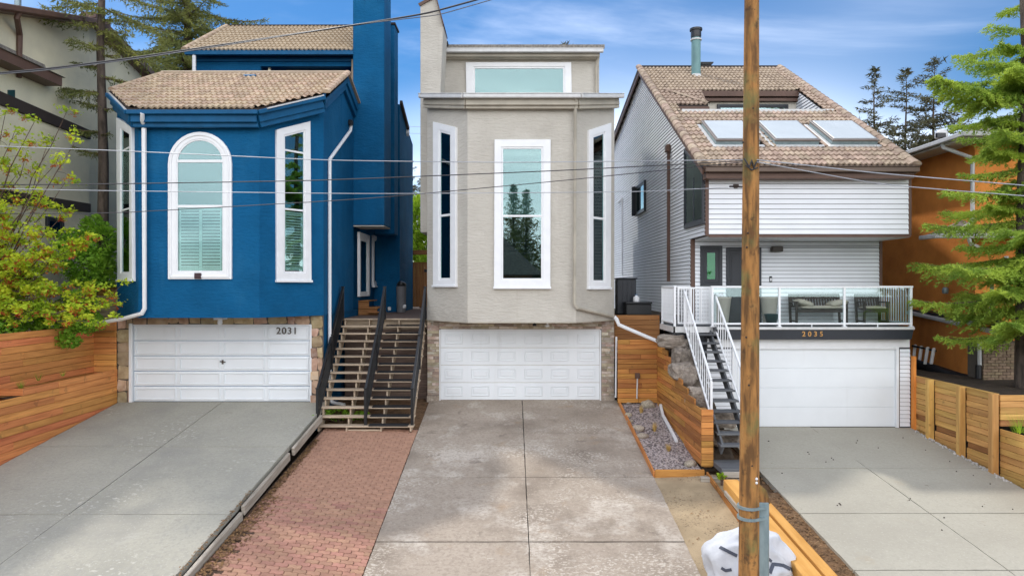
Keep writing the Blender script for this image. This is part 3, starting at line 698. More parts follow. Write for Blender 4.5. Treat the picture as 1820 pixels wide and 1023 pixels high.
# ================================================================== blue house
def blue_house():
    Yg, Yb = 19.3, 17.75; xl, xr = PX(208, Yg), PX(575, Yg); bl, br = PX(246, Yb), PX(461, Yb); zb = PZ(564.6, Yb); z0 = leftz(Yg)
    h = thing('blue_house', 'deep blue stucco house with arched front window and tan tile roofs', 'house', ((xl + xr) / 2, Yg, z0))
    sl = .527; zr = lambda Y: 8.07 + sl * (Y - 17.45); Yc = 22.95
    plan = [(xl, Yg), (bl, Yb), (br, Yb), (xr, Yg), (xr, Yc), (xl + .3, Yc)]
    mb = MB(); body(mb, plan, zb, lambda x, y: min(zr(y), zr(21.4)) - .2)
    body(mb, [(xl + .03, Yg + .04), (xr - .03, Yg + .04), (xr - .03, 24), (xl + .03, 24)], -.6, zb + .01)
    # upper storey: left wall, recess, lintel, back
    Yu = 23.4; xu0 = PX(349, Yu); xrec = PX(463, Yu); zt = PZ(97, Yu)
    mb.box(xu0, xrec, Yu, 26.4, 8, zt); mb.box(xrec, xr + .02, 25.1, 27.5, 8, zt); mb.box(xrec, xr + .02, Yu, 25.2, PZ(118, Yu), zt)
    mb.box(xl + .1, xr - .02, 24, 30, -.5, 9.9)
    body(mb, [(xu0, 26.3), (xr, 26.3), (xr, 30), (xu0, 30)], 8, lambda x, y: 13.1 if y < 27 else 11.2)
    # rear wing with its falling roof
    body(mb, [(xr - 2, 26.5), (-4.36, 26.5), (-4.36, 30), (xr - 2, 30)], -.3, lambda x, y: 10.55 if y < 28 else 9.7)
    mb.build('wall', m_blue, h)
    mb = MB(); c = PX(683, Yc)
    mb.box(xr - .02, c, Yc, 24.2, PZ(400, Yc), 13.75); mb.build('chimney', m_blue, h, bevel=.02)
    mb = MB(); mb.box(xr + .3, PX(701, 25), 25, 25.8, 5.4, PZ(44, 25)); mb.build('chimney', m_blue, h, bevel=.02)
    mb = MB(); mb.box(xr - .06, c + .04, Yc - .04, 24.24, 13.75, 13.83); mb.box(xr + .26, PX(701, 25) + .04, 24.96, 25.84, PZ(44, 25), PZ(44, 25) + .07); mb.build('chimney_cap', m_darkbrown, h)
    p = P(686, 40, 25.4); MB().lathe((p.x, p.y, p.z - .6), [(.12, 0), (.12, .8), (.17, .82), (.17, 1.0), (.1, 1.05)]).build('flue', m_alu, h, True)
    mb = MB(); mb.box(xr - .02, c - .02, Yc + .03, 24.15, PZ(400, Yc) - .04, PZ(400, Yc) - .003); mb.build('soffit', m_beige, h)
    # rear gutter end with brown edge
    mb = MB(); mb.bar((-4.3, 26.45, 10.62), (-4.3, 28.3, 10.0), .1, .14); mb.build('rear_fascia', m_darkbrown, h); 
    mb = MB(); mb.bar((-4.32, 28.2, 9.75), (-4.32, 28.32, 9.95), .12, .2); mb.build('rear_gutter_end', m_white, h)
    # front roof
    ex = .2
    poly = [(bl - .09, 17.42), (br + .09, 17.42), (-5.16, 18.92), (-5.16, 21.4), (-10.95, 21.4), (-11.36, 19.25)]
    poly = poly
    tile_roof(h, m_tile, sl, 17.45, 8.07, poly, nmax=300)
    mb = MB(); top = [Vector((x, y, zr(y) - .03)) for x, y in poly]; mb.loft([[p - Vector((0, 0, .12)) for p in top], top]); mb.build('roof_deck', m_darkbrown, h)
    mb = MB(); mb.bar((-11.0, 21.45, zr(21.4) + .03), (-5.15, 21.45, zr(21.4) + .03), .22, .10); mb.build('ridge_flashing', mk('tan_flashing', (.42, .33, .24), rough=.6), h, bevel=.02)
    cap_tiles(h, (-5.16, 18.9, zr(18.9) + .01), (-5.16, 21.4, zr(21.4) + .01), .11, 9, m_tile)
    cap_tiles(h, (-11.32, 19.3, zr(19.3) + .0), (-10.95, 21.4, zr(21.4) + .0), .09, 8, m_tile)
    o = MB().box(*(lambda p: (p.x - .2, p.x + .2, p.y - .1, p.y + .2, p.z - .05, p.z + .08))(P(445, 138, 21.0))).build('roof_vent', m_bluetrim, h, bevel=.03)
    # eaves: gutter and stepped fascia
    def eave(p, q, dz, off): 
        return (Vector((p[0], p[1], zr(p[1]) + dz)), Vector((q[0], q[1], zr(q[1]) + dz)))
    E = [(-11.38, 19.2), (bl - .10, 17.40), (br + .10, 17.40), (-5.18, 18.88)]
    mb = MB()
    for (p, q) in zip(E, E[1:]):
        a, b_ = eave(p, q, -.12, 0); mb.bar(a, b_, .12, .11)
    mb.build('gutter', m_bluetrim, h, bevel=.015)
    E2 = [(-11.26, 19.28), (bl - .04, 17.52), (br + .04, 17.52), (-5.27, 18.95)]
    mb = MB()
    for (p, q) in zip(E2, E2[1:]):
        a, b_ = eave(p, q, -.31, 0); mb.bar(a, b_, .16, .22)
        p2 = (p[0] * .999, p[1] + .09); q2 = (q[0] * .999, q[1] + .09); a, b_ = eave(p2, q2, -.5, 0); mb.bar(a, b_, .16, .16)
    mb.build('fascia', m_bluetrim, h, bevel=.012)
    a = Vector((-11.32, 19.18, zr(19.18) - .06)); b_ = Vector((bl - .14, 17.40, zr(17.4) - .05)); MB().bar(a, b_, .05, .03).build('drip_edge', m_alu, h); mb = MB()
    a = Vector((br + .3, 17.50, zr(17.5) - .045)); b_ = Vector((-5.2, 18.83, zr(18.83) - .045)); mb.bar(a, b_, .06, .035); mb.build('drip_edge', m_alu, h)
    mb = MB(); mb.bar((-5.2, 18.9, zr(18.9) - .16), (-5.2, 21.4, zr(21.4) - .16), .08, .25); mb.bar((-5.2, 21.38, zr(21.4) - .14), (-5.2, 22.9, zr(21.4) - .66), .08, .25)
    mb.build('rake_board', m_bluetrim, h, bevel=.01); mb = MB(); mb.bar((-5.27, 19.1, zr(19.1) - .40), (-5.27, 21.4, zr(21.4) - .40), .1, .2); mb.bar((-5.27, 21.38, zr(21.4) - .38), (-5.27, 22.9, zr(21.4) - .9), .1, .2)
    mb.build('rake_board', m_bluetrim, h, bevel=.01)
    mb = MB(); mb.bar((-5.16, 21.4, zr(21.4) + .02), (-5.16, 22.95, zr(21.4) - .5), .14, .05); mb.build('rake_flashing', m_tile, h)
    # gable infill behind the ridge
    mb = MB(); mb.loft([[Vector((x, 21.3, 8.5)), Vector((x, 22.95, 8.5)), Vector((x, 22.95, zr(21.4) - .75)), Vector((x, 21.3, zr(21.4) - .22))] for x in (-5.53, -5.325)]); mb.build('gable_wall', m_blue, h)
    # upper roof
    s2 = .64; zu = PZ(88, 23.0)
    poly2 = [(-11.05, 23.0), (-5.30, 23.0), (-5.30, 25.95), (-10.85, 25.95)]
    tile_roof(h, m_tile, s2, 23.0, zu, poly2, nmax=0)
    mb = MB(); top = [Vector((x, y, zu + s2 * (y - 23) - .03)) for x, y in poly2]; mb.loft([[p - Vector((0, 0, .12)) for p in top], top]); mb.build('roof_deck', m_darkbrown, h)
    mb = MB(); mb.bar((-10.85, 25.98, zu + s2 * 2.95 + .02), (-5.3, 25.98, zu + s2 * 2.95 + .02), .16, .08); mb.build('ridge_flashing', m_darkbrown, h)
    cap_tiles(h, (-11.04, 23.0, zu + .01), (-10.86, 25.95, zu + s2 * 2.95 + .01), .1, 10, m_tile)
    gutter(h, [(-11.0, 22.98, zu - .13), (xr, 22.98, zu - .13)], m_bluetrim)
    mb = MB(); mb.box(xu0 - .05, xr, Yu - .14, Yu - .01, PZ(105, Yu), zu - .2); mb.box(xu0 - .02, xr, Yu - .07, Yu - .008, PZ(110, Yu), PZ(104, Yu)); mb.build('fascia', m_bluetrim, h, bevel=.012)
    downspout(h, [P(345, 95, 23.0), P(345, 128, 23.0), P(344, 128, 23.0) + Vector((0, 0, -1))], r=.06)
    mb = MB(); mb.lathe(P(479, 134, 23.6), [(.05, 0), (.05, .3), (.09, .31), (.09, .36)], 10); mb.build('vent_pipe', m_cream, h, True)
    mb = MB(); mb.box(PX(508, 23.7), PX(612, 23.7), 23.7, 23.8, PZ(150, 23.7), PZ(125, 23.7)); mb.build('balcony_rail', m_tile, h, bevel=.01)
    mb = MB(); mb.box(xr - .14, xr - .03, 23.25, 23.36, 9, PZ(106, 23.3)); mb.build('balcony_post', m_tile, h)
    # bay windows
    fl, fc, fr_ = Face((xl, Yg), (bl, Yb)), Face((bl, Yb), (br, Yb)), Face((br, Yb), (xr, Yg))
    O = facepx(fl, (214, 497), (241, 497), (239, 226), (212, 210)); I = inset4(O, .28, .28, .2, .2)
    window(h, fl, O, (.3, .3, .17, .2), bars=(PZ(267, 18.6), PZ(373, 18.6)), shade=(I[0][1], None))
    O = facepx(fr_, (490, 498), (551, 498), (549, 216), (489, 231))
    window(h, fr_, O, (.2, .2, .2, .2), bars=(PZ(268, 18.4), PZ(372, 18.4)), slats=(PZ(480, 18.4), PZ(376, 18.4), .075))
    # arched window
    def arch(x0, x1, yb_, ytop, n=16):
        (s0, z0_), (s1, _) = fc.px(x0, yb_), fc.px(x1, yb_); r = (s1 - s0) / 2; zt_ = fc.px(x0, ytop)[1]; ze = zt_ - r
        return [(s0, z0_), (s1, z0_)] + [(s0 + r + r * math.cos(math.pi * k / n), ze + r * math.sin(math.pi * k / n)) for k in range(n + 1)]
    O = arch(300, 413, 496, 235); I = arch(315, 399, 484, 248); J = arch(317.5, 396.5, 481, 250.5)
    mb = MB(); fc.ring(mb, O, I, -.01, .06); w = mb.build('arched_window', m_white, h, bevel=.01)
    mb = MB(); M1 = arch(307, 406, 490, 242); fc.ring(mb, arch(304, 409, 493, 239), M1, .05, .085); mb.build('moulding', m_white, w, bevel=.008)
    mb = MB(); fc.ring(mb, I, J, .0, .05); za, zb2 = fc.px(317, 287)[1], fc.px(317, 367)[1]
    for q in (za, zb2): fc.rect(mb, J[0][0], J[1][0], q - .035, q + .035, .004, .06)
    mb.build('frame', m_white, w, bevel=.006)
    mb = MB(); fc.poly(mb, J, -.004, .004); mb.build('backing', m_void, w)
    mb = MB(); fc.poly(mb, [p for p in J if p[1] > za] , .007, .012); fc.rect(mb, J[0][0], J[1][0], zb2, za, .007, .012); mb.build('shade', m_shade, w)
    mb = MB(); top = [(J[0][0], za), (J[1][0], za)] + [p for p in J if p[1] > za + .01]; fc.poly(mb, top, .03, .036); mb.build('pane', m_pane, w)
    mb = MB(); fc.rect(mb, J[0][0], J[1][0], zb2, za, .03, .036); mb.build('pane', m_pane, w)
    mb = MB(); fc.rect(mb, J[0][0], J[1][0], J[0][1], zb2, .03, .036); mb.build('pane', m_pane, w)
    mb = MB(); z = J[0][1] + .08; a, b_ = J[0][0] + .03, J[1][0] - .03; md = (a + b_) / 2
    while z < zb2 - .1:
        for q0, q1 in ((a + .03, md - .05), (md + .05, b_ - .03)): fc.rect(mb, q0, q1, z, z + .05, .008, .016)
        z += .082
    for q in (a, md - .04, md + .0, b_ - .04): fc.rect(mb, q, q + .04, J[0][1], zb2, .009, .02)
    for q in (J[0][1] + .01, zb2 - .08): fc.rect(mb, a, b_, q, q + .06, .0095, .021)
    mb.build('shutter', m_slat, w)
    s, z = fc.px(354, 490); mb = MB(); fc.rect(mb, s - .085, s + .085, z - .075, z + .075, .05, .105); mb.build('lamp_box', mk('dark_box', (.06, .03, .035), rough=.5), h, bevel=.01)
    # downspouts
    q = lambda px, py, Y: P(px, py, Y)
    downspout(h, [q(253, 201, 17.35), q(253, 214, 17.45), q(256, 222, 17.62), q(257, 548, 17.62), q(252, 557, 17.64), q(215, 567, 18.0), q(150, 577, 18.6), q(124, 581, 18.7)], r=.052)
    xw = xr + .06
    def onw(px, py): Y = xw * F / (px - CX); return Vector((xw, Y, PZ(py, Y)))
    downspout(h, [onw(624, 221), onw(623, 232), onw(586, 283)], r=.05); a = onw(586, 283); downspout(h, [a, Vector((a.x, a.y, .35))], r=.05)
    mb = MB(); p = onw(622, 218); mb.box(p.x - .04, p.x + .1, p.y - .09, p.y + .09, p.z - .08, p.z + .08); mb.build('downspout_bracket', m_black, h, bevel=.02)
    mb = MB(); mb.tube([Vector((a.x, a.y - .02, .36)), Vector((a.x + .1, a.y - .1, .16)), Vector((a.x + .5, a.y - .3, .12))], .05, 8); mb.build('downspout', m_white, h, True)
    # garage: stone surround, door
    ff = Face((xl, Yg), (xr, Yg)); s = lambda px: ff.px(px, 600)[0]; z = lambda py: ff.px(400, py)[1]
    zh = z(578)
    mb = MB(); ff.rect(mb, 0.005, s(236), z0 - .3, zb, -.04, .0); ff.rect(mb, s(551), ff.L - .005, z0 - .3, zb, -.04, 0); ff.rect(mb, s(236), s(551), zh + .01, zb, -.04, -.002); mb.build('mortar_backing', m_mortar, h)
    stones(h, ff, .01, s(236), z0 - .05, zb - .01, m_flag, ((.2, .48), (.18, .42))); stones(h, ff, s(552), ff.L - .01, z0 - .05, zb - .01, m_flag, ((.2, .4), (.18, .4)))
    stones(h, ff, s(236) + .01, s(551), zh + .03, zb - .005, m_flag, ((.25, .6), (.2, .3)))
    # right return of the stone front
    mb = MB(); ff.rect(mb, s(231), s(236.5), z0, zh + .06, -.1, .07); ff.rect(mb, s(551.5), s(554), z0, zh + .03, -.1, .03); ff.rect(mb, s(236.5), s(551.5), zh, zh + .03, -.1, .025); mb.build('door_frame', m_white, h, bevel=.008)
    d = garage_door(h, ff, s(236.7), s(551), z0, zh, 5, 4, m_door_w, off=-.05)
    M = FRONT.copy(); M.translation = Vector((PX(509.5, Yg - .02), Yg - .008, z(588))); text('house_number', '2031', .27, M, m_numgrey, h)
    mb = MB(); a, zz = ff.px(396, 643); ff.rect(mb, a - .035, a + .035, zz - .06, zz + .06, -.03, .0); mb.bar(ff.pt(a - .07, zz + .02, .03), ff.pt(a + .09, zz, .03), .025, .03); mb.bar(ff.pt(a, zz, -.02), ff.pt(a, zz, .04), .03, .03); mb.build('door_handle', m_numgrey, d, bevel=.006)
    p = P(391, 570, 18.9); mb = MB(); mb.lathe(p + Vector((0, 0, -.12)), [(.03, 0), (.07, .06), (.06, .14), (.03, .16)], 10); mb.box(p.x - .16, p.x + .1, p.y - .05, p.y + .25, p.z + .03, p.z + .09); mb.build('flood_light', m_white, h, True)
    # side door, narrow window
    fs = Face((xr, Yg), (xr, 26.5))
    O = facepx(fs, (635.5, 527), (654, 524), (654, 413), (635.5, 412)); O = [(O[0][0], O[0][1]), (O[1][0], O[0][1]), (O[1][0], O[3][1]), (O[0][0], O[3][1])]
    window(h, fs, O, (.14, .3, .05, .16), name='patio_door', sill=False, fw=.12, back=m_curtain2, label='white framed side door')
    O = facepx(fs, (660.8, 508), (669, 509), (669, 419), (660.8, 418)); O = [(O[0][0], O[0][1]), (O[1][0], O[0][1]), (O[1][0], O[3][1]), (O[0][0], O[3][1])]
    window(h, fs, O, (.14, .14, .14, .14), sill=True)
    return h
blue_house()
# ================================================================== beige house
def beige_house():
    Yg, Yb = 20.9, 19.4; xl, xr = PX(759, Yg), PX(1092, Yg); bl, br = PX(831, Yb), PX(1024, Yb); zb = PZ(573, Yb)
    h = thing('beige_house', 'tall beige stucco house with three narrow front windows and flat eaves', 'house', (.3, Yg, 0))
    sl = .28; zr = lambda Y: 8.90 + sl * (Y - 19.1)
    mb = MB(); body(mb, [(xl, Yg), (bl, Yb), (br, Yb), (xr, Yg), (xr, 24), (xl, 24)], zb, lambda x, y: zr(y) - .2)
    mb.box(xl + .03, xr - .03, Yg + .04, 24, -.5, zb + .01); mb.box(xl, xr, 23.98, 32, -.5, zr(24) - .2)
    Yu = 23.6; xu1 = PX(1065, Yu); body(mb, [(xl + .05, Yu), (xu1, Yu), (xu1, 31), (xl + .05, 31)], 9, lambda x, y: 11.35 + .28 * (y - 23.6))
    mb.build('wall', m_beige, h, bevel=.01)
    # roofs (low pitch, seen edge on)
    mb = MB(); top = [Vector((x, y, zr(y) - .02)) for x, y in ((xl - .2, 20.55), (bl - .1, 19.08), (br + .1, 19.08), (xr + .22, 20.55), (xr + .22, 23.6), (xl - .12, 23.6))]
    mb.loft([[p - Vector((0, 0, .14)) for p in top], top]); mb.build('roof', m_shingle, h)
    mb = MB(); z2 = lambda y: 11.70 + .28 * (y - 23.2); top = [Vector((x, y, z2(y))) for x, y in ((-2.45, 23.2), (3.15, 23.2), (3.15, 30), (-2.45, 30))]; mb.loft([[p - Vector((0, 0, .14)) for p in top], top]); mb.build('upper_roof', m_shingle, h)
    # eaves
    E = [(xl - .17, 20.5), (bl - .1, 19.05), (br + .1, 19.05), (xr + .2, 20.5)]
    mb = MB(); mc = MB()
    for p, q in zip(E, E[1:]): 
        mb.bar(Vector((*p, zr(p[1]) - .09)), Vector((*q, zr(q[1]) - .09)), .13, .12); mc.bar(Vector((*p, zr(p[1]) - .025)), Vector((*q, zr(q[1]) - .025)), .15, .02)
    mb.build('gutter', m_alu, h, bevel=.02); mc.build('gutter_lip', m_alu, h)
    E2 = [(xl - .05, 20.66), (bl - .03, 19.18), (br + .03, 19.18), (xr + .07, 20.62)]; mb = MB()
    for p, q in zip(E2, E2[1:]):
        mb.bar(Vector((*p, zr(p[1]) - .25)), Vector((*q, zr(q[1]) - .25)), .1, .2); mb.bar(Vector((p[0], p[1] + .1, zr(p[1]) - .37)), Vector((q[0], q[1] + .1, zr(q[1]) - .37)), .14, .12)
    mb.build('fascia', m_beigetrim, h, bevel=.01)
    gutter(h, [(PX(775, 23.2), 23.15, PZ(91, 23.2)), (PX(1072, 23.2), 23.15, PZ(91, 23.2))], m_alu, .14, .12)
    mb = MB(); mb.box(PX(778, 23.3), PX(1066, 23.3), 23.26, 23.4, PZ(101, 23.3), PZ(95, 23.3)); mb.box(PX(778, 23.3), PX(1064, 23.3), 23.38, 23.59, PZ(104, 23.4), PZ(99, 23.4)); mb.build('upper_fascia', m_beigetrim, h, bevel=.008)
    # chimney with a raked top
    Yc = 21.8; x0, x1 = PX(747, Yc), PX(783, Yc); zc0 = PZ(413, Yc)
    prof = [(x0, zc0), (PX(758.5, Yc), zc0), (x1 - .02, zc0 + .4), (x1, PZ(160, Yc)), (PX(788, Yc), PZ(47, Yc)), (PX(775, Yc), PZ(-8, Yc)), (x0, PZ(12, Yc))]
    prof = [(x0, zc0), (x1, zc0), (x1, PZ(160, Yc)), (PX(788, Yc), PZ(47, Yc)), (PX(775, Yc), PZ(-6, Yc)), (x0, PZ(11, Yc))]
    mb = MB(); mb.loft([[Vector((x, Yc, z)) for x, z in prof], [Vector((x, Yc + 1.25, z)) for x, z in prof]]); mb.build('chimney', m_beige, h, bevel=.02)
    mb = MB(); mb.bar((x0 - .04, Yc - .03, PZ(10, Yc)), (PX(775, Yc), Yc - .03, PZ(-7, Yc)), .06, .09); mb.bar((PX(775.4, Yc), Yc + .5, PZ(-4, Yc)), (PX(789, Yc), Yc + .5, PZ(46, Yc)), 1.3, .03); mb.build('chimney_cap', m_brown, h)
    p = P(783, 79, 23.0); mb = MB(); mb.bar(p + Vector((-.12, 0, .02)), p + Vector((.16, 0, -.05)), .4, .1); mb.build('flashing', m_alu, h); mb = MB(); mb.box(p.x + .05, p.x + .25, p.y, p.y + .3, p.z, p.z + .12); mb.build('roof_vent', m_black, h, bevel=.02)
    # windows
    fl, fc, fr_ = Face((xl, Yg), (bl, Yb)), Face((bl, Yb), (br, Yb)), Face((br, Yb), (xr, Yg)); fu = Face((xl, Yu), (xu1, Yu))
    O = facepx(fc, (878, 510), (978, 510), (978.5, 249), (879, 249)); w = window(h, fc, O, (.21, .21, .20, .21), bars=(fc.px(928, 384)[1],), fw=.05, shade=(fc.px(928, 384)[1] + .0, None))
    O = facepx(fl, (773, 507), (813, 508), (813, 227), (773, 217)); 
    sL = lambda px: fl.px(px, 400)[0]
    O = [(O[0][0], O[0][1]), (O[1][0], O[0][1]), O[2], O[3]]
    window(h, fl, O, (.30, .22, .16, .2), bars=(PZ(383, 20.2),), fw=.06, back=m_room, curtains=[(sL(790), sL(797), PZ(497, 20.2), PZ(260, 20.2)), (sL(800), sL(805), PZ(497, 20.2), PZ(260, 20.2))], mpane=m_pane)
    O = facepx(fr_, (1043, 511), (1082, 511), (1083, 219), (1044, 232)); O = [(O[0][0], O[1][1]), (O[1][0], O[1][1]), O[2], O[3]]
    window(h, fr_, O, (.2, .3, .16, .2), bars=(PZ(388, 20.2),), fw=.06, back=m_room)
    O = facepx(fu, (829, 175), (1016, 175), (1015, 112), (828, 112)); window(h, fu, O, (.24, .24, .1, .15), fw=.06, shade=(O[0][1], None), sill=False)
    # downspouts
    z = lambda px, py, Y: P(px, py, Y)
    downspout(h, [z(1023, 172, 19.1), z(1022.5, 195, 19.28), z(1021, 540, 19.30), z(1026, 547, 19.32), z(1093, 563, 20.75)], m_beigetrim, .05)
    downspout(h, [z(1092, 563, 20.72), z(1096, 567, 20.6), z(1100, 577, 20.6), z(1180, 611, 20.1)], m_white, .055)
    downspout(h, [z(1095.5, 598, 20.55), z(1094.5, 706, 20.55)], m_white, .03)
    downspout(h, [z(1063.5, 95, 23.3), z(1063, 106, 23.45), z(1060, 120, 23.52), z(1060, 170, 23.52)], m_beigetrim, .05)
    # stone front and door
    ff = Face((xl, Yg), (xr, Yg)); s = lambda px: ff.px(px, 600)[0]; zz = lambda py: ff.px(900, py)[1]; zh = zz(586)
    mb = MB(); ff.rect(mb, .004, s(781), -.3, zb, -.04, 0); ff.rect(mb, s(1068), ff.L - .004, -.3, zb, -.04, 0); ff.rect(mb, s(781), s(1068), zh + .01, zb, -.04, -.002); mb.build('mortar_backing', m_mortar, h)
    sz = ((.16, .5), (.055, .1))
    stones(h, ff, .01, s(780.5), .16, zb - .01, m_ledge, sz, name='ledge_stone', gap=.004, ledge=True); stones(h, ff, s(1069), ff.L - .01, .16, zb - .01, m_ledge, sz, name='ledge_stone', gap=.004, ledge=True)
    stones(h, ff, s(780.5), s(1069), zh + .03, zb - .005, m_ledge, ((.2, .6), (.06, .1)), name='ledge_stone', gap=.004, ledge=True)
    mb = MB(); ff.rect(mb, .0, s(781), -.3, .15, 0, .05); ff.rect(mb, s(1068.5), ff.L, -.3, .15, 0, .05); mb.build('concrete_base', m_conc_m, h)
    mb = MB(); ff.rect(mb, s(780.8), s(783), 0, zh, -.1, .03); ff.rect(mb, s(1066), s(1068.3), 0, zh, -.1, .03); ff.rect(mb, s(783), s(1066), zh - .015, zh + .025, -.1, .02); mb.build('door_frame', m_white, h, bevel=.006)
    garage_door(h, ff, s(783), s(1066), .0, zh - .015, 4, 6, m_door_w, style='raised', off=-.05)
    for px, py in ((973, 577), (950, 575)):
        p = P(px, py, 20.4); mb = MB(); mb.lathe(p + Vector((0, 0, -.06)), [(.06, 0), (.06, .05), (.03, .07), (.03, .2)], 10); mb.build('spot_light', m_white if px > 960 else m_black, h, True)
    mb = MB(); 
    for px in (831.5, 919, 1024): 
        f_, px_ = (fc, px); s_, _ = fc.px(px, 540); fc.rect(mb, s_ - .004, s_ + .004, zb, fc.px(px, 514)[1], -.005, .003)
    mb.build('control_joint', m_beigetrim, h)
    mb = MB(); 
    for f_ in (fl, fc, fr_): f_.rect(mb, 0, f_.L, zb - .012, zb + .02, -.01, .012)
    mb.build('drip_screed', m_beigetrim, h)
    return h
beige_house()
# ================================================================== white house
def white_house():
    Yf, Yw = 18.6, 20.1; xl, xr = 5.29, PX(1618, Yf); z0 = rightz(Yf); zd = 2.40; zbx = PZ(418, Yf); sl = .6
    zr = lambda Y: 6.79 + sl * (Y - 18.3); Yk, Yn = 27.5, 36.5; zk = zr(Yk); zn = 10.75
    h = thing('white_house', 'white sided house with brown trim, skylights and a glass railed front deck', 'house', ((xl + xr) / 2, Yf, z0))
    mb = MB()
    body(mb, [(xl, Yf), (xr, Yf), (xr, 22.3), (xl, 22.3)], zbx, lambda x, y: zr(y) - .25)
    mb.loft([[Vector((x, Yw + .0, z0 - .6)), Vector((x, Yn, z0 - .6)), Vector((x, Yn, zn - .15)), Vector((x, Yk, zk - .15)), Vector((x, 24.75, zr(24.75) - .15)), Vector((x, 24.75, 7.6)), Vector((x, 22.0, 7.6)), Vector((x, 22.0, zbx + .4)), Vector((x, Yw, zbx + .4))] for x in (xl + .003, xr - .003)])
    for x in ((xl, xl + .12), (xr - .12, xr)):
        mb.loft([[Vector((q, 22.2, 7.0)), Vector((q, 24.9, 7.0)), Vector((q, 24.9, zr(24.9) - .14)), Vector((q, 22.2, zr(22.2) - .14))] for q in x])
    mb.box(xl + .12, xr - .12, 22.15, 22.3, 7.2, zr(22.2) - .1)
    mb.build('wall', m_lapshade, h)
    # front box boards, lower wall boards, garage boards, side boards
    ff = Face((xl, Yf), (xr, Yf)); fw = Face((xl, Yw), (xr, Yw)); fs = Face((xl, Yn), (xl, Yf))
    siding(h, ff, (zbx + .02, zr(18.6) - .27), lambda z: [(.07, ff.L - .06)], m_vinyl, .137)
    a = fw.px(1290, 500)[0]; b = fw.px(1352, 500)[0]; w0, w1 = fw.px(1244, 500)[0], fw.px(1283, 500)[0]; zdt = fw.px(1300, 440)[1]; zw0, zw1 = fw.px(1260, 508)[1], fw.px(1260, 437)[1]
    L = PX(1562, Yw) - xl
    def wallspan(z):
        out = []; cur = .1
        if zw0 < z < zw1: out.append((cur, w0)); cur = w1
        if z < zdt: out.append((cur, a)); cur = b
        out.append((cur, L)); 
        while len(out) < 3: out.append((L, L))
        return out
    z = zd
    for za, zb_ in ((zd, zw0), (zw0, zdt), (zdt, zw1), (zw1, zbx)): siding(h, fw, (za, zb_), wallspan, m_vinyl, .112)
    def sidespan(z):
        Y1 = Yf if z > zbx else Yw; Y1 = max(Y1, 18.3 + (z + .2 - 6.79) / sl) 
        Y0 = Yn if z < zn - .2 else Yn - (z - (zn - .2)) / (zk - zn) * (Yn - Yk)
        if Y1 >= Y0: return [(0, 0)]
        return [(Yn - Y0, Yn - Y1)]
    siding(h, fs, (1.1, zbx), sidespan, m_vinyl, .112); siding(h, fs, (zbx, zk - .25), sidespan, m_vinyl, .112)
    zdh = PZ(620, Yf)
    mb = MB(); ff.rect(mb, 0, PX(1303, Yf) - xl, z0 - .4, zd - .1, -.2, -.002); ff.rect(mb, PX(1596, Yf) - xl, ff.L - .02, z0 - .4, zd - .1, -.2, -.002); ff.rect(mb, PX(1303, Yf) - xl, PX(1596, Yf) - xl, zdh, zd - .1, -.2, -.002); mb.box(xl + .05, xr - .05, Yf + .2, Yw + 1, zd - .4, zd - .12); mb.box(xr - .2, xr - .03, Yf + .1, Yw + 1, z0, zd - .2); mb.build('garage_wall', m_lapshade, h)
    siding(h, ff, (z0 + .02, zdh), lambda z: [(.02, PX(1302, Yf) - xl), (PX(1598, Yf) - xl, ff.L - .02)], m_vinyl, .112)
    mb = MB(); ff.rect(mb, .03, ff.L - .03, zdh + .05, zd - .33, .0, .03); mb.build('header_board', m_white, h, bevel=.006)
    mb = MB(); q = lambda px: PX(px, Yf) - xl
    ff.rect(mb, q(1300), q(1304), z0, zdh + .05, -.1, .045); ff.rect(mb, q(1592), q(1596.5), z0, zdh + .05, -.1, .045); ff.rect(mb, q(1304), q(1592), zdh, zdh + .05, -.1, .04); mb.build('door_frame', m_white, h, bevel=.008)
    mb = MB(); ff.rect(mb, q(1597), q(1598.2), z0, zdh, .0, .03); mb.build('weather_strip', m_brown, h)
    d = garage_door(h, ff, q(1304), q(1592), z0, zdh, 4, 0, m_door_w, off=-.05)
    # brown trim
    mb = MB(); mb.box(xl - .025, xl + .07, Yf - .03, Yf + .07, zbx - .02, zr(18.6) - .25); mb.box(xl - .025, xl + .09, Yw - .03, Yw + .07, 1.2, zbx - .01); mb.box(PX(1562, Yw), PX(1567, Yw), Yw - .05, Yw + .1, zd, zbx); mb.build('corner_trim', m_brown, h, bevel=.006)
    mb = MB(); ff.rect(mb, .07, ff.L, zbx - .05, zbx + .015, -.02, .026); ff.rect(mb, ff.L - .06, ff.L + .02, zbx, zr(18.6) - .25, -.02, .024); mb.build('base_trim', m_brown, h)
    mb = MB(); mb.box(xl + .1, xr, Yf + .05, Yw - .02, zbx - .06, zbx - .01); mb.build('soffit', m_vinyl, h)
    # roof
    holes = []
    sk = []
    for x0, x1 in ((1272, 1350), (1376, 1455), (1478, 1559)):
        X0, X1 = PX(x0, 19.5), PX(x1, 19.5); sk.append((X0, X1, 19.5, 21.0)); holes.append((X0 - .08, 19.4, X1 + .08, 21.1))
    ylow = 22.33; xd0, xd1 = PX(1240, 24.56), PX(1425, 24.0)
    XL, XR = xl - .2, PX(1628, 18.25)
    pA = [(XL, 18.22), (XR, 18.22), (XR, ylow), (XL, ylow)]
    tile_roof(h, m_tile2, sl, 18.3, 6.79, pA, holes, nmax=262)
    # dirt pan between skylights
    pB = [(XL, ylow), (PX(1205, 22.7), ylow), (PX(1205, 22.7), 23.05), (XL, 23.05)]; pB2 = [(XL, 23.05), (PX(1258, 23.1), 23.05), (PX(1244, 24.6), 24.56), (XL, 24.56)]
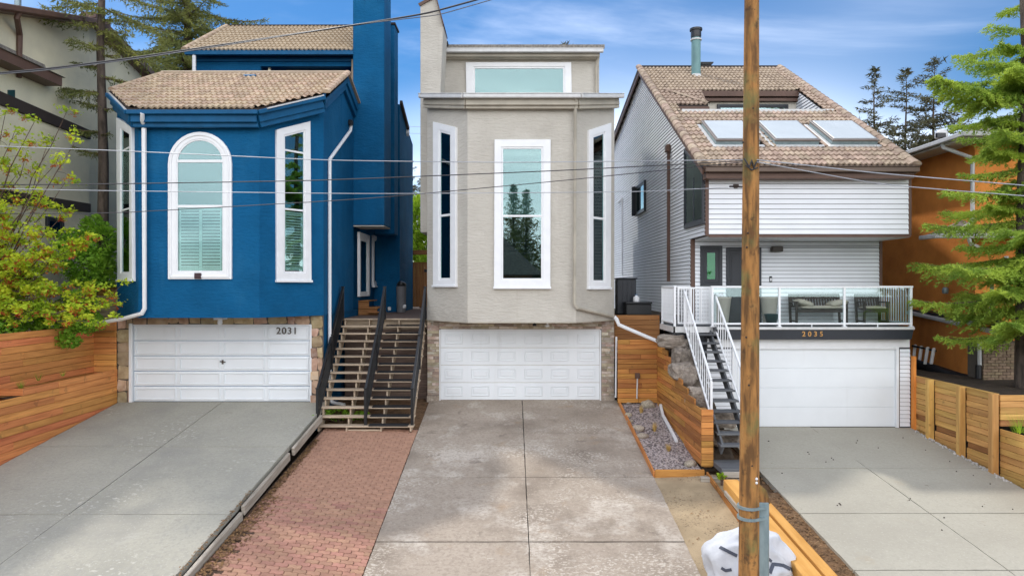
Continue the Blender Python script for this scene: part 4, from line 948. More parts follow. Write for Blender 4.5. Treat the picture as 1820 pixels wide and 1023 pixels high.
    pC = [(XL, 24.56), (PX(1422, 24.5), 24.56), (PX(1422, 24.5), Yk), (XL, Yk)]; pD = [(XR - .55, ylow), (XR, ylow), (XR, 24.56), (XR - .55, 24.56)]; pE = [(PX(1422, 24.5), 24.56), (XR, 24.56), (XR, Yk), (PX(1422, 24.5), Yk)]
    for p in (pB, pB2, pC, pE): tile_roof(h, m_tile2, sl, 18.3, 6.79, p, (), nmax=0)
    mb = MB()
    for p in (pA, pB, pB2, pC, pE):
        top = [Vector((x, y, zr(y) - .03)) for x, y in p]; mb.loft([[v - Vector((0, 0, .1)) for v in top], top])
    back = [(XL, Yk, zk), (XR, Yk, zk), (XR, Yn, zn), (XL, Yn, zn)]; mb.loft([[Vector(v) - Vector((0, 0, .15)) for v in back], [Vector(v) for v in back]])
    mb.build('roof_deck', m_darkbrown, h)
    cap_tiles(h, (XL + .02, 18.2, zr(18.2) + .0), (XL + .02, Yk, zr(Yk)), .13, 30, m_tile2); cap_tiles(h, (XR - .03, 18.2, zr(18.2)), (XR - .03, Yk, zr(Yk)), .13, 30, m_tile2)
    cap_tiles(h, (PX(1205, 22.7), 24.5, zr(24.5) + .02), (PX(1258, 23.1), 23.05, zr(23.05) + .02), .07, 5, m_tile2)
    mb = MB(); mb.box(XL, XR, Yk - .06, Yk + .1, zk - .03, zk + .05); mb.build('ridge_cap', m_darkbrown, h)
    # rake boards
    for p_, q_ in (((XL + .04, 18.25, zr(18.25) - .17), (XL + .04, Yk, zk - .17)), ((XL + .04, Yk, zk - .17), (XL + .04, Yn, zn - .17)), ((XR - .04, 18.25, zr(18.25) - .17), (XR - .04, Yk, zk - .17))): MB().bar(p_, q_, .06, .26).build('rake_board', m_brown, h, bevel=.01)
    # front gutter
    mb = MB(); mb.bar((XL + .05, 18.16, zr(18.2) - .13), (XR + .02, 18.16, zr(18.2) - .13), .13, .14); mb.bar((XL + .05, 18.13, zr(18.2) - .06), (XR + .02, 18.13, zr(18.2) - .06), .16, .025); mb.build('gutter', mk('brown_gutter', (.15, .105, .08), rough=.45), h, bevel=.015)
    mb = MB(); mb.box(XL + .1, XR - .05, 18.24, 18.56, zr(18.2) - .36, zr(18.2) - .2); mb.build('fascia', m_brown, h, bevel=.01)
    downspout(h, [P(1628, 296, 18.3), P(1628, 304, 18.4), P(1621, 310, 18.5)], m_brown, .05)
    # recess behind the lower roof
    mb = MB(); mb.box(PX(1212, ylow) , PX(1482, ylow), ylow - .02, ylow + .05, zr(ylow) - .12, zr(ylow) + .07); mb.build('parapet_flashing', m_alu, h)
    mb = MB(); zs = zr(24.5) - .2; mb.box(PX(1235, 24.5), PX(1424, 24.5), 24.46, 24.53, zs - .02, zs + .18); mb.box(PX(1250, 24.6), PX(1420, 24.6), 24.54, 24.69, zs - .17, zs - .05); mb.build('dormer_gutter', m_brown, h, bevel=.01)
    mb = MB(); mb.box(PX(1200, 23.05) - .1, PX(1260, 23.05), 22.98, 23.04, zr(23.05) - .32, zr(23.05) - .1); mb.build('dormer_fascia', m_brown, h)
    mb = MB(); mb.box(PX(1213, 23.1) , PX(1262, 23.1), 23.3, 23.5, 8.3, zr(23.05) - .25); mb.build('dormer_wall', m_vinyl, h)
    MB().box(PX(1248, 24.7), PX(1440, 24.7), 24.70, 24.735, 8, zs - .06).build('dormer_wall', m_planter, h); fd = Face((PX(1250, 24.74), 24.695), (PX(1440, 24.74), 24.695)); 
    O = facepx(fd, (1274, 212), (1400, 212), (1400, 186), (1274, 186)); window(h, fd, O, (.08, .08, .08, .08), mtrim=m_char, mframe=m_char, mpane=m_pane_d, sill=False, vbars=(O[0][0] + .5 * (O[1][0] - O[0][0]),))
    # right cheek of the recess: sided triangle
    xc = XR - .5; fcx = Face((xc, 24.7), (xc, 22.4))
    fcx2 = Face((xc, 24.74), (xc, 22.35))
    siding(h, fcx2, (8.6, zr(24.7) - .05), lambda z: [(0, max(0, min(fcx2.L, 24.74 - (18.3 + (z + .08 - 6.79) / sl))))] if z > zr(22.35) - .1 else [(0, fcx2.L)], m_vinyl, .112)
    mb = MB(); mb.loft([[Vector((x, 22.35, 8.5)), Vector((x, 24.74, 8.5)), Vector((x, 24.74, zr(24.74) - .1)), Vector((x, 22.35, zr(22.35) - .1))] for x in (xc + .003, XR - .05)]); mb.build('cheek_wall', m_lapshade, h)
    tile_roof(h, m_tile2, sl, 18.3, 6.79, pD, (), nmax=0)
    # skylights
    k = math.sqrt(1 + sl * sl); U = Vector((1, 0, 0)); V = Vector((0, 1 / k, sl / k)); N = U.cross(V)
    for X0, X1, Y0, Y1 in sk:
        M = Matrix((U, V, N)).transposed().to_4x4(); M.translation = Vector(((X0 + X1) / 2, (Y0 + Y1) / 2, zr((Y0 + Y1) / 2))); w, l = (X1 - X0) / 2, (Y1 - Y0) / 2 * k
        def sb(name, b, mat, par, bev=.01):
            me, _ = MB().box(*b).mesh(name, mat, False, bev, False); return piece(name, me, M, par)
        s = sb('skylight', (-w, w, -l, l, -.05, .13), m_galv, h)
        sb('frame', (-w - .02, w + .02, -l - .03, l + .02, .131, .18), mk('skylight_frame', (.2, .17, .15), rough=.4) if 'skylight_frame' not in bpy.data.materials else bpy.data.materials['skylight_frame'], s)
        sb('pane', (-w + .05, w - .05, -l + .07, l - .05, .175, .196), m_sky_l, s); sb('flashing', (-w - .12, w + .12, -l - .14, -l - .005, -.02, .035), m_alu, s); sb('flashing', (-w - .12, -w - .004, -l, l + .1, -.02, .03), m_alu, s)
    sb_ = MB()
    for i in (0, 1):
        x0, x1 = sk[i][1] + .12, sk[i + 1][0] - .12
        sb_.hexa([(x0, 19.45, zr(19.45) + .0), (x1, 19.45, zr(19.45)), (x1, 21.05, zr(21.05)), (x0, 21.05, zr(21.05)), (x0, 19.45, zr(19.45) + .03), (x1, 19.45, zr(19.45) + .03), (x1, 21.05, zr(21.05) + .03), (x0, 21.05, zr(21.05) + .03)])
    for i in (0, 1): q_ = sb_.v[8 * i:8 * i + 8]; MB().hexa(q_).build('flashing_pan', m_tile2, h)
    # flue pipe and vents
    p = P(1237, 132, 26.5); c_ = MB().lathe((p.x, p.y, p.z - .3), [(.175, 0), (.175, 1.7)], 18).build('flue_pipe', m_patina, h, True)
    MB().lathe((p.x, p.y, p.z + 1.4), [(.19, 0), (.19, .04), (.2, .05), (.2, .26), (.24, .28), (.24, .36), (.1, .4)], 18).build('flue_cap', m_black, c_, True); MB().lathe((p.x, p.y, p.z + 1.3), [(.215, 0), (.215, .05)], 18).build('flue_collar', m_alu, c_)
    MB().lathe((p.x, p.y, p.z - .38), [(.29, 0), (.24, .32), (.19, .36)], 18).build('flue_flashing', m_alu, c_, True)
    p = P(1256, 118, 28.2); vb = MB(); 
    for i in range(4): vb.box(p.x - .22, p.x + .22, p.y, p.y + .4, p.z - .22 + i * .1, p.z - .17 + i * .1)
    vb.box(p.x - .17, p.x + .17, p.y + .05, p.y + .35, p.z - .6, p.z + .1); vb.box(p.x - .27, p.x + .27, p.y - .05, p.y + .45, p.z + .13, p.z + .17); vb.build('louvre_vent', m_black, h)
    p = P(1372, 120, 28); MB().box(p.x - .3, p.x + .3, p.y, p.y + .3, p.z - .3, p.z + .04).build('roof_vent', m_char, h, bevel=.02)
    # side windows
    f2 = Face((xl - .034, Yn), (xl - .034, Yf)); O = facepx(f2, (1219, 407), (1252.5, 398), (1252.5, 301), (1219, 264)); sm = (O[0][0] + O[1][0]) / 2
    window(h, f2, O, (.07, .06, .1, .07), mtrim=m_char, mframe=m_char, mpane=m_pane_d, sill=False, fw=.06, vbars=(sm,), bars=(), curtains=[(O[0][0] + .2, sm - .1, O[0][1] + .15, 6.0), (sm + .25, O[1][0] - .2, O[0][1] + .2, 5.9)], label='tall dark framed side window with a raked top', depth=.07)
    O = facepx(f2, (1132, 384), (1148, 381), (1148, 338), (1132, 332)); O = [(O[0][0], O[0][1]), (O[1][0], O[0][1]), (O[1][0], O[3][1]), (O[0][0], O[3][1])]
    w = window(h, f2, O, (.08, .08, .08, .08), mtrim=m_char, mframe=m_char, mpane=m_pane_d, sill=False, fw=.07, vbars=((O[0][0] + O[1][0]) / 2,), label='small dark casement window standing open')
    mb = MB(); s0 = O[0][0]; a_, b_ = f2.pt(s0 + .1, O[0][1], .06), f2.pt(s0 + .02, O[0][1], .22); mb.prism([a_, b_, b_ + Vector((0, 0, O[2][1] - O[0][1])), a_ + Vector((0, 0, O[2][1] - O[0][1]))], (0, .04, 0)); mb.build('open_sash', m_char, w)
    # brown side downspout, conduit
    def ons(px, py): k_ = (px - CX) / F; Y = (xl - .08) / k_; return Vector((xl - .08, Y, PZ(py, Y)))
    a_ = ons(1188, 268); b_ = ons(1188, 500); mb = MB(); mb.bar(a_, b_, .09, .08); d_ = mb.build('side_downspout', m_brown, h); mb = MB(); mb.box(a_.x - .1, a_.x + .05, a_.y - .14, a_.y + .14, a_.z - .05, a_.z + .2); mb.build('leader_head', m_brown, d_, bevel=.03)
    a_ = ons(1106, 352); MB().tube([ons(1098, 362), a_, ons(1106, 490)], .03, 6).build('conduit', m_vinyl, h)
    # front door, sidelight, lamp, bell
    m_d = m_char
    mb = MB(); fw.rect(mb, a, b, zd, zdt, -.02, .03); fd_ = mb.build('front_door', m_char, h, bevel=.006)
    O = [(a, zd), (b, zd), (b, zdt), (a, zdt)]; mb = MB(); fw.ring(mb, O, inset4(O, .09, .09, .0, .09), .02, .07); mb.build('door_frame', m_char, fd_, bevel=.01)
    for i in (0, 1):
        for (u0, u1) in ((.55, .92), (.12, .45)):
            s0 = a + .16 + i * (b - a - .28) / 2; s1 = s0 + (b - a - .4) / 2; A = [(s0, zd + (zdt - zd) * u0), (s1, zd + (zdt - zd) * u0), (s1, zd + (zdt - zd) * u1), (s0, zd + (zdt - zd) * u1)]; mb = MB(); fw.ring(mb, A, inset4(A, .025, .025, .025, .025), .025, .042); mb.build('door_panel', m_char, fd_)
    s_, z_ = fw.px(1292, 496); mb = MB(); fw.rect(mb, s_ - .03, s_ + .03, z_ - .08, z_ + .08, .03, .06); mb.bar(fw.pt(s_, z_ - .03, .09), fw.pt(s_ + .12, z_ - .03, .09), .025, .025); mb.build('door_handle', m_black, fd_)
    O = [(w0, zw0), (w1, zw0), (w1, zw1), (w0, zw1)]; window(h, fw, O, (.1, .1, .1, .1), mtrim=m_char, mframe=m_char, mpane=m_greendoor, back=m_cushion, sill=False, fw=.1, depth=.06, label='dark framed sidelight with green glass', vbars=())
    s_, z_ = fw.px(1378, 443); mb = MB(); fw.rect(mb, s_ - .16, s_ + .16, z_ - .08, z_ + .08, .0, .2); mb.build('porch_lamp', mk('lamp_brown', (.06, .05, .04), rough=.4), h, bevel=.02)
    s_, z_ = fw.px(1369, 496); mb = MB(); fw.rect(mb, s_ - .04, s_ + .04, z_ - .09, z_ + .09, .02, .05); bl_ = mb.build('doorbell', m_black, h, bevel=.01); mb = MB(); fw.rect(mb, s_ - .022, s_ + .022, z_ - .05, z_ + .03, .05, .055); mb.build('doorbell_button', m_white, bl_)
    # deck
    XD0, XD1 = 4.4, PX(1622, 18.35); Yd = 18.32
    mb = MB(); mb.box(5.45, XD1, Yd + .04, Yw, zd - .12, zd - .035); mb.box(XD0, 5.45, 18.55, Yw + .1, zd - .12, zd - .035); mb.build('deck', m_greypaint, h)
    y = Yd + .045
    nb = 0
    while y < Yw - .14:
        mb = MB(); mb.box(5.45 if y < 18.5 else XD0, XD1 - .02, y, y + .137, zd - .034, zd); mb.build('deck_board', m_greypaint, h); y += .142
    mb = MB(); mb.box(5.5, XD1 + .03, Yd - .03, Yd + .04, zd - .07, zd - .0); mb.build('deck_edge', m_alu, h, bevel=.008)
    zf0, zf1 = PZ(603, Yd), zd - .07
    mb = MB(); mb.loft([[(5.5, Yd + .0, zf1), (XD1 + .02, Yd, zf1), (XD1 - .04, Yd, zf0), (5.5, Yd, zf0)], [(5.5, Yd + .24, zf1), (XD1 + .02, Yd + .24, zf1), (XD1 - .04, Yd + .24, zf0), (5.5, Yd + .24, zf0)]]); fas = mb.build('deck_fascia', m_char, h, bevel=.01)
    M = FRONT.copy(); M.translation = Vector((PX(1444, Yd), Yd - .006, PZ(593.5, Yd))); text('house_number', '2035', .185, M, m_brass, fas, .008, 1.7)
    # railing
    rt = ZC + .0; rl = thing('deck_railing', None, None, (8, Yd + .1, zd)); W_ = W[rl.name]; rl.parent = h; rl.matrix_parent_inverse = W[h.name].inverted(); 
    Yr = Yd + .07; r0 = PX(1266, Yr)
    def rail(name, pts, w=.05, hh=.05, mat=None): mb = MB(); [mb.bar(p, q_, w, hh) for p, q_ in zip(pts, pts[1:])]; return mb.build(name, mat or m_white, rl, bevel=.008)
    posts = [r0, PX(1385, Yr), PX(1500.5, Yr), PX(1619, Yr)]
    rail('top_rail', [(r0 - .04, Yr, rt - .025), (posts[-1] + .05, Yr, rt - .025)], .07, .055); rail('bottom_rail', [(r0, Yr, PZ(575, Yr)), (posts[-1], Yr, PZ(575, Yr))], .045, .05)
    rail('top_rail', [(posts[-1] + .0, Yr + .035, rt - .026), (posts[-1], Yw - .06, rt - .026)], .07, .05); rail('bottom_rail', [(posts[-1], Yr + .03, zd + .1), (posts[-1], Yw - .06, zd + .1)], .045, .05)
    for i, x in enumerate(posts):
        mb = MB(); mb.box(x - .03, x + .03, Yr - .03, Yr + .03, zd, rt - .05); mb.box(x - .06, x + .06, Yr - .05, Yr + .05, zd, zd + .02); mb.build('post', m_white, rl, bevel=.006)
        if i: 
            mb = MB(); mb.box(posts[i - 1] + .032, x - .032, Yr - .004, Yr + .004, PZ(575, Yr) + .026, rt - .054); mb.build('glass_panel', m_pane_c, rl)
            xm = (posts[i - 1] + x) / 2; mb = MB(); mb.box(xm - .012, xm + .012, Yr - .012, Yr + .012, zd, PZ(575, Yr) - .02); mb.build('foot', m_white, rl)
    def balusters(p0, p1, zlo, zhi, n):
        me, _ = MB().box(-.011, .011, -.011, .011, 0, zhi - zlo).mesh('baluster', m_white, False, 0, False)
        for i in range(n):
            t = (i + .5) / n; piece('baluster', me, Matrix.Translation(Vector((p0[0] + (p1[0] - p0[0]) * t, p0[1] + (p1[1] - p0[1]) * t, zlo))), rl)
    balusters((posts[-1], Yr + .05), (posts[-1], Yw - .08), zd + .12, rt - .05, 13)
    # left deck end and gate at the stair head
    x0 = XD0 + .04; yb = Yw + .05; yf = 18.62
    rail('top_rail', [(x0, yf, rt - .02), (x0, yb, rt - .02)], .07, .055); rail('bottom_rail', [(x0, yf, zd + .09), (x0, yb, zd + .09)], .045, .05); balusters((x0, yf + .04), (x0, yb - .03), zd + .11, rt - .05, 11)
    for y in (yf, yb): mb = MB(); mb.box(x0 - .03, x0 + .03, y - .03, y + .03, zd - .02, rt); mb.build('post', m_white, rl, bevel=.006)
    rail('top_rail', [(x0, yb, rt - .022), (PX(1229, yb), yb, rt - .022)], .06, .05)
    g0, g1 = PX(1206, 18.66), PX(1262, 18.66); mb = MB(); y = 18.68
    mb = MB()
    for x in (g0, PX(1228, y), PX(1246.5, y) , g1): mb.box(x - .025, x + .025, y - .02, y + .02, zd + .06, rt - .03)
    mb.box(g0, g1, y - .021, y + .021, rt - .08, rt - .035); mb.box(g0, g1, y - .021, y + .021, zd + .06, zd + .11); g = mb.build('gate', m_white, rl, bevel=.005)
    balusters((PX(1249, y), y), (g1 - .03, y), zd + .1, rt - .06, 4); balusters((PX(1209, y), y), (PX(1227, y), y), zd + .1, rt - .06, 4); balusters((PX(1230, y), y), (PX(1246, y), y), zd + .1, rt - .06, 3)
    mb = MB(); mb.box(XD0 - .03, 5.5, 18.5, 18.56, zd - .16, zd + .0); mb.box(XD0 - .04, XD0 + .02, 18.5, yb, zd - .16, zd); mb.build('deck_edge', m_alu, h)
    return h
wh = white_house()
# ------------------------------------------------------------------ things on the white house deck
def bench(x0, x1, yb, z, label, name, cat, arms=True, pillows=True, group=None):
    t = thing(name, label, cat, ((x0 + x1) / 2, yb - .3, z), group); w = x1 - x0; yf = yb - .52; hs = .42; ht = .84
    for x in (x0 + .03, x1 - .03):
        mb = MB(); mb.box(x - .03, x + .03, yf, yf + .06, z, z + .62); mb.build('leg', m_teak, t, bevel=.008)
        mb = MB(); mb.bar((x, yb - .08, z), (x, yb + .02, z + ht), .06, .06); mb.build('leg', m_teak, t, bevel=.008)
        mb = MB(); mb.bar((x, yf - .03, z + .64), (x, yb - .02, z + .64), .08, .035); mb.build('arm', m_teak, t, bevel=.01)
        mb = MB(); mb.bar((x, yf + .05, z + .1), (x, yb - .05, z + .1), .03, .04); mb.build('stretcher', m_teak, t)
    mb = MB(); mb.box(x0 + .03, x1 - .03, yf, yf + .03, hs + z - .07, hs + z); mb.box(x0 + .03, x1 - .03, yf, yb - .06, hs + z - .005, hs + z + .02); mb.build('seat', m_teak, t)
    mb = MB(); mb.box(x0, x1, yb - .0, yb + .035, z + ht - .12, z + ht + .03); mb.box(x0, x1, yb - .05, yb - .02, z + hs + .06, z + hs + .12); b = mb.build('backrest', m_teak, t, bevel=.008)
    n = max(6, int(w / .085)); me, _ = MB().bar((0, -.035, 0), (0, .015, ht - .12 - hs - .12), .045, .015, (0, 1, 0)).mesh('slat', m_teak, False, 0, False)
    for i in range(n): piece('slat', me, Matrix.Translation(Vector((x0 + .05 + (w - .1) * (i + .5) / n, yb, z + hs + .12))), b)
    return t
def cushion(name, label, c, s, cat='cushion', rz=0, seed=0, group=None):
    bm = bmesh.new(); bmesh.ops.create_cube(bm, size=2); bmesh.ops.subdivide_edges(bm, edges=bm.edges, cuts=5, use_grid_fill=True)
    for v in bm.verts:
        x, y, z = v.co; f = 1 - .16 * (x ** 4 * .5 + y ** 4 * .5); e = max(abs(x), abs(y)); zz = z * (1 - .55 * e ** 4)
        v.co = Vector((x * (1 - .06 * abs(z)), y * (1 - .06 * abs(z)), zz + .12 * noise.noise(Vector((x * 1.5 + seed, y * 1.5, z)))))
    me = bpy.data.meshes.new(name); bm.to_mesh(me); bm.free(); me.shade_smooth(); me.materials.append(m_cushion)
    o = bpy.data.objects.new(name, me); link(o, Matrix.Translation(Vector(c)) @ Matrix.Rotation(rz, 4, 'Y') @ Matrix.Diagonal((*s, 1))); return tags(o, label, cat, group)
zd = 2.40
bx0, bx1 = PX(1404, 19.75), PX(1495, 19.75)
bench(bx0, bx1, 19.85, zd, 'long dark teak bench with slatted back on the white house deck', 'garden_bench', 'bench')
cushion('seat_cushion', 'long cream seat cushion on the dark bench', ((bx0 + bx1) / 2 + .05, 19.55, zd + .49), ((bx1 - bx0) / 2 - .12, .25, .055))
cushion('pillow', 'cream pillow at the left end of the dark bench', (bx0 + .28, 19.5, zd + .62), (.22, .2, .09), 'pillow', .25, 3)
cushion('pillow', 'cream pillow at the right end of the dark bench', (bx1 - .25, 19.5, zd + .61), (.24, .2, .09), 'pillow', -.2, 7)
cx0, cx1 = PX(1522, 19.75), PX(1566, 19.75)
bench(cx0, cx1, 19.85, zd, 'single dark teak armchair right of the bench on the deck', 'garden_armchair', 'chair')
cushion('seat_cushion', 'small cream cushion on the dark armchair', ((cx0 + cx1) / 2, 19.55, zd + .48), ((cx1 - cx0) / 2 - .08, .24, .05), seed=5)
def pot(name, label, px, py0, py1, Y, r0, r1, mat, cat='planter'):
    b = P(px, py1, Y); H = (py1 - py0) / F * Y; t = thing(name, label, cat, (b.x, b.y, zd)); b.z = zd
    MB().lathe(b, [(r0 * .96, 0), (r0, .02), (r1, H - .04), (r1 * 1.04, H - .03), (r1 * 1.04, H), (r1 * .9, H), (r1 * .86, H - .08)], 20).build('pot_body', mat, t, True)
    MB().lathe(b + Vector((0, 0, H - .1)), [(r1 * .9, 0), (r1 * .9, .03)], 16).build('soil', m_soil, t); return t
pot('tall_planter', 'tall tapering cream planter right of the front door', 1367, 528, 576, 19.7, .16, .24, m_planter); pot('tall_planter', 'tall tapering cream planter left of the front door', 1284, 528, 576, 19.7, .16, .24, m_planter)
pot('glazed_pot', 'small dark teal glazed pot in front of the cream planter', 1371, 560, 580, 19.2, .12, .19, m_teal, 'pot')
# grey stair of the white house
def grey_stair():
    t = thing('grey_stair', 'steep dark grey open stair with white railings up to the deck', 'stair', (5.0, 15.8, -.5)); n = 12; x0, x1 = 4.74, 5.44
    pts = []
    for i in range(n):
        z = 2.19 - .21 * i; Y = 18.42 - .258 * i; pts.append((Y, z)); plank('tread', (x0 - .02, Y, z), (x1 + .04, Y, z), .29, .045, m_greypaint, t, up=(0, 1, 0))
    for x in (x0 + .05, x1 - .06):
        mb = MB(); mb.bar((x, 18.6, 2.22), (x, pts[-1][0] - .05, pts[-1][1] - .12), .045, .26); mb.build('stringer', m_greypaint, t)
    for x, ya, yb_ in ((x0 - .04, 18.58, 16.1), (x1 + .06, 18.5, 15.5)):
        zz = lambda y: 2.19 - .21 * (18.42 - y) / .258 + .05
        r = MB(); r.bar((x, ya, min(ZC, zz(ya) + .98)), (x, yb_, zz(yb_) + .92), .05, .06); r.bar((x, ya, zz(ya) + .06), (x, yb_, zz(yb_) + .06), .04, .045); rr = r.build('railing', m_white, t, bevel=.008)
        k = 15; me, _ = MB().box(-.009, .009, -.009, .009, 0, .86).mesh('baluster', m_white, False, 0, False)
        for i in range(k): y = ya + (yb_ - ya) * (i + .5) / k; piece('baluster', me, Matrix.Translation(Vector((x, y, zz(y) + .06))), rr)
        for y in (ya, yb_): mb = MB(); mb.box(x - .028, x + .028, y - .028, y + .028, zz(y) - .15, zz(y) + .97 - (.02 if y == ya else .06)); mb.build('post', m_white, rr, bevel=.005)
    mb = MB(); mb.box(4.6, 5.36, 14.95, 15.75, -.62, -.5); mb.build('landing', m_greypaint, t, bevel=.01); mb = MB(); mb.box(4.62, 5.34, 14.9, 14.945, -.68, -.56); mb.build('landing_edge', m_oldwood, t)
    mb = MB(); mb.box(4.45, 5.27, 18.58, 18.62, .2, 2.3); mb.build('void_shade_sheet', m_char, t)  # charcoal sheet standing in for the shaded void beneath the deck
grey_stair()
# boulders stacked left of the stair and under it
for i, (px, py, Y, s, lab) in enumerate([(1196, 606, 18.7, (.42, .25, .17), 'flat cut boulder directly under the left corner of the white deck'), (1212, 634, 18.4, (.22, .3, .26), 'grey boulder just below the end of the slanting white downspout'),
        (1227, 668, 17.7, (.17, .3, .27), 'grey boulder half way down beside the grey stair'), (1242, 705, 17.0, (.14, .28, .25), 'lowest grey boulder behind the cedar wall beside the stair'),
        (1212, 660, 18.0, (.25, .3, .22), 'small brown boulder wedged between its larger neighbours by the stair'), (1272, 776, 16.3, (.22, .2, .17), 'tan boulder under the lowest grey treads, on the left'), (1297, 778, 16.3, (.24, .2, .18), 'tan boulder under the lowest grey treads, on the right'), (1284, 745, 16.9, (.3, .2, .2), 'brown boulder in the shade under the middle of the grey stair')]):
    rock('boulder', lab, P(px, py, Y), s, 20 + i, m_boulder, 'boulder', 'boulders beside the grey stair', 3, .3, rz=i * .5 - .4, boxy=True)
sheet('soil_bank', 4.36, 5.3, 15.7, 20.0, lambda x, y: -.72 + (y - 15.7) * .62 + (x > 5.2) * -.2, 6, 16, m_soil, jitter=.12)
# ================================================================== wooden stair and deck between the houses
def wood_stair():
    t = thing('wooden_stair', 'wide weathered wooden stair with black railings between the blue and beige houses', 'stair', (-3.95, 18.2, -.4))
    n = 14; zb, Yb = -.225, 18.2; dz = (2.49 - zb) / (n - 1); dy = (21.12 - Yb) / (n - 1); xl, xr = -5.27, -2.63
    for i in range(n - 1):
        z, y = zb + dz * i, Yb + dy * i; dx = rnd.uniform(-.02, .02)
        tr = plank('tread', (xl + dx, y + .12, z - .02), (xr + dx, y + .12, z - .02), .27, .042, m_greywood, t, up=(0, 1, 0))
        mb = MB(); mx = rnd.uniform(-.03, .03); mb.box(-3.85 + mx, -2.80 + mx, y - .022, y + .24, z - .012, z + .022); mb.build('rubber_mat', m_mat, tr)
    plank('tread', (xl, 21.2, 2.47), (xr, 21.2, 2.47), .2, .042, m_greywood, t, up=(0, 1, 0))
    for x in (xl + .1, -4.42, -3.5, xr - .08):
        mb = MB(); pts = []
        for i in range(n):                     # saw-tooth stringer
            z, y = zb + dz * i - .042, Yb + dy * i; pts += [(y + .03, z - (dz if i else .13) + .0), (y + .03, z)] if i else [(y + .03, z - .15), (y + .03, z)]
        pts += [(21.3, 2.44), (21.3, 2.1), (Yb + .45, -.38), (Yb + .03, -.38)]
        mb.loft([[(x - .02, y, z) for y, z in pts], [(x + .02, y, z) for y, z in pts]]); mb.build('stringer', m_greywood, t)
    mb = MB(); mb.box(-4.44, -3.48, Yb + .06, Yb + .1, zb - .15, zb - .11); mb.build('toe_board', m_greywood, t)
    z = -.1; 
    while z < 2.3:
        plank('skirt_board', (xl + .04, 21.35, z + .075), (xr - .02, 21.35, z + .075), .145, .03, m_greywood if z > 2.0 else m_deckwood, t); z += .15
    for x in (xl + .05, -3.93, xr - .05):
        r = MB(); ys = [(Yb + .12, zb), (Yb + 1.55, zb + dz * 6.4), (21.05, 2.49)]
        for (y0, z0), (y1, z1) in zip(ys, ys[1:]): r.bar((x, y0, z0 + .93), (x, y1, z1 + .93), .065, .08); r.bar((x, y0, z0 + .12), (x, y1, z1 + .12), .03, .035)
        rr = r.build('railing', m_black, t)
        for y, z in ys: mb = MB(); mb.box(x - .038, x + .038, y - .038, y + .038, z - .02, z + .97); mb.box(x - .05, x + .05, y - .05, y + .05, z + .97, z + 1.0); mb.build('post', m_black, rr, bevel=.006)
        me, _ = MB().box(-.013, .013, -.013, .013, 0, .8).mesh('baluster', m_black, False, 0, False)
        for i in range(22): y = Yb + .2 + (21.0 - Yb - .2) * (i + .5) / 22; piece('baluster', me, Matrix.Translation(Vector((x, y, zb + dz * (y - Yb - .1) / dy + .13))), rr)
wood_stair()
dk = thing('wooden_deck', 'brown plank deck at the top of the wide stair', 'deck', (-3.9, 24, 2.49))
y = 21.32
while y < 31:
    plank('deck_board', (-5.3, y + .07, 2.475), (-2.62, y + .07, 2.475), .137, .03, m_deckwood, dk, up=(0, 1, 0)); y += .142
MB().box(-5.3, -2.62, 21.4, 31, 2.3, 2.455).build('joists', m_deckwood, dk)
st = thing('entry_steps', 'small brown two step wooden stair at the blue house side door', 'steps', (-4.9, 24.2, 2.5))
for k, (x0, x1, z) in enumerate(((-5.31, -4.95, 2.98), (-5.31, -4.62, 2.74))): plank('tread', (x0, 24.3, z), (x1, 24.3, z), 1.5, .04, m_fence, st, up=(0, 1, 0))
plank('tread', (-4.95, 23.5, 2.60), (-4.35, 23.5, 2.60), .28, .04, m_fence, st, up=(0, 1, 0))
mb = MB(); mb.box(-5.31, -4.95, 23.6, 23.64, 2.5, 2.96); mb.box(-4.95, -4.66, 23.6, 23.64, 2.5, 2.72); mb.build('stringer', m_fence, st)
p = P(711, 548, 26.2); t = thing('waste_bin', 'tall grey bin with a dark bundle on top beside the gate', 'bin', (p.x, p.y, 2.49))
MB().lathe((-4.22, 26.0, 2.49), [(.15, 0), (.17, .02), (.19, .95), (.2, 1.0), (.17, 1.0)], 16).build('bin_body', mk('bin_grey', (.2, .2, .21), rough=.5), t, True)
o = rock('bundle', None, (-4.22, 26.0, 3.55), (.17, .16, .16), 61, m_black, None, sub=2); o.parent = t; o.matrix_parent_inverse = W[t.name].inverted()
for i, (px, py) in enumerate(((692, 551), (719, 547), (682, 532))): o = MB().lathe(P(px, py, 24.0) * 1 , [(.06, 0), (.06, .1), (.03, .12)], 8).build('deck_lamp', m_alu, None, True); tags(o, ('small pale lamp lying on the deck', 'small pale lamp on the deck by the bin', 'small pale lamp beside the entry steps')[i], 'lamp')
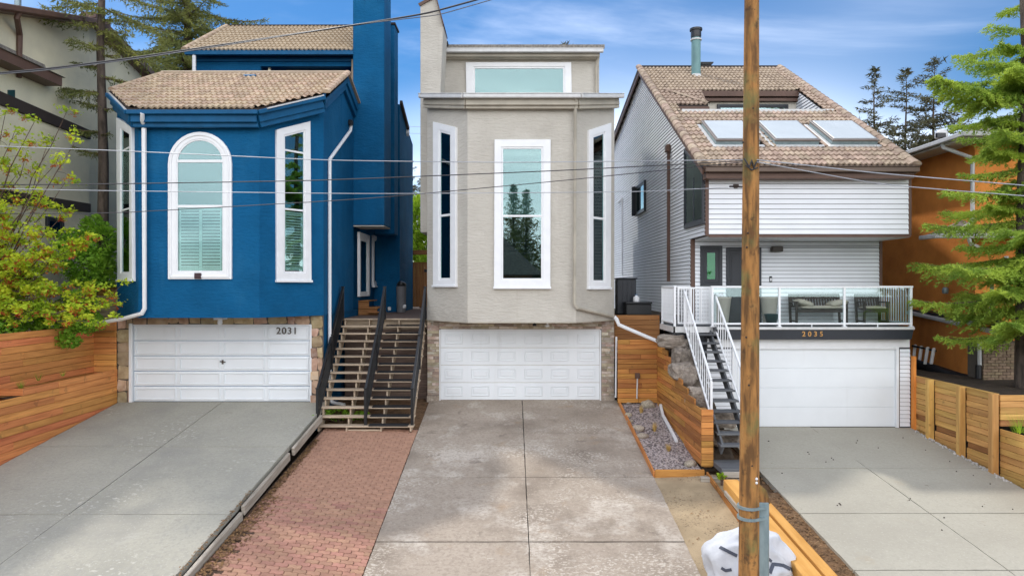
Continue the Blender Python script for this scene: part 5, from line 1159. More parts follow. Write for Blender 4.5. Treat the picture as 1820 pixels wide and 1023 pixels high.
def gate():
    Y = 31.0; x0, x1 = PX(710, Y), PX(759, Y) + .4; zb, zt = PZ(545, Y), PZ(467, Y); t = thing('garden_gate', 'brown vertical board gate between the blue and beige houses', 'gate', ((x0 + x1) / 2, Y, zb)); x = x0 + .02
    while x < x1: plank('board', (x + .07, Y, zb), (x + .07, Y, zt - .03), .135, .025, m_fence, t, up=(1, 0, 0)); x += .14
    mb = MB(); mb.box(x0 - .05, x1, Y - .05, Y + .05, zt - .03, zt + .03); mb.build('rail', m_fence, t)
    for px in (721, 727, 733, 739, 745, 751): mb = MB(); mb.box(PX(px, Y) - .012, PX(px, Y) + .012, Y - .025, Y - .012, PZ(529, Y), PZ(522, Y)); mb.build('slot', m_litter, t)
    for px, py in ((716, 475), (757, 481)): p = P(px, py, Y); mb = MB(); mb.box(p.x - .07, p.x + .07, Y - .05, Y - .02, p.z - .06, p.z + .06); mb.build('hinge', m_black, t)
    t2 = thing('pergola_beam', 'horizontal brown beam on posts above the garden gate', 'beam', (x0, Y + .3, PZ(448, Y)))
    plank('beam', (x0 - .1, Y + .3, PZ(448, Y)), (x1, Y + .3, PZ(448, Y)), .2, .12, m_fence, t2); plank('post', (PX(712, Y), Y + .3, 2.2), (PX(712, Y), Y + .3, PZ(453, Y)), .1, .1, m_fence, t2, up=(1, 0, 0))
gate()
# ================================================================== cedar wall beside the gravel bed
def cedar_wall():
    t = thing('cedar_wall', 'golden cedar retaining wall with stepped top beside the gravel bed', 'wall', (4.3, 18, 0)); Y = 20.35; x0, x1 = 3.15, 4.33; zt = PZ(606, Y); z = .02; h = .145
    k = 0
    while z < zt - .05:
        cut = x0 + rnd.uniform(.3, .8)
        runs = [(x0, x1)] if k % 3 else [(x0, cut - .003), (cut + .003, x1)]
        for a, b in runs: plank('plank', (a, Y + rnd.uniform(-.012, .012), z + h / 2), (b, Y + rnd.uniform(-.012, .012), z + h / 2), h - .008, .04, m_gold, t)
        z += h; k += 1
    # long side: each course ends where the bank drops
    X = 4.345; z = -.62; k = 0
    while z < 1.93:
        Y0 = 20.33
        lowY = 15.62 if z + h < .70 else 15.62 + ((z + h - .70) / 1.23) ** .8 * 4.3 - rnd.uniform(0, .25)
        far = min(Y0, 20.86 + (z + h - .05) / .150)
        if far > lowY + .15:
            c = lowY + (far - lowY) * rnd.uniform(.3, .7)
            for a, b in ((far, c + .004), (c - .004, lowY)): plank('plank', (X + rnd.uniform(-.008, .008), a, z + h / 2), (X + rnd.uniform(-.008, .008), b, z + h / 2), h - .008, .04, m_gold, t)
        z += h; k += 1
    z = -.62
    while z < .66: plank('plank', (4.325, 15.6, z + h / 2), (4.6, 15.6, z + h / 2), h - .008, .04, m_gold, t); z += h
    MB().box(4.4, 4.58, 15.64, 16.2, -.65, .62).build('post', m_gold, t)
cedar_wall()
def upper_planks():
    Y = 21.2; t = thing('upper_plank_wall', 'brown plank wall under the black box between the beige and white houses', 'wall', (4.0, Y, 1.3)); z = 1.25; h = .15
    while z < PZ(557, Y) - .05: plank('plank', (3.16, Y, z + h / 2), (PX(1172, Y), Y, z + h / 2), h - .006, .05, m_fence, t); z += h
    sheet('soil_bank', 3.16, 5.28, 21.2, 28, lambda x, y: PZ(557, Y) - .06, 2, 4, m_soil)
    sheet('soil_bank', 3.2, 4.7, 20.4, 21.15, lambda x, y: 1.25, 2, 2, m_soil)
    zt = PZ(557, Y) - .05
    c = thing('garden_cabinet', 'dark grey garden cabinet with vertical panels beside the white siding', 'cabinet', (PX(1113, 22), 22, zt))
    a, b = PX(1097, 22), PX(1131, 22); MB().box(a, b, 22, 22.5, zt, PZ(496, 22)).build('cabinet_body', m_char, c, bevel=.02)
    for i in range(4): q = a + (b - a) * i / 4; MB().box(q + .012, q + (b - a) / 4 - .012, 21.98, 22.0, zt + .03, PZ(499, 22)).build('panel', m_char, c)
    MB().box(a - .03, b + .03, 21.95, 22.55, PZ(496, 22) + .002, PZ(493.5, 22)).build('cabinet_lid', m_char, c, bevel=.01)
    c = thing('storage_box', 'low black storage box in front of the grey cabinet', 'box', (PX(1134, 21.5), 21.5, zt)); MB().box(PX(1112, 21.5), PX(1157, 21.5), 21.4, 21.9, zt, PZ(540, 21.5)).build('box_body', m_black, c, bevel=.02); MB().box(PX(1111, 21.5), PX(1158, 21.5), 21.37, 21.93, PZ(540, 21.5) + .002, PZ(536.5, 21.5)).build('box_lid', m_black, c, bevel=.015)
    p = P(1131, 536, 21.6); c = thing('white_jug', 'small white plastic jug standing on the black box', 'jug', p); MB().lathe(p, [(.09, 0), (.1, .02), (.1, .14), (.04, .18), (.04, .21)], 10).build('jug_body', m_white, c, True); MB().lathe(p + Vector((0, 0, .211)), [(.045, 0), (.045, .03)], 8).build('jug_cap', m_blue, c)
upper_planks()
# ================================================================== left retaining walls
def left_walls():
    t = thing('cedar_retaining_wall', 'lower red cedar plank wall along the left driveway', 'wall', (-11.2, 17, .3)); X = -11.17; h = .165; z = 1.16 - h
    Ys = (15.6, 19.28)
    def run(par, X, z, a, b, bot):
        """boards from Y a to b, the lowest cut to the slope"""
        c = a + (b - a) * rnd.uniform(.25, .75); segs = [(a, c - .003), (c + .003, b)] if b - a > 2 else [(a, b)]
        for u, v in segs: plank('plank', (X + rnd.uniform(-.006, .006), u, z + h / 2), (X + rnd.uniform(-.006, .006), v, z + h / 2), h - .008, .045, m_cedar, par)
    while z > -1.3:
        a, b = Ys; lim = min(b, (z + h + .02 - .222) / .139 + 19.3) if z < .2 else b
        if z > .9 - .01: run(t, X, z, 15.6, 19.28, 0)
        else: run(t, X, z, max(10.4, 10.4), max(10.6, lim), 0)
        z -= h
    plank('plank', (-12.4, 15.58, 1.08), (-11.15, 15.58, 1.08), .16, .045, m_cedar, t)
    MB().box(-11.24, -11.2, 11, 19.2, -1.4, .92).build('post', m_cedar, t)
    t = thing('cedar_retaining_wall', 'upper red cedar plank wall behind the narrow left planting bed', 'wall', (-11.8, 17, 1.6)); X = -11.78; z = .75
    zt = PZ(578, 19)
    while z < zt - .06: run(t, X, z, 11.5, 19.2, 0); z += h
    z = .75
    while z < zt + .05: plank('plank', (-11.78, 19.22, z + h / 2), (-11.14, 19.22, z + h / 2), h - .008, .045, m_cedar, t); z += h
    sheet('planting_bed', -11.77, -11.2, 15.6, 19.2, lambda x, y: .92 + .03 * math.sin(y * 3), 3, 10, m_soil, jitter=.05); sheet('planting_bed', -11.77, -11.2, 11, 15.56, lambda x, y: .72, 3, 10, m_soil, jitter=.05)
    sheet('terrace', -40, -11.8, 10, 19.02, lambda x, y: 2.05 + .03 * (y - 19) , 10, 10, m_soil, jitter=.1); sheet('terrace', -40, -11.17, 19.02, 24, lambda x, y: 2.2, 10, 4, m_soil, jitter=.1)
    t = thing('plank_screen', 'grey and tan plank screen behind the shrub at the blue house corner', 'fence', (-11.6, 20.2, 2.2)); z = 2.1
    while z < PZ(512, 20.2): plank('plank', (-12.6, 20.2, z + .08), (-11.2, 20.2, z + .08), .152, .04, m_greywood if z < 3.2 else m_pine, t); z += .16
    plank('post', (-11.3, 20.12, 2), (-11.3, 20.12, PZ(504, 20.1)), .1, .1, m_greywood, t, up=(1, 0, 0))
left_walls()
for i, (px, py, Y, lab) in enumerate(((38, 686, 16.2, 'clump of green blades at the near end of the left planting bed'), (68, 672, 16.5, 'second clump of green blades in the left planting bed, by the wall step'), (112, 664, 17.3, 'tiny green sprout further along the left planting bed'))):
    grass_tuft(px, py + 3, .26 - .05 * i, 26 - 6 * i, lab, m_leaf_g, Y, .12)
# ================================================================== right fence
def right_fence():
    t = thing('wooden_fence', 'new golden plank fence with thick posts along the right driveway', 'fence', (10.92, 17, 0)); X = 10.95; h = .142; zt = 1.05
    for y in (17.72, 16.5, 15.38): plank('post', (X - .10, y, rightz(y) - .25), (X - .10, y, zt + .03), .15, .15, m_pine, t, up=(0, 1, 0), bevel=.012)
    for a, b in ((18.55, 17.80), (17.63, 16.59), (16.41, 15.46)):
        z = zt - h
        while z > rightz(a) - .5:
            dark = rightz(a) + .16 < z < rightz(a) + .30
            plank('plank', (X + rnd.uniform(-.008, .008) + (.03 if dark else 0), a, z + h / 2), (X + rnd.uniform(-.008, .008) + (.03 if dark else 0), b, z + h / 2), h - .008, .045, m_fence if dark else m_pine, t); z -= h
    plank('cap', (X + .01, 18.55, zt + .012), (X + .01, 15.4, zt + .012), .08, .022, m_pine, t, up=(1, 0, 0))
    z = zt - h
    while z > .2: plank('plank', (X + .04, 15.38 + rnd.uniform(-.006, .006), z + h / 2), (13.5, 15.38, z + h / 2), h - .008, .045, m_pine if z > .45 else m_fence, t); z -= h
    z = .29 - h
    while z > -1.6: plank('plank', (X + .05 + rnd.uniform(-.006, .006), 15.36, z + h / 2), (X + .05, 11.5, z + h / 2), h - .008, .045, m_pine, t); z -= h
    sheet('planting_bed', 11.0, 13.6, 11, 15.34, lambda x, y: .12, 4, 6, m_soil, jitter=.06)
    sheet('terrace', 10.98, 40, 15.4, 27, lambda x, y: .96 + max(0, y - 18.6) * .02, 12, 10, m_soil, jitter=.06)
right_fence()
MB().box(10.86, 10.93, 18.45, 18.58, -.4, 1.6).build('rust_post', m_orange, None, label='narrow rust red post between the white garage and the fence', cat='post')
grass_tuft(1812, 768, .42, 50, 'bright green plant in the right planter', m_leaf_b, 14.6, .25)
def white_pebbles():
    V = MB(); bm = bmesh.new(); bmesh.ops.create_icosphere(bm, subdivisions=1, radius=1); base = [v.co.copy() for v in bm.verts]; fc = [tuple(v.index for v in f.verts) for f in bm.faces]; bm.free()
    for _ in range(170):
        y = rnd.uniform(14.8, 18.3); s = rnd.uniform(.01, .03); c = Vector((10.84 - abs(rnd.gauss(0, .05)), y, rightz(y) + s * .4)); V.add([c + b * s * rnd.uniform(.8, 1.1) for b in base], fc)
    me, c = V.mesh('pebbles', mk('white_pebble', (.55, .52, .48), rough=.9, coord='POS', scale=9), False, 0, True, False); o = bpy.data.objects.new('pebbles', me); link(o, Matrix.Translation(c)); tags(o, 'white pebbles along the foot of the new fence', kind='stuff')
white_pebbles()
# silt fabric roll, crates
mb = MB(); pts = [P(1612, 642, 21), P(1640, 655, 20.5), P(1690, 672, 19.6), P(1740, 680, 18.9), P(1790, 690, 18.3), P(1850, 706, 17.6)]
rings = []
for i, p in enumerate(pts): 
    r = (.2, .26, .2, .17, .15, .12)[i]; rings.append([p + Vector((math.cos(a) * .1, math.cos(a) * r * 1.6, math.sin(a) * r * (.9 + .25 * math.sin(3 * a + i)))) for a in [2 * math.pi * k / 14 for k in range(14)]])
mb.loft(rings).build('silt_fabric', m_fabric, None, smooth='all', label='black silt fabric lying on the soil behind the right fence', cat='fabric')
t = thing('plastic_lattice', 'leaning pale plastic panel with thick slats by the orange wall', 'panel', P(1640, 640, 20.5))
for i in range(4): a, b = P(1622 + i * 11, 648 - 2 * i + i * 1.5, 20.8 - .3 * i), P(1627 + i * 11, 612 + i * 2, 21.1 - .3 * i); MB().bar(a, b, .09, .05).build('slat', m_alu, t, bevel=.02)
MB().bar(P(1622, 614, 21.1), P(1663, 623, 20.2), .06, .05).build('rail', m_black, t)
# ================================================================== orange house
def orange_house():
    xc, Yc = PX(1733, 20.0), 20.0; h = thing('orange_house', 'burnt orange stucco house with grey shingle roofs and white gutters', 'house', (xc + 2, 21, .9))
    ze = PZ(243, 19.6)
    mb = MB(); body(mb, [(xc, Yc), (xc + 9, Yc), (xc + 9, 30), (xc, 30)], .2, ze - .02); mb.build('wall', m_orange, h)
    # hip roof with overhang
    ox = xc - .75; ey = 19.35; zE = ze + .05; rid = [(xc + 3.6, 23.6, zE + 1.65), (xc + 3.6, 27.5, zE + 1.65)]
    A, B_, C_, D_ = Vector((ox, ey, zE)), Vector((xc + 9.7, ey, zE)), Vector((xc + 9.7, 31, zE)), Vector((ox, 31, zE)); R0, R1 = Vector(rid[0]), Vector(rid[1])
    R0 = Vector((xc + 3.7, 23.9, zE + 1.55)); R1 = Vector((xc + 3.7, 27, zE + 1.55))
    th = Vector((0, 0, -.1)); mb = MB(); V = [A, B_, C_, D_, R0, R1] + [v + th for v in (A, B_, C_, D_)]
    mb.add(V, [(0, 1, 4), (1, 2, 5, 4), (2, 3, 5), (3, 0, 4, 5), (0, 6, 7, 1), (1, 7, 8, 2), (2, 8, 9, 3), (3, 9, 6, 0), (6, 9, 8, 7)]); mb.build('roof', m_shingle, h)
    # shingle courses on the visible slopes
    def courses(p0, p1, q0, q1, n, name='shingle_course', par=h):
        p0, p1, q0, q1 = map(Vector, (p0, p1, q0, q1)); nn = (p1 - p0).cross(q0 - p0).normalized(); nn = nn if nn.z > 0 else -nn
        for i in range(n):
            a, b = i / n, (i + 1.15) / n; b = min(b, 1); v = [p0.lerp(q0, a), p1.lerp(q1, a), p1.lerp(q1, b), p0.lerp(q0, b)]; mb = MB(); mb.hexa([v[0] + nn * .003, v[1] + nn * .003, v[2] + nn * .002, v[3] + nn * .002, v[0] + nn * .026, v[1] + nn * .026, v[2] + nn * .006, v[3] + nn * .006]); mb.build(name, m_shingle, par)
    courses(D_, A, R1 + Vector((0, 0, 0)), R0, 16); courses(A, B_, R0, R0 + Vector((.05, 0, 0)), 16)
    mb = MB(); g = Vector((0, 0, -.04)); mb.bar(D_ + Vector((-.06, 0, -.04)), A + Vector((-.06, -.1, -.04)), .13, .13); mb.bar(A + Vector((-.1, -.06, -.04)), B_ + Vector((0, -.06, -.04)), .13, .13); mb.build('gutter', m_alu, h, bevel=.02)
    mb = MB(); mb.box(ox + .02, xc + 9.6, ey + .02, 30.9, zE - .17, zE - .11); mb.build('soffit', m_planter, h)
    p = P(1648, 238, 21.5); p = Vector((xc + .4, 22.2, zE + .48)); mb = MB(); mb.lathe(p, [(.19, 0), (.19, .12), (.17, .2), (.09, .27), (.02, .29)], 14); v = mb.build('roof_turbine', m_alu, h, True); MB().box(p.x - .26, p.x + .02, p.y - .2, p.y - .1, p.z - .02, p.z + .12).build('vent_opening', m_black, v)
    # downspouts
    X = xc - .06
    def onx(px, py): k = (px - CX) / F; Y = X / k; return Vector((X, Y, PZ(py, Y)))
    a, b = onx(1691, 258), onx(1728.5, 281); a = Vector((ox - .02, b.y + .3, zE - .1))
    downspout(h, [a + Vector((0, 0, .02)), a + Vector((.05, 0, -.12)), Vector((X, b.y, b.z)), onx(1728.5, 392), onx(1724, 396) + Vector((-.05, -.1, 0))], m_alu, .055); 
    # mid-height porch roof
    zp = PZ(420, 19.0); pa = Vector((PX(1660, 20.3), 20.3, PZ(416, 20.3))); 
    xa = PX(1660, 19.4); V0 = Vector((xa, 19.2, PZ(417, 19.2))); V1 = Vector((xa + 5, 19.2, V0.z)); V2 = Vector((xa + 5, 20.6, V0.z + .55)); V3 = Vector((xa + 1.6, 20.6, V0.z + .55)); V4 = Vector((xa + .15, 20.2, V0.z + .02))
    mb = MB(); th = Vector((0, 0, -.1)); mb.add([V0, V1, V2, V3, V4, V0 + th, V1 + th, V2 + th, V3 + th, V4 + th], [(0, 1, 2, 3), (0, 3, 4), (5, 8, 7, 6), (5, 9, 8), (0, 5, 6, 1), (0, 4, 9, 5)]); mb.build('porch_roof', m_shingle, h)
    courses(V0, V1, V3, V2, 7)
    mb = MB(); mb.bar(V0 + Vector((-.06, -.05, -.04)), V1 + Vector((0, -.05, -.04)), .13, .13); mb.bar(V0 + Vector((-.06, -.05, -.04)), V4 + Vector((-.06, 0, -.04)), .1, .12); mb.build('porch_gutter', m_alu, h, bevel=.02)
    downspout(h, [onx(1720, 398) + Vector((-.06, -.2, 0)), P(1700, 412, 19.5), P(1690, 416, 19.3)], m_alu, .055); downspout(h, [P(1722, 424, 19.1), P(1726, 434, 19.1), P(1742, 440, 19.4)], m_alu, .05)
    MB().lathe(onx(1686, 517) + Vector((-.1, 0, -.08)), [(.07, 0), (.09, .05), (.09, .15), (.05, .2)], 10).build('dryer_vent', m_galv, h, True)
    for px, y0, y1, Y in ((1763, 478, 548, 18.6), (1789, 455, 540, 18.6)): downspout(h, [P(px, y0, Y), P(px, y1, Y)], m_alu, .05)
    downspout(h, [P(1763, 545, 18.6), P(1760, 556, 18.6), P(1730, 568, 18.7), P(1721, 576, 18.7)], m_alu, .055)
    # garage block with lean-to roof
    xg = 12.15; Yg0, Yg1 = 18.7, 24; zr0, zr1 = PZ(583, 19.0), PZ(548, 20.2)
    xg = PX(1742, 18.6)
    mb = MB(); fA = Vector((xg - .0, Yg0, 0)); body(mb, [(PX(1618, 23.5), 23.5), (xg, Yg0 + .01), (xg + 3, Yg0 + .01), (xg + 3, 23.5)], .2, PZ(577, 18.7)); mb.build('low_wall', m_orange, h)
    a0, a1 = P(1615, 553, 23.2), P(1768, 587, 18.2); b0, b1 = P(1612, 537, 24.2), P(1790, 545, 20.0); 
    mb = MB(); mb.add([a0, a1, b1, b0] + [v - Vector((0, 0, .1)) for v in (a0, a1, b1, b0)], [(0, 1, 2, 3), (4, 7, 6, 5), (0, 4, 5, 1), (1, 5, 6, 2), (3, 2, 6, 7), (0, 3, 7, 4)]); mb.build('lean_to_roof', m_darkbrown, h)
    for i in range(7): q = lambda a, b: a.lerp(b, i / 7 + .01); MB().bar(q(a0, b0) + Vector((0, 0, .03)), q(a1, b1) + Vector((0, 0, .03)), .05, .03).build('roof_batten', m_char, h)
    mb = MB(); mb.bar(a0 + Vector((-.05, -.05, -.03)), a1 + Vector((-.05, -.05, -.03)), .12, .12); mb.build('low_gutter', m_alu, h, bevel=.02)
    downspout(h, [P(1741, 608, 18.5), P(1741, 650, 18.5)], m_alu, .05); MB().tube([P(1739, 648, 18.45), P(1739, 672, 18.45)], .07, 8).build('drain_boot', m_black, h)
    # brick pier
    fb = Face((PX(1746, 18.5), 18.5), (PX(1746, 18.5) + 2.2, 18.5)); z0, z1 = .7, PZ(606, 18.5); zt = z1
    mb = MB(); fb.rect(mb, 0, 2.2, z0, zt, -.6, -.006); mb.build('pier_core', m_mortar, h)
    me, _ = MB().box(-.1, .1, -.04, .02, -.034, .034).mesh('brick', m_brick, False, .004, False); half, _ = MB().box(-.045, .045, -.04, .02, -.034, .034).mesh('brick', m_brick, False, .004, False)
    z = z0 + .04; k = 0
    while z < zt - .03:
        x = .0
        while x < 2.1:
            if k % 2 and x == 0: p = fb.pt(.05, z); piece('brick', half, Matrix.Translation(p), h); x += .11; continue
            if not (x > PX(1806, 18.5) - PX(1746, 18.5) - .1 and z < PZ(640, 18.5)): piece('brick', me, Matrix.Translation(fb.pt(x + .1, z) + Vector((0, rnd.uniform(-.006, .006), 0))), h)
            x += .212
        z += .079; k += 1
    mb = MB(); fb.rect(mb, PX(1807, 18.5) - PX(1746, 18.5), 2.2, PZ(642, 18.5), PZ(637, 18.5), -.05, .05); fb.rect(mb, PX(1807, 18.5) - PX(1746, 18.5), PX(1811, 18.5) - PX(1746, 18.5), .7, PZ(642, 18.5), -.05, .045); mb.build('garage_frame', m_galv, h)
    mb = MB(); fb.rect(mb, PX(1811, 18.5) - PX(1746, 18.5), 2.2, .7, PZ(642, 18.5), -.04, .0); mb.build('garage_panel', m_char, h)
orange_house()
# ================================================================== cream apartment block at the far left
def cream_block():
    X = -13.5; Yn, Yf_ = 14.0, PX(158, 1) and 21.8; h = thing('cream_building', 'cream stucco apartment building with brown sloping trim boards', 'building', (X - 4, 18, 2.2))
    zt = lambda y: 10.7 + .29 * (y - 18)
    mb = MB(); mb.loft([[Vector((x, Yn, 1.5)), Vector((x, 21.8, 1.5)), Vector((x, 21.8, zt(21.8))), Vector((x, Yn, zt(Yn)))] for x in (X, X - 9)]); mb.loft([[Vector((x, 21.7, 1.5)), Vector((x, 25.3, 1.5)), Vector((x, 25.3, 11.3)), Vector((x, 21.7, 12.1))] for x in (X - .25, X - 8)]); mb.build('wall', m_cream, h)
    fs = Face((X, Yn), (X, 27))
    mb = MB()
    for (pa, pb, pc, pd) in (((-40, 172), (158, 248), (158, 232), (-40, 146)), ((-40, 356), (158, 377), (158, 362), (-40, 330))):
        fs.poly(mb, [fs.px(*pa), fs.px(*pb), fs.px(*pc), fs.px(*pd)], -.01, .07)
    mb.build('trim_board', m_darkbrown, h, bevel=.01)
    mb = MB(); mb.loft([[Vector((x, 13.5, zt(13.5) - .02)), Vector((x, 22.2, zt(22.2) - .02)), Vector((x, 22.2, zt(22.2) + .2)), Vector((x, 13.5, zt(13.5) + .2))] for x in (X + .45, X - 9.5)]); mb.build('roof', m_brown, h)
    mb = MB(); mb.bar((X - .1, 21.9, 12.2), (X - .1, 25.5, 11.4), .5, .2); mb.build('rear_fascia', m_brown, h)
    mb = MB(); mb.bar((X + .5, 14, zt(14) + .1), (X + .5, 21.9, zt(21.9) + .1), .14, .16); mb.build('gutter', m_brown, h, bevel=.02)
    X2 = X + .07
    def ons(px, py): k = (px - CX) / F; Y = X2 / k; return Vector((X2, Y, PZ(py, Y)))
    a = ons(8, 32); downspout(h, [Vector((X + .45, a.y, a.z + .15)), Vector((X + .4, a.y, a.z)), ons(35, 62), ons(34, 138)], m_brown, .065)
    a, b = ons(-40, 146), ons(84, 146); mb = MB(); mb.box(X, X + .5, 13, b.y, b.z - .12, b.z + .14); mb.build('canopy', m_brown, h); mb = MB(); mb.hexa([(X, 13, b.z + .15), (X + .55, 13, b.z + .15), (X + .55, b.y + .1, b.z + .15), (X, b.y + .1, b.z + .15), (X, 13, b.z + .5), (X + .1, 13, b.z + .2), (X + .1, b.y, b.z + .2), (X, b.y, b.z + .5)]); mb.build('canopy_roof', m_shingle, h)
    mb = MB(); O = facepx(fs, (80, 418), (110, 416), (110, 387), (80, 384)); O = [(O[0][0], O[0][1]), (O[1][0], O[0][1]), (O[1][0], O[3][1]), (O[0][0], O[3][1])]; window(h, fs, O, (.08, .08, .08, .08), mtrim=m_char, mframe=m_char, mpane=m_pane_d, sill=False)
    mb = MB(); O = facepx(fs, (13, 180), (25, 180), (25, 160), (13, 160)); fs.poly(mb, O, 0, .03); mb.build('wall_vent', m_teal, h)
    p = Vector((X - 1.2, 20.3, zt(20.3))); MB().lathe(p, [(.09, 0), (.09, 1.3)], 12).build('roof_pipe', m_galv, h, True)
cream_block()
# ================================================================== trees
def spruce_arrays(seed, H, z0, Rm, nb, ds=.09, nl=.09, nw=.016, per=3, droop=.25, sec=.42, pw=.85, dens=1.0, tipup=.15, azlim=None, hang=0.0, sparse=0.0):
    g = np.random.RandomState(seed); tris = []; tubes = []
    for i in range(nb):
        t = (i + g.rand()) / nb; h = z0 + (H - z0) * t; L = (Rm * (1 - t) ** pw + .12) * (.6 + .5 * g.rand()); az = i * 2.39996 + g.rand() * .8
        if g.rand() < sparse: continue
        if azlim is not None and not azlim(az, h): continue
        d = np.array([math.cos(az), math.sin(az), 0.0]); side = np.array([-d[1], d[0], 0.0]); n = max(4, int(L / ds)); s = (np.arange(n) + .5) / n
        rise = .28 * t; bend = g.randn() * .12
        def pos(s): return np.outer(s * L, d) + np.outer(bend * L * s * s, side) + np.outer(L * (rise * s - droop * s ** 1.5 + tipup * s ** 4), [0, 0, 1]) + np.array([0, 0, h])
        C = pos(s); tubes.append((pos(np.linspace(0, 1, 5)), max(.006, .016 * L)))
        bases = [C]; dirs = [np.tile(d, (n, 1))]
        for sg in (-1, 1):
            ang = sg * (55 + 20 * g.rand(n)) * math.pi / 180; d2 = np.outer(np.ones(n), d) * np.cos(ang)[:, None] + side * np.sin(ang)[:, None]; d2[:, 2] += -.12 - hang * (.4 + g.rand(n)) + .1 * g.randn(n)
            l2 = (sec * L * (1 - s * .78) * np.minimum(1, s * 4 + .15) * (.55 + .7 * g.rand(n)) + .05); m = np.maximum(1, (l2 / ds * 1.1 * dens)).astype(int)
            idx = np.repeat(np.arange(n), m); off = np.concatenate([np.arange(k) + .5 for k in m]) / m[idx]
            p = C[idx] + d2[idx] * (l2[idx] * off)[:, None]; p[:, 2] -= (l2[idx] * off) ** 2 * (.18 + hang)
            bases.append(p); dirs.append(d2[idx])
        Bq = np.concatenate(bases); Dq = np.concatenate(dirs); k = per
        Bq = np.repeat(Bq, k, 0); Dq = np.repeat(Dq, k, 0); q = len(Bq)
        Bq = Bq + g.randn(q, 3) * ds * .35
        v = Dq + g.randn(q, 3) * .55; v[:, 2] += .12 - hang * .8; v /= np.linalg.norm(v, axis=1)[:, None] + 1e-6
        w = np.cross(v, g.randn(q, 3)); w /= np.linalg.norm(w, axis=1)[:, None] + 1e-6
        ln = nl * (.6 + .8 * g.rand(q)); T = np.stack([Bq - w * nw, Bq + w * nw, Bq + v * ln[:, None]], 1); tris.append(T.reshape(-1, 3))
    return np.concatenate(tris), tubes
def spruce(label, base, seed, H, z0, Rm, nb, tr, mat, group=None, copies=None, name='spruce_tree', **k):
    V, tubes = spruce_arrays(seed, H, z0, Rm, nb, **k); t = thing(name, label, 'tree', base, group)
    me = tri_mesh('crown', V, 3, mat); o = bpy.data.objects.new('crown', me); link(o, Matrix.Translation(Vector(base)), t)
    mb = MB(); pts = [Vector((.05 * math.sin(i * 1.3 + seed), .05 * math.cos(i * 1.7), H * i / 10 - (.5 if i == 0 else 0))) for i in range(11)]; mb.tube(pts, [tr * (1.15 if i == 0 else 1) * (1 - i / 10) ** .85 + .012 for i in range(11)], 10)
    me, c = mb.mesh('trunk', m_bark, True); o = bpy.data.objects.new('trunk', me); link(o, Matrix.Translation(Vector(base) + c), t)
    mb = MB()
    for C, r in tubes: mb.tube([Vector(p) for p in C], [r, r * .85, r * .65, r * .45, r * .2], 5, False)
    me, c = mb.mesh('limbs', m_twig, True, 0, True, False); o = bpy.data.objects.new('limbs', me); link(o, Matrix.Translation(Vector(base) + c), t); o['kind'] = 'stuff'
    return t, len(V) // 3
def copy_tree(t, loc, rz, sc, label, group):
    r = t.copy(); COL.objects.link(r); M0 = Matrix.Translation(Vector(loc)) @ Matrix.Rotation(rz, 4, 'Z') @ Matrix.Scale(sc, 4); r['label'] = label
    if group: r['group'] = group
    base = W[t.name]; r.matrix_basis = M0; W[r.name] = M0
    for c in list(t.children):
        q = c.copy(); COL.objects.link(q); q.parent = r; q.matrix_parent_inverse = Matrix(); q.matrix_basis = base.inverted() @ W[c.name]
    return r
NT = 0
t1, n = spruce('old sparse spruce with a bare grey trunk between the cream building and the blue house', (PX(182, 20.4), 20.4, 2.1), 5, 17, 7.6, 2.1, 74, .17, m_needle_d, droop=.32, hang=.25, sec=.30, ds=.085, nl=.11, nw=.019, per=3, sparse=.28); NT += n
def low_limbs(par, base, specs, mat, ds=.07, nl=.1, nw=.017, hang=.3, per=4, sec=.3, seed=3):
    """single boughs: (height, azimuth, length, droop)"""
    g = np.random.RandomState(seed); T_ = []; mb = MB()
    for (h, az, L, dr) in specs:
        V, tb = spruce_arrays(g.randint(9999), h + .01, h, L / .8, 1, ds=ds, nl=nl, nw=nw, per=per, droop=dr, sec=sec, hang=hang, tipup=.1)
        c, s = math.cos(az), math.sin(az); a0 = math.atan2(tb[0][0][-1][1], tb[0][0][-1][0]); c, s = math.cos(az - a0), math.sin(az - a0); Rm_ = np.array([[c, -s, 0], [s, c, 0], [0, 0, 1]])
        T_.append(V @ Rm_.T); C = tb[0][0] @ Rm_.T; mb.tube([Vector(p) for p in C], [.03, .026, .02, .014, .006], 5, False)
    me = tri_mesh('crown', np.concatenate(T_), 3, mat); o = bpy.data.objects.new('lower_boughs', me); link(o, Matrix.Translation(Vector(base)), par)
    me, c = mb.mesh('limbs', m_twig, True, 0, True, False); o = bpy.data.objects.new('limbs', me); link(o, Matrix.Translation(Vector(base) + c), par); o['kind'] = 'stuff'
b = Vector((PX(182, 20.4), 20.4, 2.1)); zz = lambda py: PZ(py, 20.4) - 2.1
low_limbs(t1, b, [(zz(190), math.pi * .98, 1.5, .05), (zz(165), math.pi * .95, 1.75, -.12), (zz(235), math.pi * 1.02, 1.0, .1), (zz(240), -.2, .5, .2), (zz(195), .1, .55, .2), (zz(275), math.pi * 1.03, 1.3, -.05), (zz(120), math.pi, 1.6, .1), (zz(100), .1, 1.1, .2), (zz(90), 3.4, 1.5, .1)], m_needle_d)
spruce('tall dense spruce rising behind the blue house roof', (PX(333, 32), 32, 2.2), 8, 25, 9, 4.6, 150, .3, m_needle_d, droop=.22, hang=.18, sec=.36, ds=.12, nl=.16, nw=.024, per=3, sparse=.1)
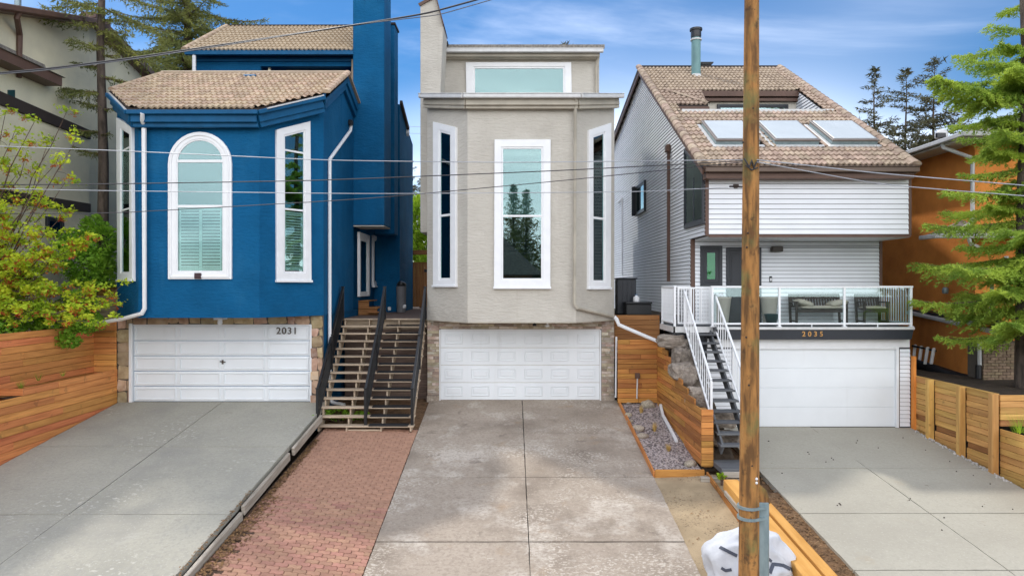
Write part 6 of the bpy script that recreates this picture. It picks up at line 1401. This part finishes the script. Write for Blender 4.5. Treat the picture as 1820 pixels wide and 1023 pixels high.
# big bright spruce at the right
bR = (PX(1822, 17.0), 17.0, .95)
tR, n = spruce('big bright green spruce in front of the orange house at the right edge', bR, 21, 15.5, 1.2, 2.9, 135, .2, m_needle, droop=.2, hang=.14, sec=.42, ds=.058, nl=.09, nw=.016, per=4, pw=1.05, sparse=.36, azlim=lambda a, h: True)
zr_ = lambda py: PZ(py, 16.6) - .95
low_limbs(tR, bR, [(zr_(372), math.pi * 1.05, 2.55, .12), (zr_(350), math.pi * 1.12, 2.0, .1), (zr_(470), math.pi * 1.06, 1.9, .06), (zr_(500), math.pi * 1.1, 2.9, .18), (zr_(515), math.pi * 1.2, 2.4, .2), (zr_(590), math.pi * 1.1, 2.2, .04), (zr_(585), math.pi * 1.25, 2.0, .05), (zr_(160), math.pi * 1.05, 2.0, .0), (zr_(80), math.pi * 1.02, 1.3, .0), (zr_(270), math.pi * 1.1, 1.4, .05), (zr_(215), math.pi * 1.0, 1.7, .05), (zr_(430), math.pi * 1.3, 1.9, .1), (zr_(150), math.pi * 1.25, 1.7, .05)], m_needle, ds=.042, nl=.085, nw=.017, hang=.16, per=5, sec=.40, seed=12)
# far conifers
f1, _ = spruce('slim dark conifer far behind the white house, just right of its roof', (PX(1554, 62), 62, 2.6), 31, PZ(122, 62) - 2.6, 2.5, 5.2, 120, .22, m_needle_f, group='far conifers', droop=.14, sec=.34, ds=.24, nl=.36, nw=.055, per=3, pw=.66, sparse=.40)
f2, _ = spruce('tallest of the far conifers right of the white house roof', (PX(1660, 64), 64, 2.6), 33, PZ(103, 64) - 2.6, 2.5, 6.6, 160, .25, m_needle_f, group='far conifers', droop=.02, sec=.36, ds=.26, nl=.38, nw=.055, per=3, pw=.62, sparse=.42)
copy_tree(f1, (PX(1610, 66), 66, 2.6), 2.1, (PZ(124, 66) - 2.6) / (PZ(122, 62) - 2.6), 'slim dark conifer between the leftmost and the tallest far conifers', 'far conifers')
copy_tree(f1, (PX(722, 75), 75, 2.7), 4.0, (PZ(268, 75) - 2.7) / (PZ(122, 62) - 2.6), 'dark conifer seen high in the gap against the blue house wall', 'far conifers')
copy_tree(f1, (PX(748, 80), 80, 2.7), 1.0, (PZ(318, 80) - 2.7) / (PZ(122, 62) - 2.6), 'lower dark conifer in the gap beside the beige chimney', 'far conifers')
copy_tree(f2, (PX(1002, 70), 70, 2.7), 1.0, (PZ(76, 70) - 2.7) / (PZ(103, 64) - 2.6), 'conifer whose tip just shows above the beige house roof', 'far conifers')
copy_tree(f2, (PX(1718, 70), 70, 2.7), 2.0, .72, 'shorter far conifer behind the orange house roof', 'far conifers')
# ------------------------------------------------------------------ leafy plants
def leaf_quads(pts, size, seed, flat=.5):
    g = np.random.RandomState(seed); P_ = np.asarray(pts); n = len(P_); u = g.randn(n, 3); u[:, 2] *= flat; u /= np.linalg.norm(u, axis=1)[:, None]; w = np.cross(u, g.randn(n, 3)); w /= np.linalg.norm(w, axis=1)[:, None]
    s = (size * (.55 + .8 * g.rand(n)))[:, None]; return np.stack([P_ - u * s, P_ + w * s * .62 - u * s * .1, P_ + u * s, P_ - w * s * .62 - u * s * .1], 1).reshape(-1, 3)
def bezier(a, b, c, n): return [a * (1 - t) ** 2 + b * 2 * t * (1 - t) + c * t * t for t in [k / (n - 1) for k in range(n)]]
def maple():
    g = random.Random(4); root = P(-70, 640, 17.6); t = thing('budding_maple', 'young tree with yellow green leaves and red blossom on the left terrace', 'tree', (root.x, root.y, 2.0)); wood = MB(); leaves = []; flowers = []
    wood.tube([Vector((root.x, root.y, 1.6)), Vector((root.x + .1, root.y, 2.6)), Vector((root.x + .25, root.y - .05, 3.8))], [.12, .1, .07], 8); top = Vector((root.x + .15, root.y, 3.0))
    tg = [(20, 250), (120, 195), (62, 215), (135, 250), (100, 290), (30, 310), (115, 325), (70, 345), (60, 420), (110, 385), (20, 420), (40, 470), (110, 470), (150, 430), (200, 525), (160, 520), (90, 520), (60, 560), (15, 540), (130, 570), (185, 545), (20, 480), (75, 455), (5, 380), (180, 575), (130, 440), (10, 200), (45, 280), (85, 255), (30, 350), (-20, 300), (-30, 420), (60, 500), (140, 545), (100, 430), (45, 520)]
    for i, (px, py) in enumerate(tg):
        e = P(px, py, 17.4 + g.uniform(-.9, .9)); start = top + Vector((g.uniform(-.05, .15), 0, g.uniform(-.6, .9))); mid = start.lerp(e, .5) + Vector((g.uniform(-.1, .1), g.uniform(-.3, .3), -.25 + .3 * (py < 350)))
        C = bezier(start, mid, e, 7); C = [C[0]] + [q + Vector((g.gauss(0, .05), g.gauss(0, .05), g.gauss(0, .05))) for q in C[1:-1]] + [C[-1]]; wood.tube(C, [.032, .027, .022, .018, .014, .01, .006], 5, False)
        dense = py > 360; nsub = 16 if dense else 11
        for k in range(nsub):
            q = C[2 + (k % 5)] if k else C[-1]; d = Vector((g.uniform(-1, 1), g.uniform(-1, 1), g.uniform(-.2, 1))).normalized(); L = g.uniform(.15, .45); tip = q + d * L if k else q
            if k: wood.tube([q, q + d * L * .5 + Vector((0, 0, .03)), tip], [.007, .005, .003], 4, False)
            m = g.randint(28, 50) if dense else g.randint(14, 28)
            for _ in range(m): leaves.append(tip + Vector((g.gauss(0, .08), g.gauss(0, .08), g.gauss(0, .045))))
            if g.random() < (.62 if dense else .4):
                for _ in range(g.randint(14, 26)): flowers.append(tip + Vector((g.gauss(0, .05), g.gauss(0, .05), -.07 + g.gauss(0, .035))))
    me, c = wood.mesh('branches', m_twig, True, 0, True, False); o = bpy.data.objects.new('branches', me); link(o, Matrix.Translation(c), t)
    o = bpy.data.objects.new('leaves', tri_mesh('leaves', leaf_quads(leaves, .046, 3), 4, m_leaf_y)); link(o, Matrix(), t)
    o = bpy.data.objects.new('blossom', tri_mesh('blossom', leaf_quads(flowers, .032, 4, 1), 4, m_leaf_r)); link(o, Matrix(), t)
maple()
def shrub(name, label, blobs, n, size, mat, seed, base, cat='shrub', stems=8, group=None):
    g = np.random.RandomState(seed); t = thing(name, label, cat, base, group); pts = []; mb = MB(); tot = sum(r[0] * r[2] for c, r in blobs)
    for c, r in blobs:
        m = int(n * r[0] * r[2] / tot); v = g.randn(m, 3); v /= np.linalg.norm(v, axis=1)[:, None]; rad = (.45 + .55 * g.rand(m) ** .5)[:, None]; lump = np.array([1 + .35 * noise.noise(Vector(q) * 2.2 + Vector(c)) for q in v])[:, None]
        pts.append(np.array(c) + v * rad * lump * np.array(r)); b = Vector(base)
        for _ in range(max(2, stems // len(blobs))): e = Vector(c) + Vector(g.randn(3) * .3) * max(r) * .7; mb.tube(bezier(b, b.lerp(e, .5) + Vector(g.randn(3) * .15), e, 5), [.03, .024, .018, .012, .005], 5, False)
    o = bpy.data.objects.new('foliage', tri_mesh('foliage', leaf_quads(np.concatenate(pts), size, seed), 4, mat)); link(o, Matrix(), t)
    me, c = mb.mesh('stems', m_twig, True, 0, True, False); o = bpy.data.objects.new('stems', me); link(o, Matrix.Translation(c), t); return t
Q = lambda px, py, Y: tuple(P(px, py, Y))
shrub('green_shrub', 'dense green shrub against the blue house corner', [(Q(178, 430, 19.4), (.5, .5, .6)), (Q(150, 470, 19.0), (.6, .5, .7)), (Q(185, 480, 19.6), (.35, .4, .6)), (Q(130, 430, 19.2), (.5, .4, .4)), (Q(165, 400, 19.6), (.35, .3, .3))], 5200, .055, m_leaf_g, 6, Q(165, 560, 19.4))
shrub('trailing_shrub', 'low green shrub spilling over the upper cedar wall', [(Q(40, 560, 17.6), (.7, .5, .42)), (Q(100, 575, 17.9), (.6, .5, .38)), (Q(150, 570, 18.2), (.5, .5, .35)), (Q(120, 605, 17.7), (.35, .25, .22)), (Q(5, 590, 17.0), (.5, .4, .3)), (Q(140, 535, 18.3), (.5, .4, .35))], 5600, .048, m_leaf_g, 9, Q(90, 600, 18.0))
shrub('leafy_tree', 'bright green leafy tree behind the gate in the gap between houses', [(Q(738, 395, 38), (1.1, 1.2, 1.6)), (Q(720, 430, 37), (.8, .9, 1.2)), (Q(750, 440, 38), (.7, .9, 1.0)), (Q(735, 470, 37), (1.1, 1, .7)), (Q(762, 380, 39), (1.2, 1, 1.4)), (Q(715, 370, 39), (.8, .8, .8))], 7000, .10, m_leaf_b, 13, (PX(748, 38), 38, 2.2), 'tree', 18)
shrub('stair_weeds', 'green weeds growing under the bottom of the wooden stair', [(Q(600, 735, 18.9), (.45, .3, .18)), (Q(556, 748, 18.15), (.07, .07, .16)), (Q(640, 738, 19.0), (.3, .2, .12))], 700, .04, m_leaf_g, 15, Q(600, 748, 18.9), 'weeds', 4)
shrub('ground_plant', 'pale green plant by the foot of the grey stair, left of the pole', [(Q(1283, 846, 14.9), (.09, .08, .07))], 90, .035, m_leaf_b, 17, Q(1283, 852, 14.9), 'plant', 3)
# ================================================================== utility pole, brace, wires
YP = 10.2
def pole():
    g = thing('utility_pole', 'tall weathered brown wooden utility pole in front of the white house', 'pole', (PX(1330, YP), YP, -1.5)); n = 40; pts = []; rs = []
    for i in range(n + 1):
        z = -2.2 + (14.2) * i / n; py = CY + (ZC - z) / YP * F; cx_ = 1333.5 + (510 - py) * .005 ; pts.append(Vector((PX(cx_, YP), YP, z))); rs.append(.1505 - .0052 * (z + 1))
    mb = MB(); mb.tube(pts, rs, 28); mb.build('shaft', m_pole, g, smooth='all')
    fr = lambda px, py, o=.0: Vector((PX(px, YP), YP - (.15 - .0052 * (PZ(py, YP) + 1)) * math.sqrt(max(.02, 1 - ((px - 1331) / 18) ** 2)) - o, PZ(py, YP)))
    for px, py in ((1339, 846), (1339, 853)): MB().bar(fr(px, py, -.02), fr(px, py, .02), .04, .04).build('bolt', m_white, g, bevel=.012)
    for px, py in ((1331, 823), (1326, 682), (1322, 598), (1337, 22), (1334, 196), (1323, 440), (1340, 130), (1318, 255), (1325, 415)): MB().bar(fr(px, py, -.02), fr(px, py, .006), .028, .028).build('knot', m_darkbrown, g, bevel=.008)
    # galvanised brace strapped to the right
    x0, x1 = PX(1347, YP), PX(1366, YP); zt = PZ(890, YP)
    mb = MB(); mb.loft([[(x0 - .02, YP - .06, z), (x1 - .03, YP - .07, z), (x1, YP - .03, z), (x1, YP + .09, z), (x0, YP + .1, z)] for z in (-2.2, zt)]); br = mb.build('steel_brace', m_galv, g, bevel=.006)
    for py in (899, 908, 918):
        z = PZ(py, YP); mb = MB(); ring = []
        for zz_ in (z - .02, z + .02): ring.append([Vector((PX(1330, YP) - .0 + math.cos(a) * (.163 if math.cos(a) < .5 else .3), YP + math.sin(a) * (.168 if math.cos(a) < .5 else .13), zz_)) for a in [2 * math.pi * k / 24 for k in range(24)]])
        if py != 908: mb.loft(ring); mb.build('strap', m_galv, g)
    mb = MB(); a = Vector((PX(1345, YP), YP - .06, PZ(889, YP))); mb.loft([[a + Vector((-.05, d, 0)), a + Vector((.19, d, -.03)), a + Vector((.13, d, .17)), a + Vector((.02, d, .26)), a + Vector((-.05, d, .2))] for d in (0, .14)]); mb.build('wood_block', m_pole, g, bevel=.01)
    # tangled clamp
    mb = MB(); q = [fr(1318, 284, .03), fr(1322, 292, .03), fr(1326, 300, .02), fr(1330, 288, .03), fr(1334, 302, .02), fr(1338, 292, .03), fr(1344, 287, .03)]; mb.tube(q, .012, 6); mb.tube([fr(1320, 296, .03), fr(1330, 305, .03), fr(1342, 300, .03)], .01, 6); mb.build('wire_clamp', m_wire, g)
    mb = MB(); mb.bar((PX(1316, YP), YP - .1, PZ(334, YP)), (PX(1292, YP), YP - .1, PZ(333, YP)), .03, .03); ins = mb.build('insulator', m_wire, g, bevel=.01)
    MB().lathe((PX(1304, YP), YP - .1, PZ(336, YP)), [(.03, 0), (.045, .02), (.045, .05), (.03, .06)], 10).build('insulator_bell', m_darkbrown, ins, True)
pole()
def wire(label, pts, r, mat, Ys=None, sag=0):
    p = [P(px, py, Y) for px, py, Y in pts]; mb = MB(); out = []
    for i in range(len(p) - 1):
        m = 10
        for k in range(m): out.append(p[i].lerp(p[i + 1], k / m))
    out.append(p[-1]); 
    # smooth the polyline
    for _ in range(4): out = [out[0]] + [(out[i - 1] + out[i] * 2 + out[i + 1]) / 4 for i in range(1, len(out) - 1)] + [out[-1]]
    o = mb.tube(out, r, 6).build('overhead_wire', mat, None, smooth='all'); tags(o, label, 'wire', 'overhead wires')
Yw_ = 10.05
wire('topmost thin wire running to the pole from the left edge', [(-60, 258, 10), (190, 267, Yw_), (580, 285, Yw_), (905, 289, Yw_), (1320, 284, Yw_)], .0065, m_wire2)
wire('dark wire crossing the blue arched window and rising to the pole clamp', [(-60, 329, 10), (190, 327, Yw_), (560, 321, Yw_), (1000, 303, Yw_), (1320, 286, Yw_)], .0075, m_wire)
wire('pale level wire ending at the insulator on the pole', [(-60, 334, 10), (190, 339, Yw_), (650, 344.5, Yw_), (1130, 341, Yw_), (1295, 333, Yw_)], .0055, m_wire2)
wire('lowest left wire, sloping from the left edge up to the pole clamp', [(-60, 379, 10), (190, 379.5, Yw_), (650, 353.5, Yw_), (1000, 321, Yw_), (1320, 288, Yw_)], .006, m_wire)
wire('upper pale wire leaving the pole to the right edge', [(1345, 284, Yw_), (1560, 308, Yw_), (1900, 336, 10)], .0085, m_wire2)
wire('lower pale wire leaving the pole to the right edge', [(1345, 288, Yw_), (1560, 327, Yw_), (1700, 339, Yw_), (1900, 354, 10)], .0075, m_wire2)
wire('thick grey cable crossing the blue house roof to the upper centre', [(-60, 135, 9), (80, 123, 9), (230, 104, 9), (400, 79, 9), (630, 45, 9), (760, 24, 9), (880, -9, 9)], .0115, m_wire)
wire('pale strand twisted along the thick cable', [(-60, 137, 8.98), (80, 125.5, 8.98), (230, 106.5, 8.98), (400, 81, 8.98), (630, 44, 8.98), (700, 36, 8.98), (780, 27, 8.98), (880, -2, 8.98)], .006, m_wire3)
for i, (y0, y1) in enumerate(((224, 226), (236, 238))): wire(('upper', 'lower')[i] + ' faint wire far behind in the gap between the blue and beige houses', [(690, y0, 45), (770, y1, 45)], .012, m_wire2)
# ================================================================== timbers and bag in front
tm = lambda Y: -.53 - .121 * (14.2 - Y)
for (xa, w, lab, y0) in ((4.56, .3, 'wide fresh timber beam lying left beside the driveway edge', 14.25), (4.86, .19, 'narrow fresh timber beam lying right of the wide one', 14.3)):
    o = plank('timber_beam', (xa, y0, tm(y0) - .11), (xa + .09, 10.55, tm(10.55) - .11), .22, w, m_newwood, None, bevel=.012); tags(o, lab, 'timber', 'fresh timbers by the driveway')
o = plank('timber_beam', (4.42, 14.1, tm(14.1) - .22), (4.5, 11.6, tm(11.6) - .22), .1, .08, m_oldwood, None); tags(o, 'dark old timber on the ground against the fresh beams', 'timber', None)
o = plank('landing_timber', (4.2, 15.2, -.82), (5.25, 15.0, -.80), .16, .14, m_oldwood, None); tags(o, 'rough old timber under the landing of the grey stair', 'timber')
def bag():
    c = Vector((PX(1331, 11.15), 11.15, -1.5)); t = thing('bulk_bag', 'crumpled white bulk bag with dark straps behind the pole foot', 'bag', c); bm = bmesh.new(); bmesh.ops.create_icosphere(bm, subdivisions=5, radius=1)
    for v in bm.verts:
        x, y, z = v.co; z = max(z, -.6); w_ = Vector((noise.noise(v.co * 1.3), noise.noise(v.co * 1.3 + Vector((4, 0, 0))), 0)) * .5; n = noise.noise(v.co * 1.5 + Vector((3, 1, 0))) * .14 - abs(noise.noise(Vector((x * 2.2, y * 2.2, z * .9)) + w_ + Vector((5, 2, 8)))) * .30 + noise.noise(v.co * 4) * .02
        k = 1 + n; v.co = Vector((x * .80 * k, y * .5 * k, (z * .70 if z > 0 else z * .5) * (1 + n * .8)))
        if v.co.z > .4: v.co.z = .4 + (v.co.z - .4) * .8
    me = bpy.data.meshes.new('bag_body'); bm.to_mesh(me); 
    bm.free(); me.shade_smooth(); me.materials.append(m_bag); o = bpy.data.objects.new('bag_body', me); M = Matrix.Translation(c + Vector((.02, 0, .40))); link(o, M, t)
    import mathutils.bvhtree as bv
    tree = bv.BVHTree.FromPolygons([M @ v.co for v in me.vertices], [tuple(p.vertices) for p in me.polygons])
    def strap(pix, w):
        mb = MB(); pts = []
        for i in range(len(pix) - 1):
            for k in range(7):
                px = pix[i][0] + (pix[i + 1][0] - pix[i][0]) * k / 7; py = pix[i][1] + (pix[i + 1][1] - pix[i][1]) * k / 7; d = Vector(((px - CX) / F, 1, -(py - CY) / F)).normalized(); hit = tree.ray_cast(Vector((0, 0, ZC)), d)
                if hit[0] is not None: pts.append((hit[0], hit[1] if hit[1].dot(d) < 0 else -hit[1]))
        V = []
        for i, (p, n) in enumerate(pts):
            a = pts[min(i + 1, len(pts) - 1)][0] - pts[max(0, i - 1)][0]; s = a.cross(n).normalized() * w / 2; V += [p + s + n * .004, p - s + n * .004, p - s + n * .014, p + s + n * .014]
        if len(pts) > 2: mb.loft([V[4 * i:4 * i + 4] for i in range(len(pts))]); mb.build('strap', m_strap, t, recalc=True)
    strap([(1280, 972), (1296, 980), (1312, 988)], .05); strap([(1368, 1018), (1374, 1002), (1392, 1004), (1412, 1014)], .055); strap([(1282, 1008), (1290, 1013), (1302, 1011)], .045); strap([(1366, 992), (1372, 998)], .04)
bag()
# ================================================================== things across the street, seen mirrored in the windows
s1, _ = spruce('spruce across the street, mirrored in the beige house window', (1.5, -34, -3.3), 41, 17, 1.5, 4.6, 190, .25, m_needle_d, group='spruces across the street', droop=.15, ds=.22, nl=.3, nw=.05, per=2, sec=.36)
copy_tree(s1, (4.4, -30, -3.3), 1.1, .95, 'second spruce across the street, mirrored at the right of the window', 'spruces across the street')
copy_tree(s1, (14, -20, -3.3), 2.3, 1.0, 'spruce across the street, mirrored in the blue house bay', 'spruces across the street')
copy_tree(s1, (0.2, -44, -3.3), 3.0, 1.12, 'tallest spruce across the street, rising behind the mirrored roof', 'spruces across the street')
def far_house():
    h = thing('facing_house', 'brown house across the street, mirrored in the beige house window', 'house', (-3, -30, -3.3)); mb = MB(); body(mb, [(-8, -36), (2, -36), (2, -28), (-8, -28)], -3.4, 5.4); mb.build('wall', m_fence, h)
    mb = MB(); mb.loft([[Vector((3.0, y, 4.6)), Vector((-2.6, y, 9.8)), Vector((-8.6, y, 4.6))] for y in (-27.4, -36.6)]); mb.build('roof', m_shingle, h)
    f = Face((2, -28), (-8, -28))
    for s in (1.5, 5.5): window(h, f, [(s, 1.8), (s + 2, 1.8), (s + 2, 4), (s, 4)], sill=False)
far_house()

def cones():
    bm = bmesh.new(); bmesh.ops.create_icosphere(bm, subdivisions=1, radius=1); base = [v.co.copy() for v in bm.verts]; fc = [tuple(v.index for v in f.verts) for f in bm.faces]; bm.free()
    mb = MB(); spots = [(1366, 784), (1436, 804), (1438, 807), (1478, 814), (1481, 817), (1468, 821), (1390, 841), (1488, 898), (1492, 895), (1494, 897), (1618, 886), (1616, 889), (1678, 920), (1674, 942), (1746, 900), (1522, 787), (1524, 783), (1561, 796), (1605, 778), (1645, 800), (1700, 838), (1760, 860), (1688, 820), (1730, 845), (1800, 905), (1566, 881), (1620, 862), (1480, 985), (1615, 957), (1432, 890), (1580, 835), (1660, 835), (1540, 780), (1500, 775), (1690, 880), (1652, 893), (1655, 896)]
    for px, py in spots[:25]:
        Y = (ZC + .35 + .11 * 18.6) / (.11 + (py - CY) / F); p = Vector((PX(px, Y), Y, rightz(Y) + .012)); a = rnd.uniform(0, 6)
        A = Matrix.Rotation(a, 3, 'Z') @ Matrix.Diagonal((.024 * rnd.uniform(.5, 1.2), .013, .012)); mb.add([A @ v + p for v in base], fc)
    me, c = mb.mesh('fallen_cones', m_cone, False, 0, True, False); o = bpy.data.objects.new('fallen_cones', me); link(o, Matrix.Translation(c)); tags(o, 'dark fallen cones and twigs scattered over the right driveway', kind='stuff')
cones()
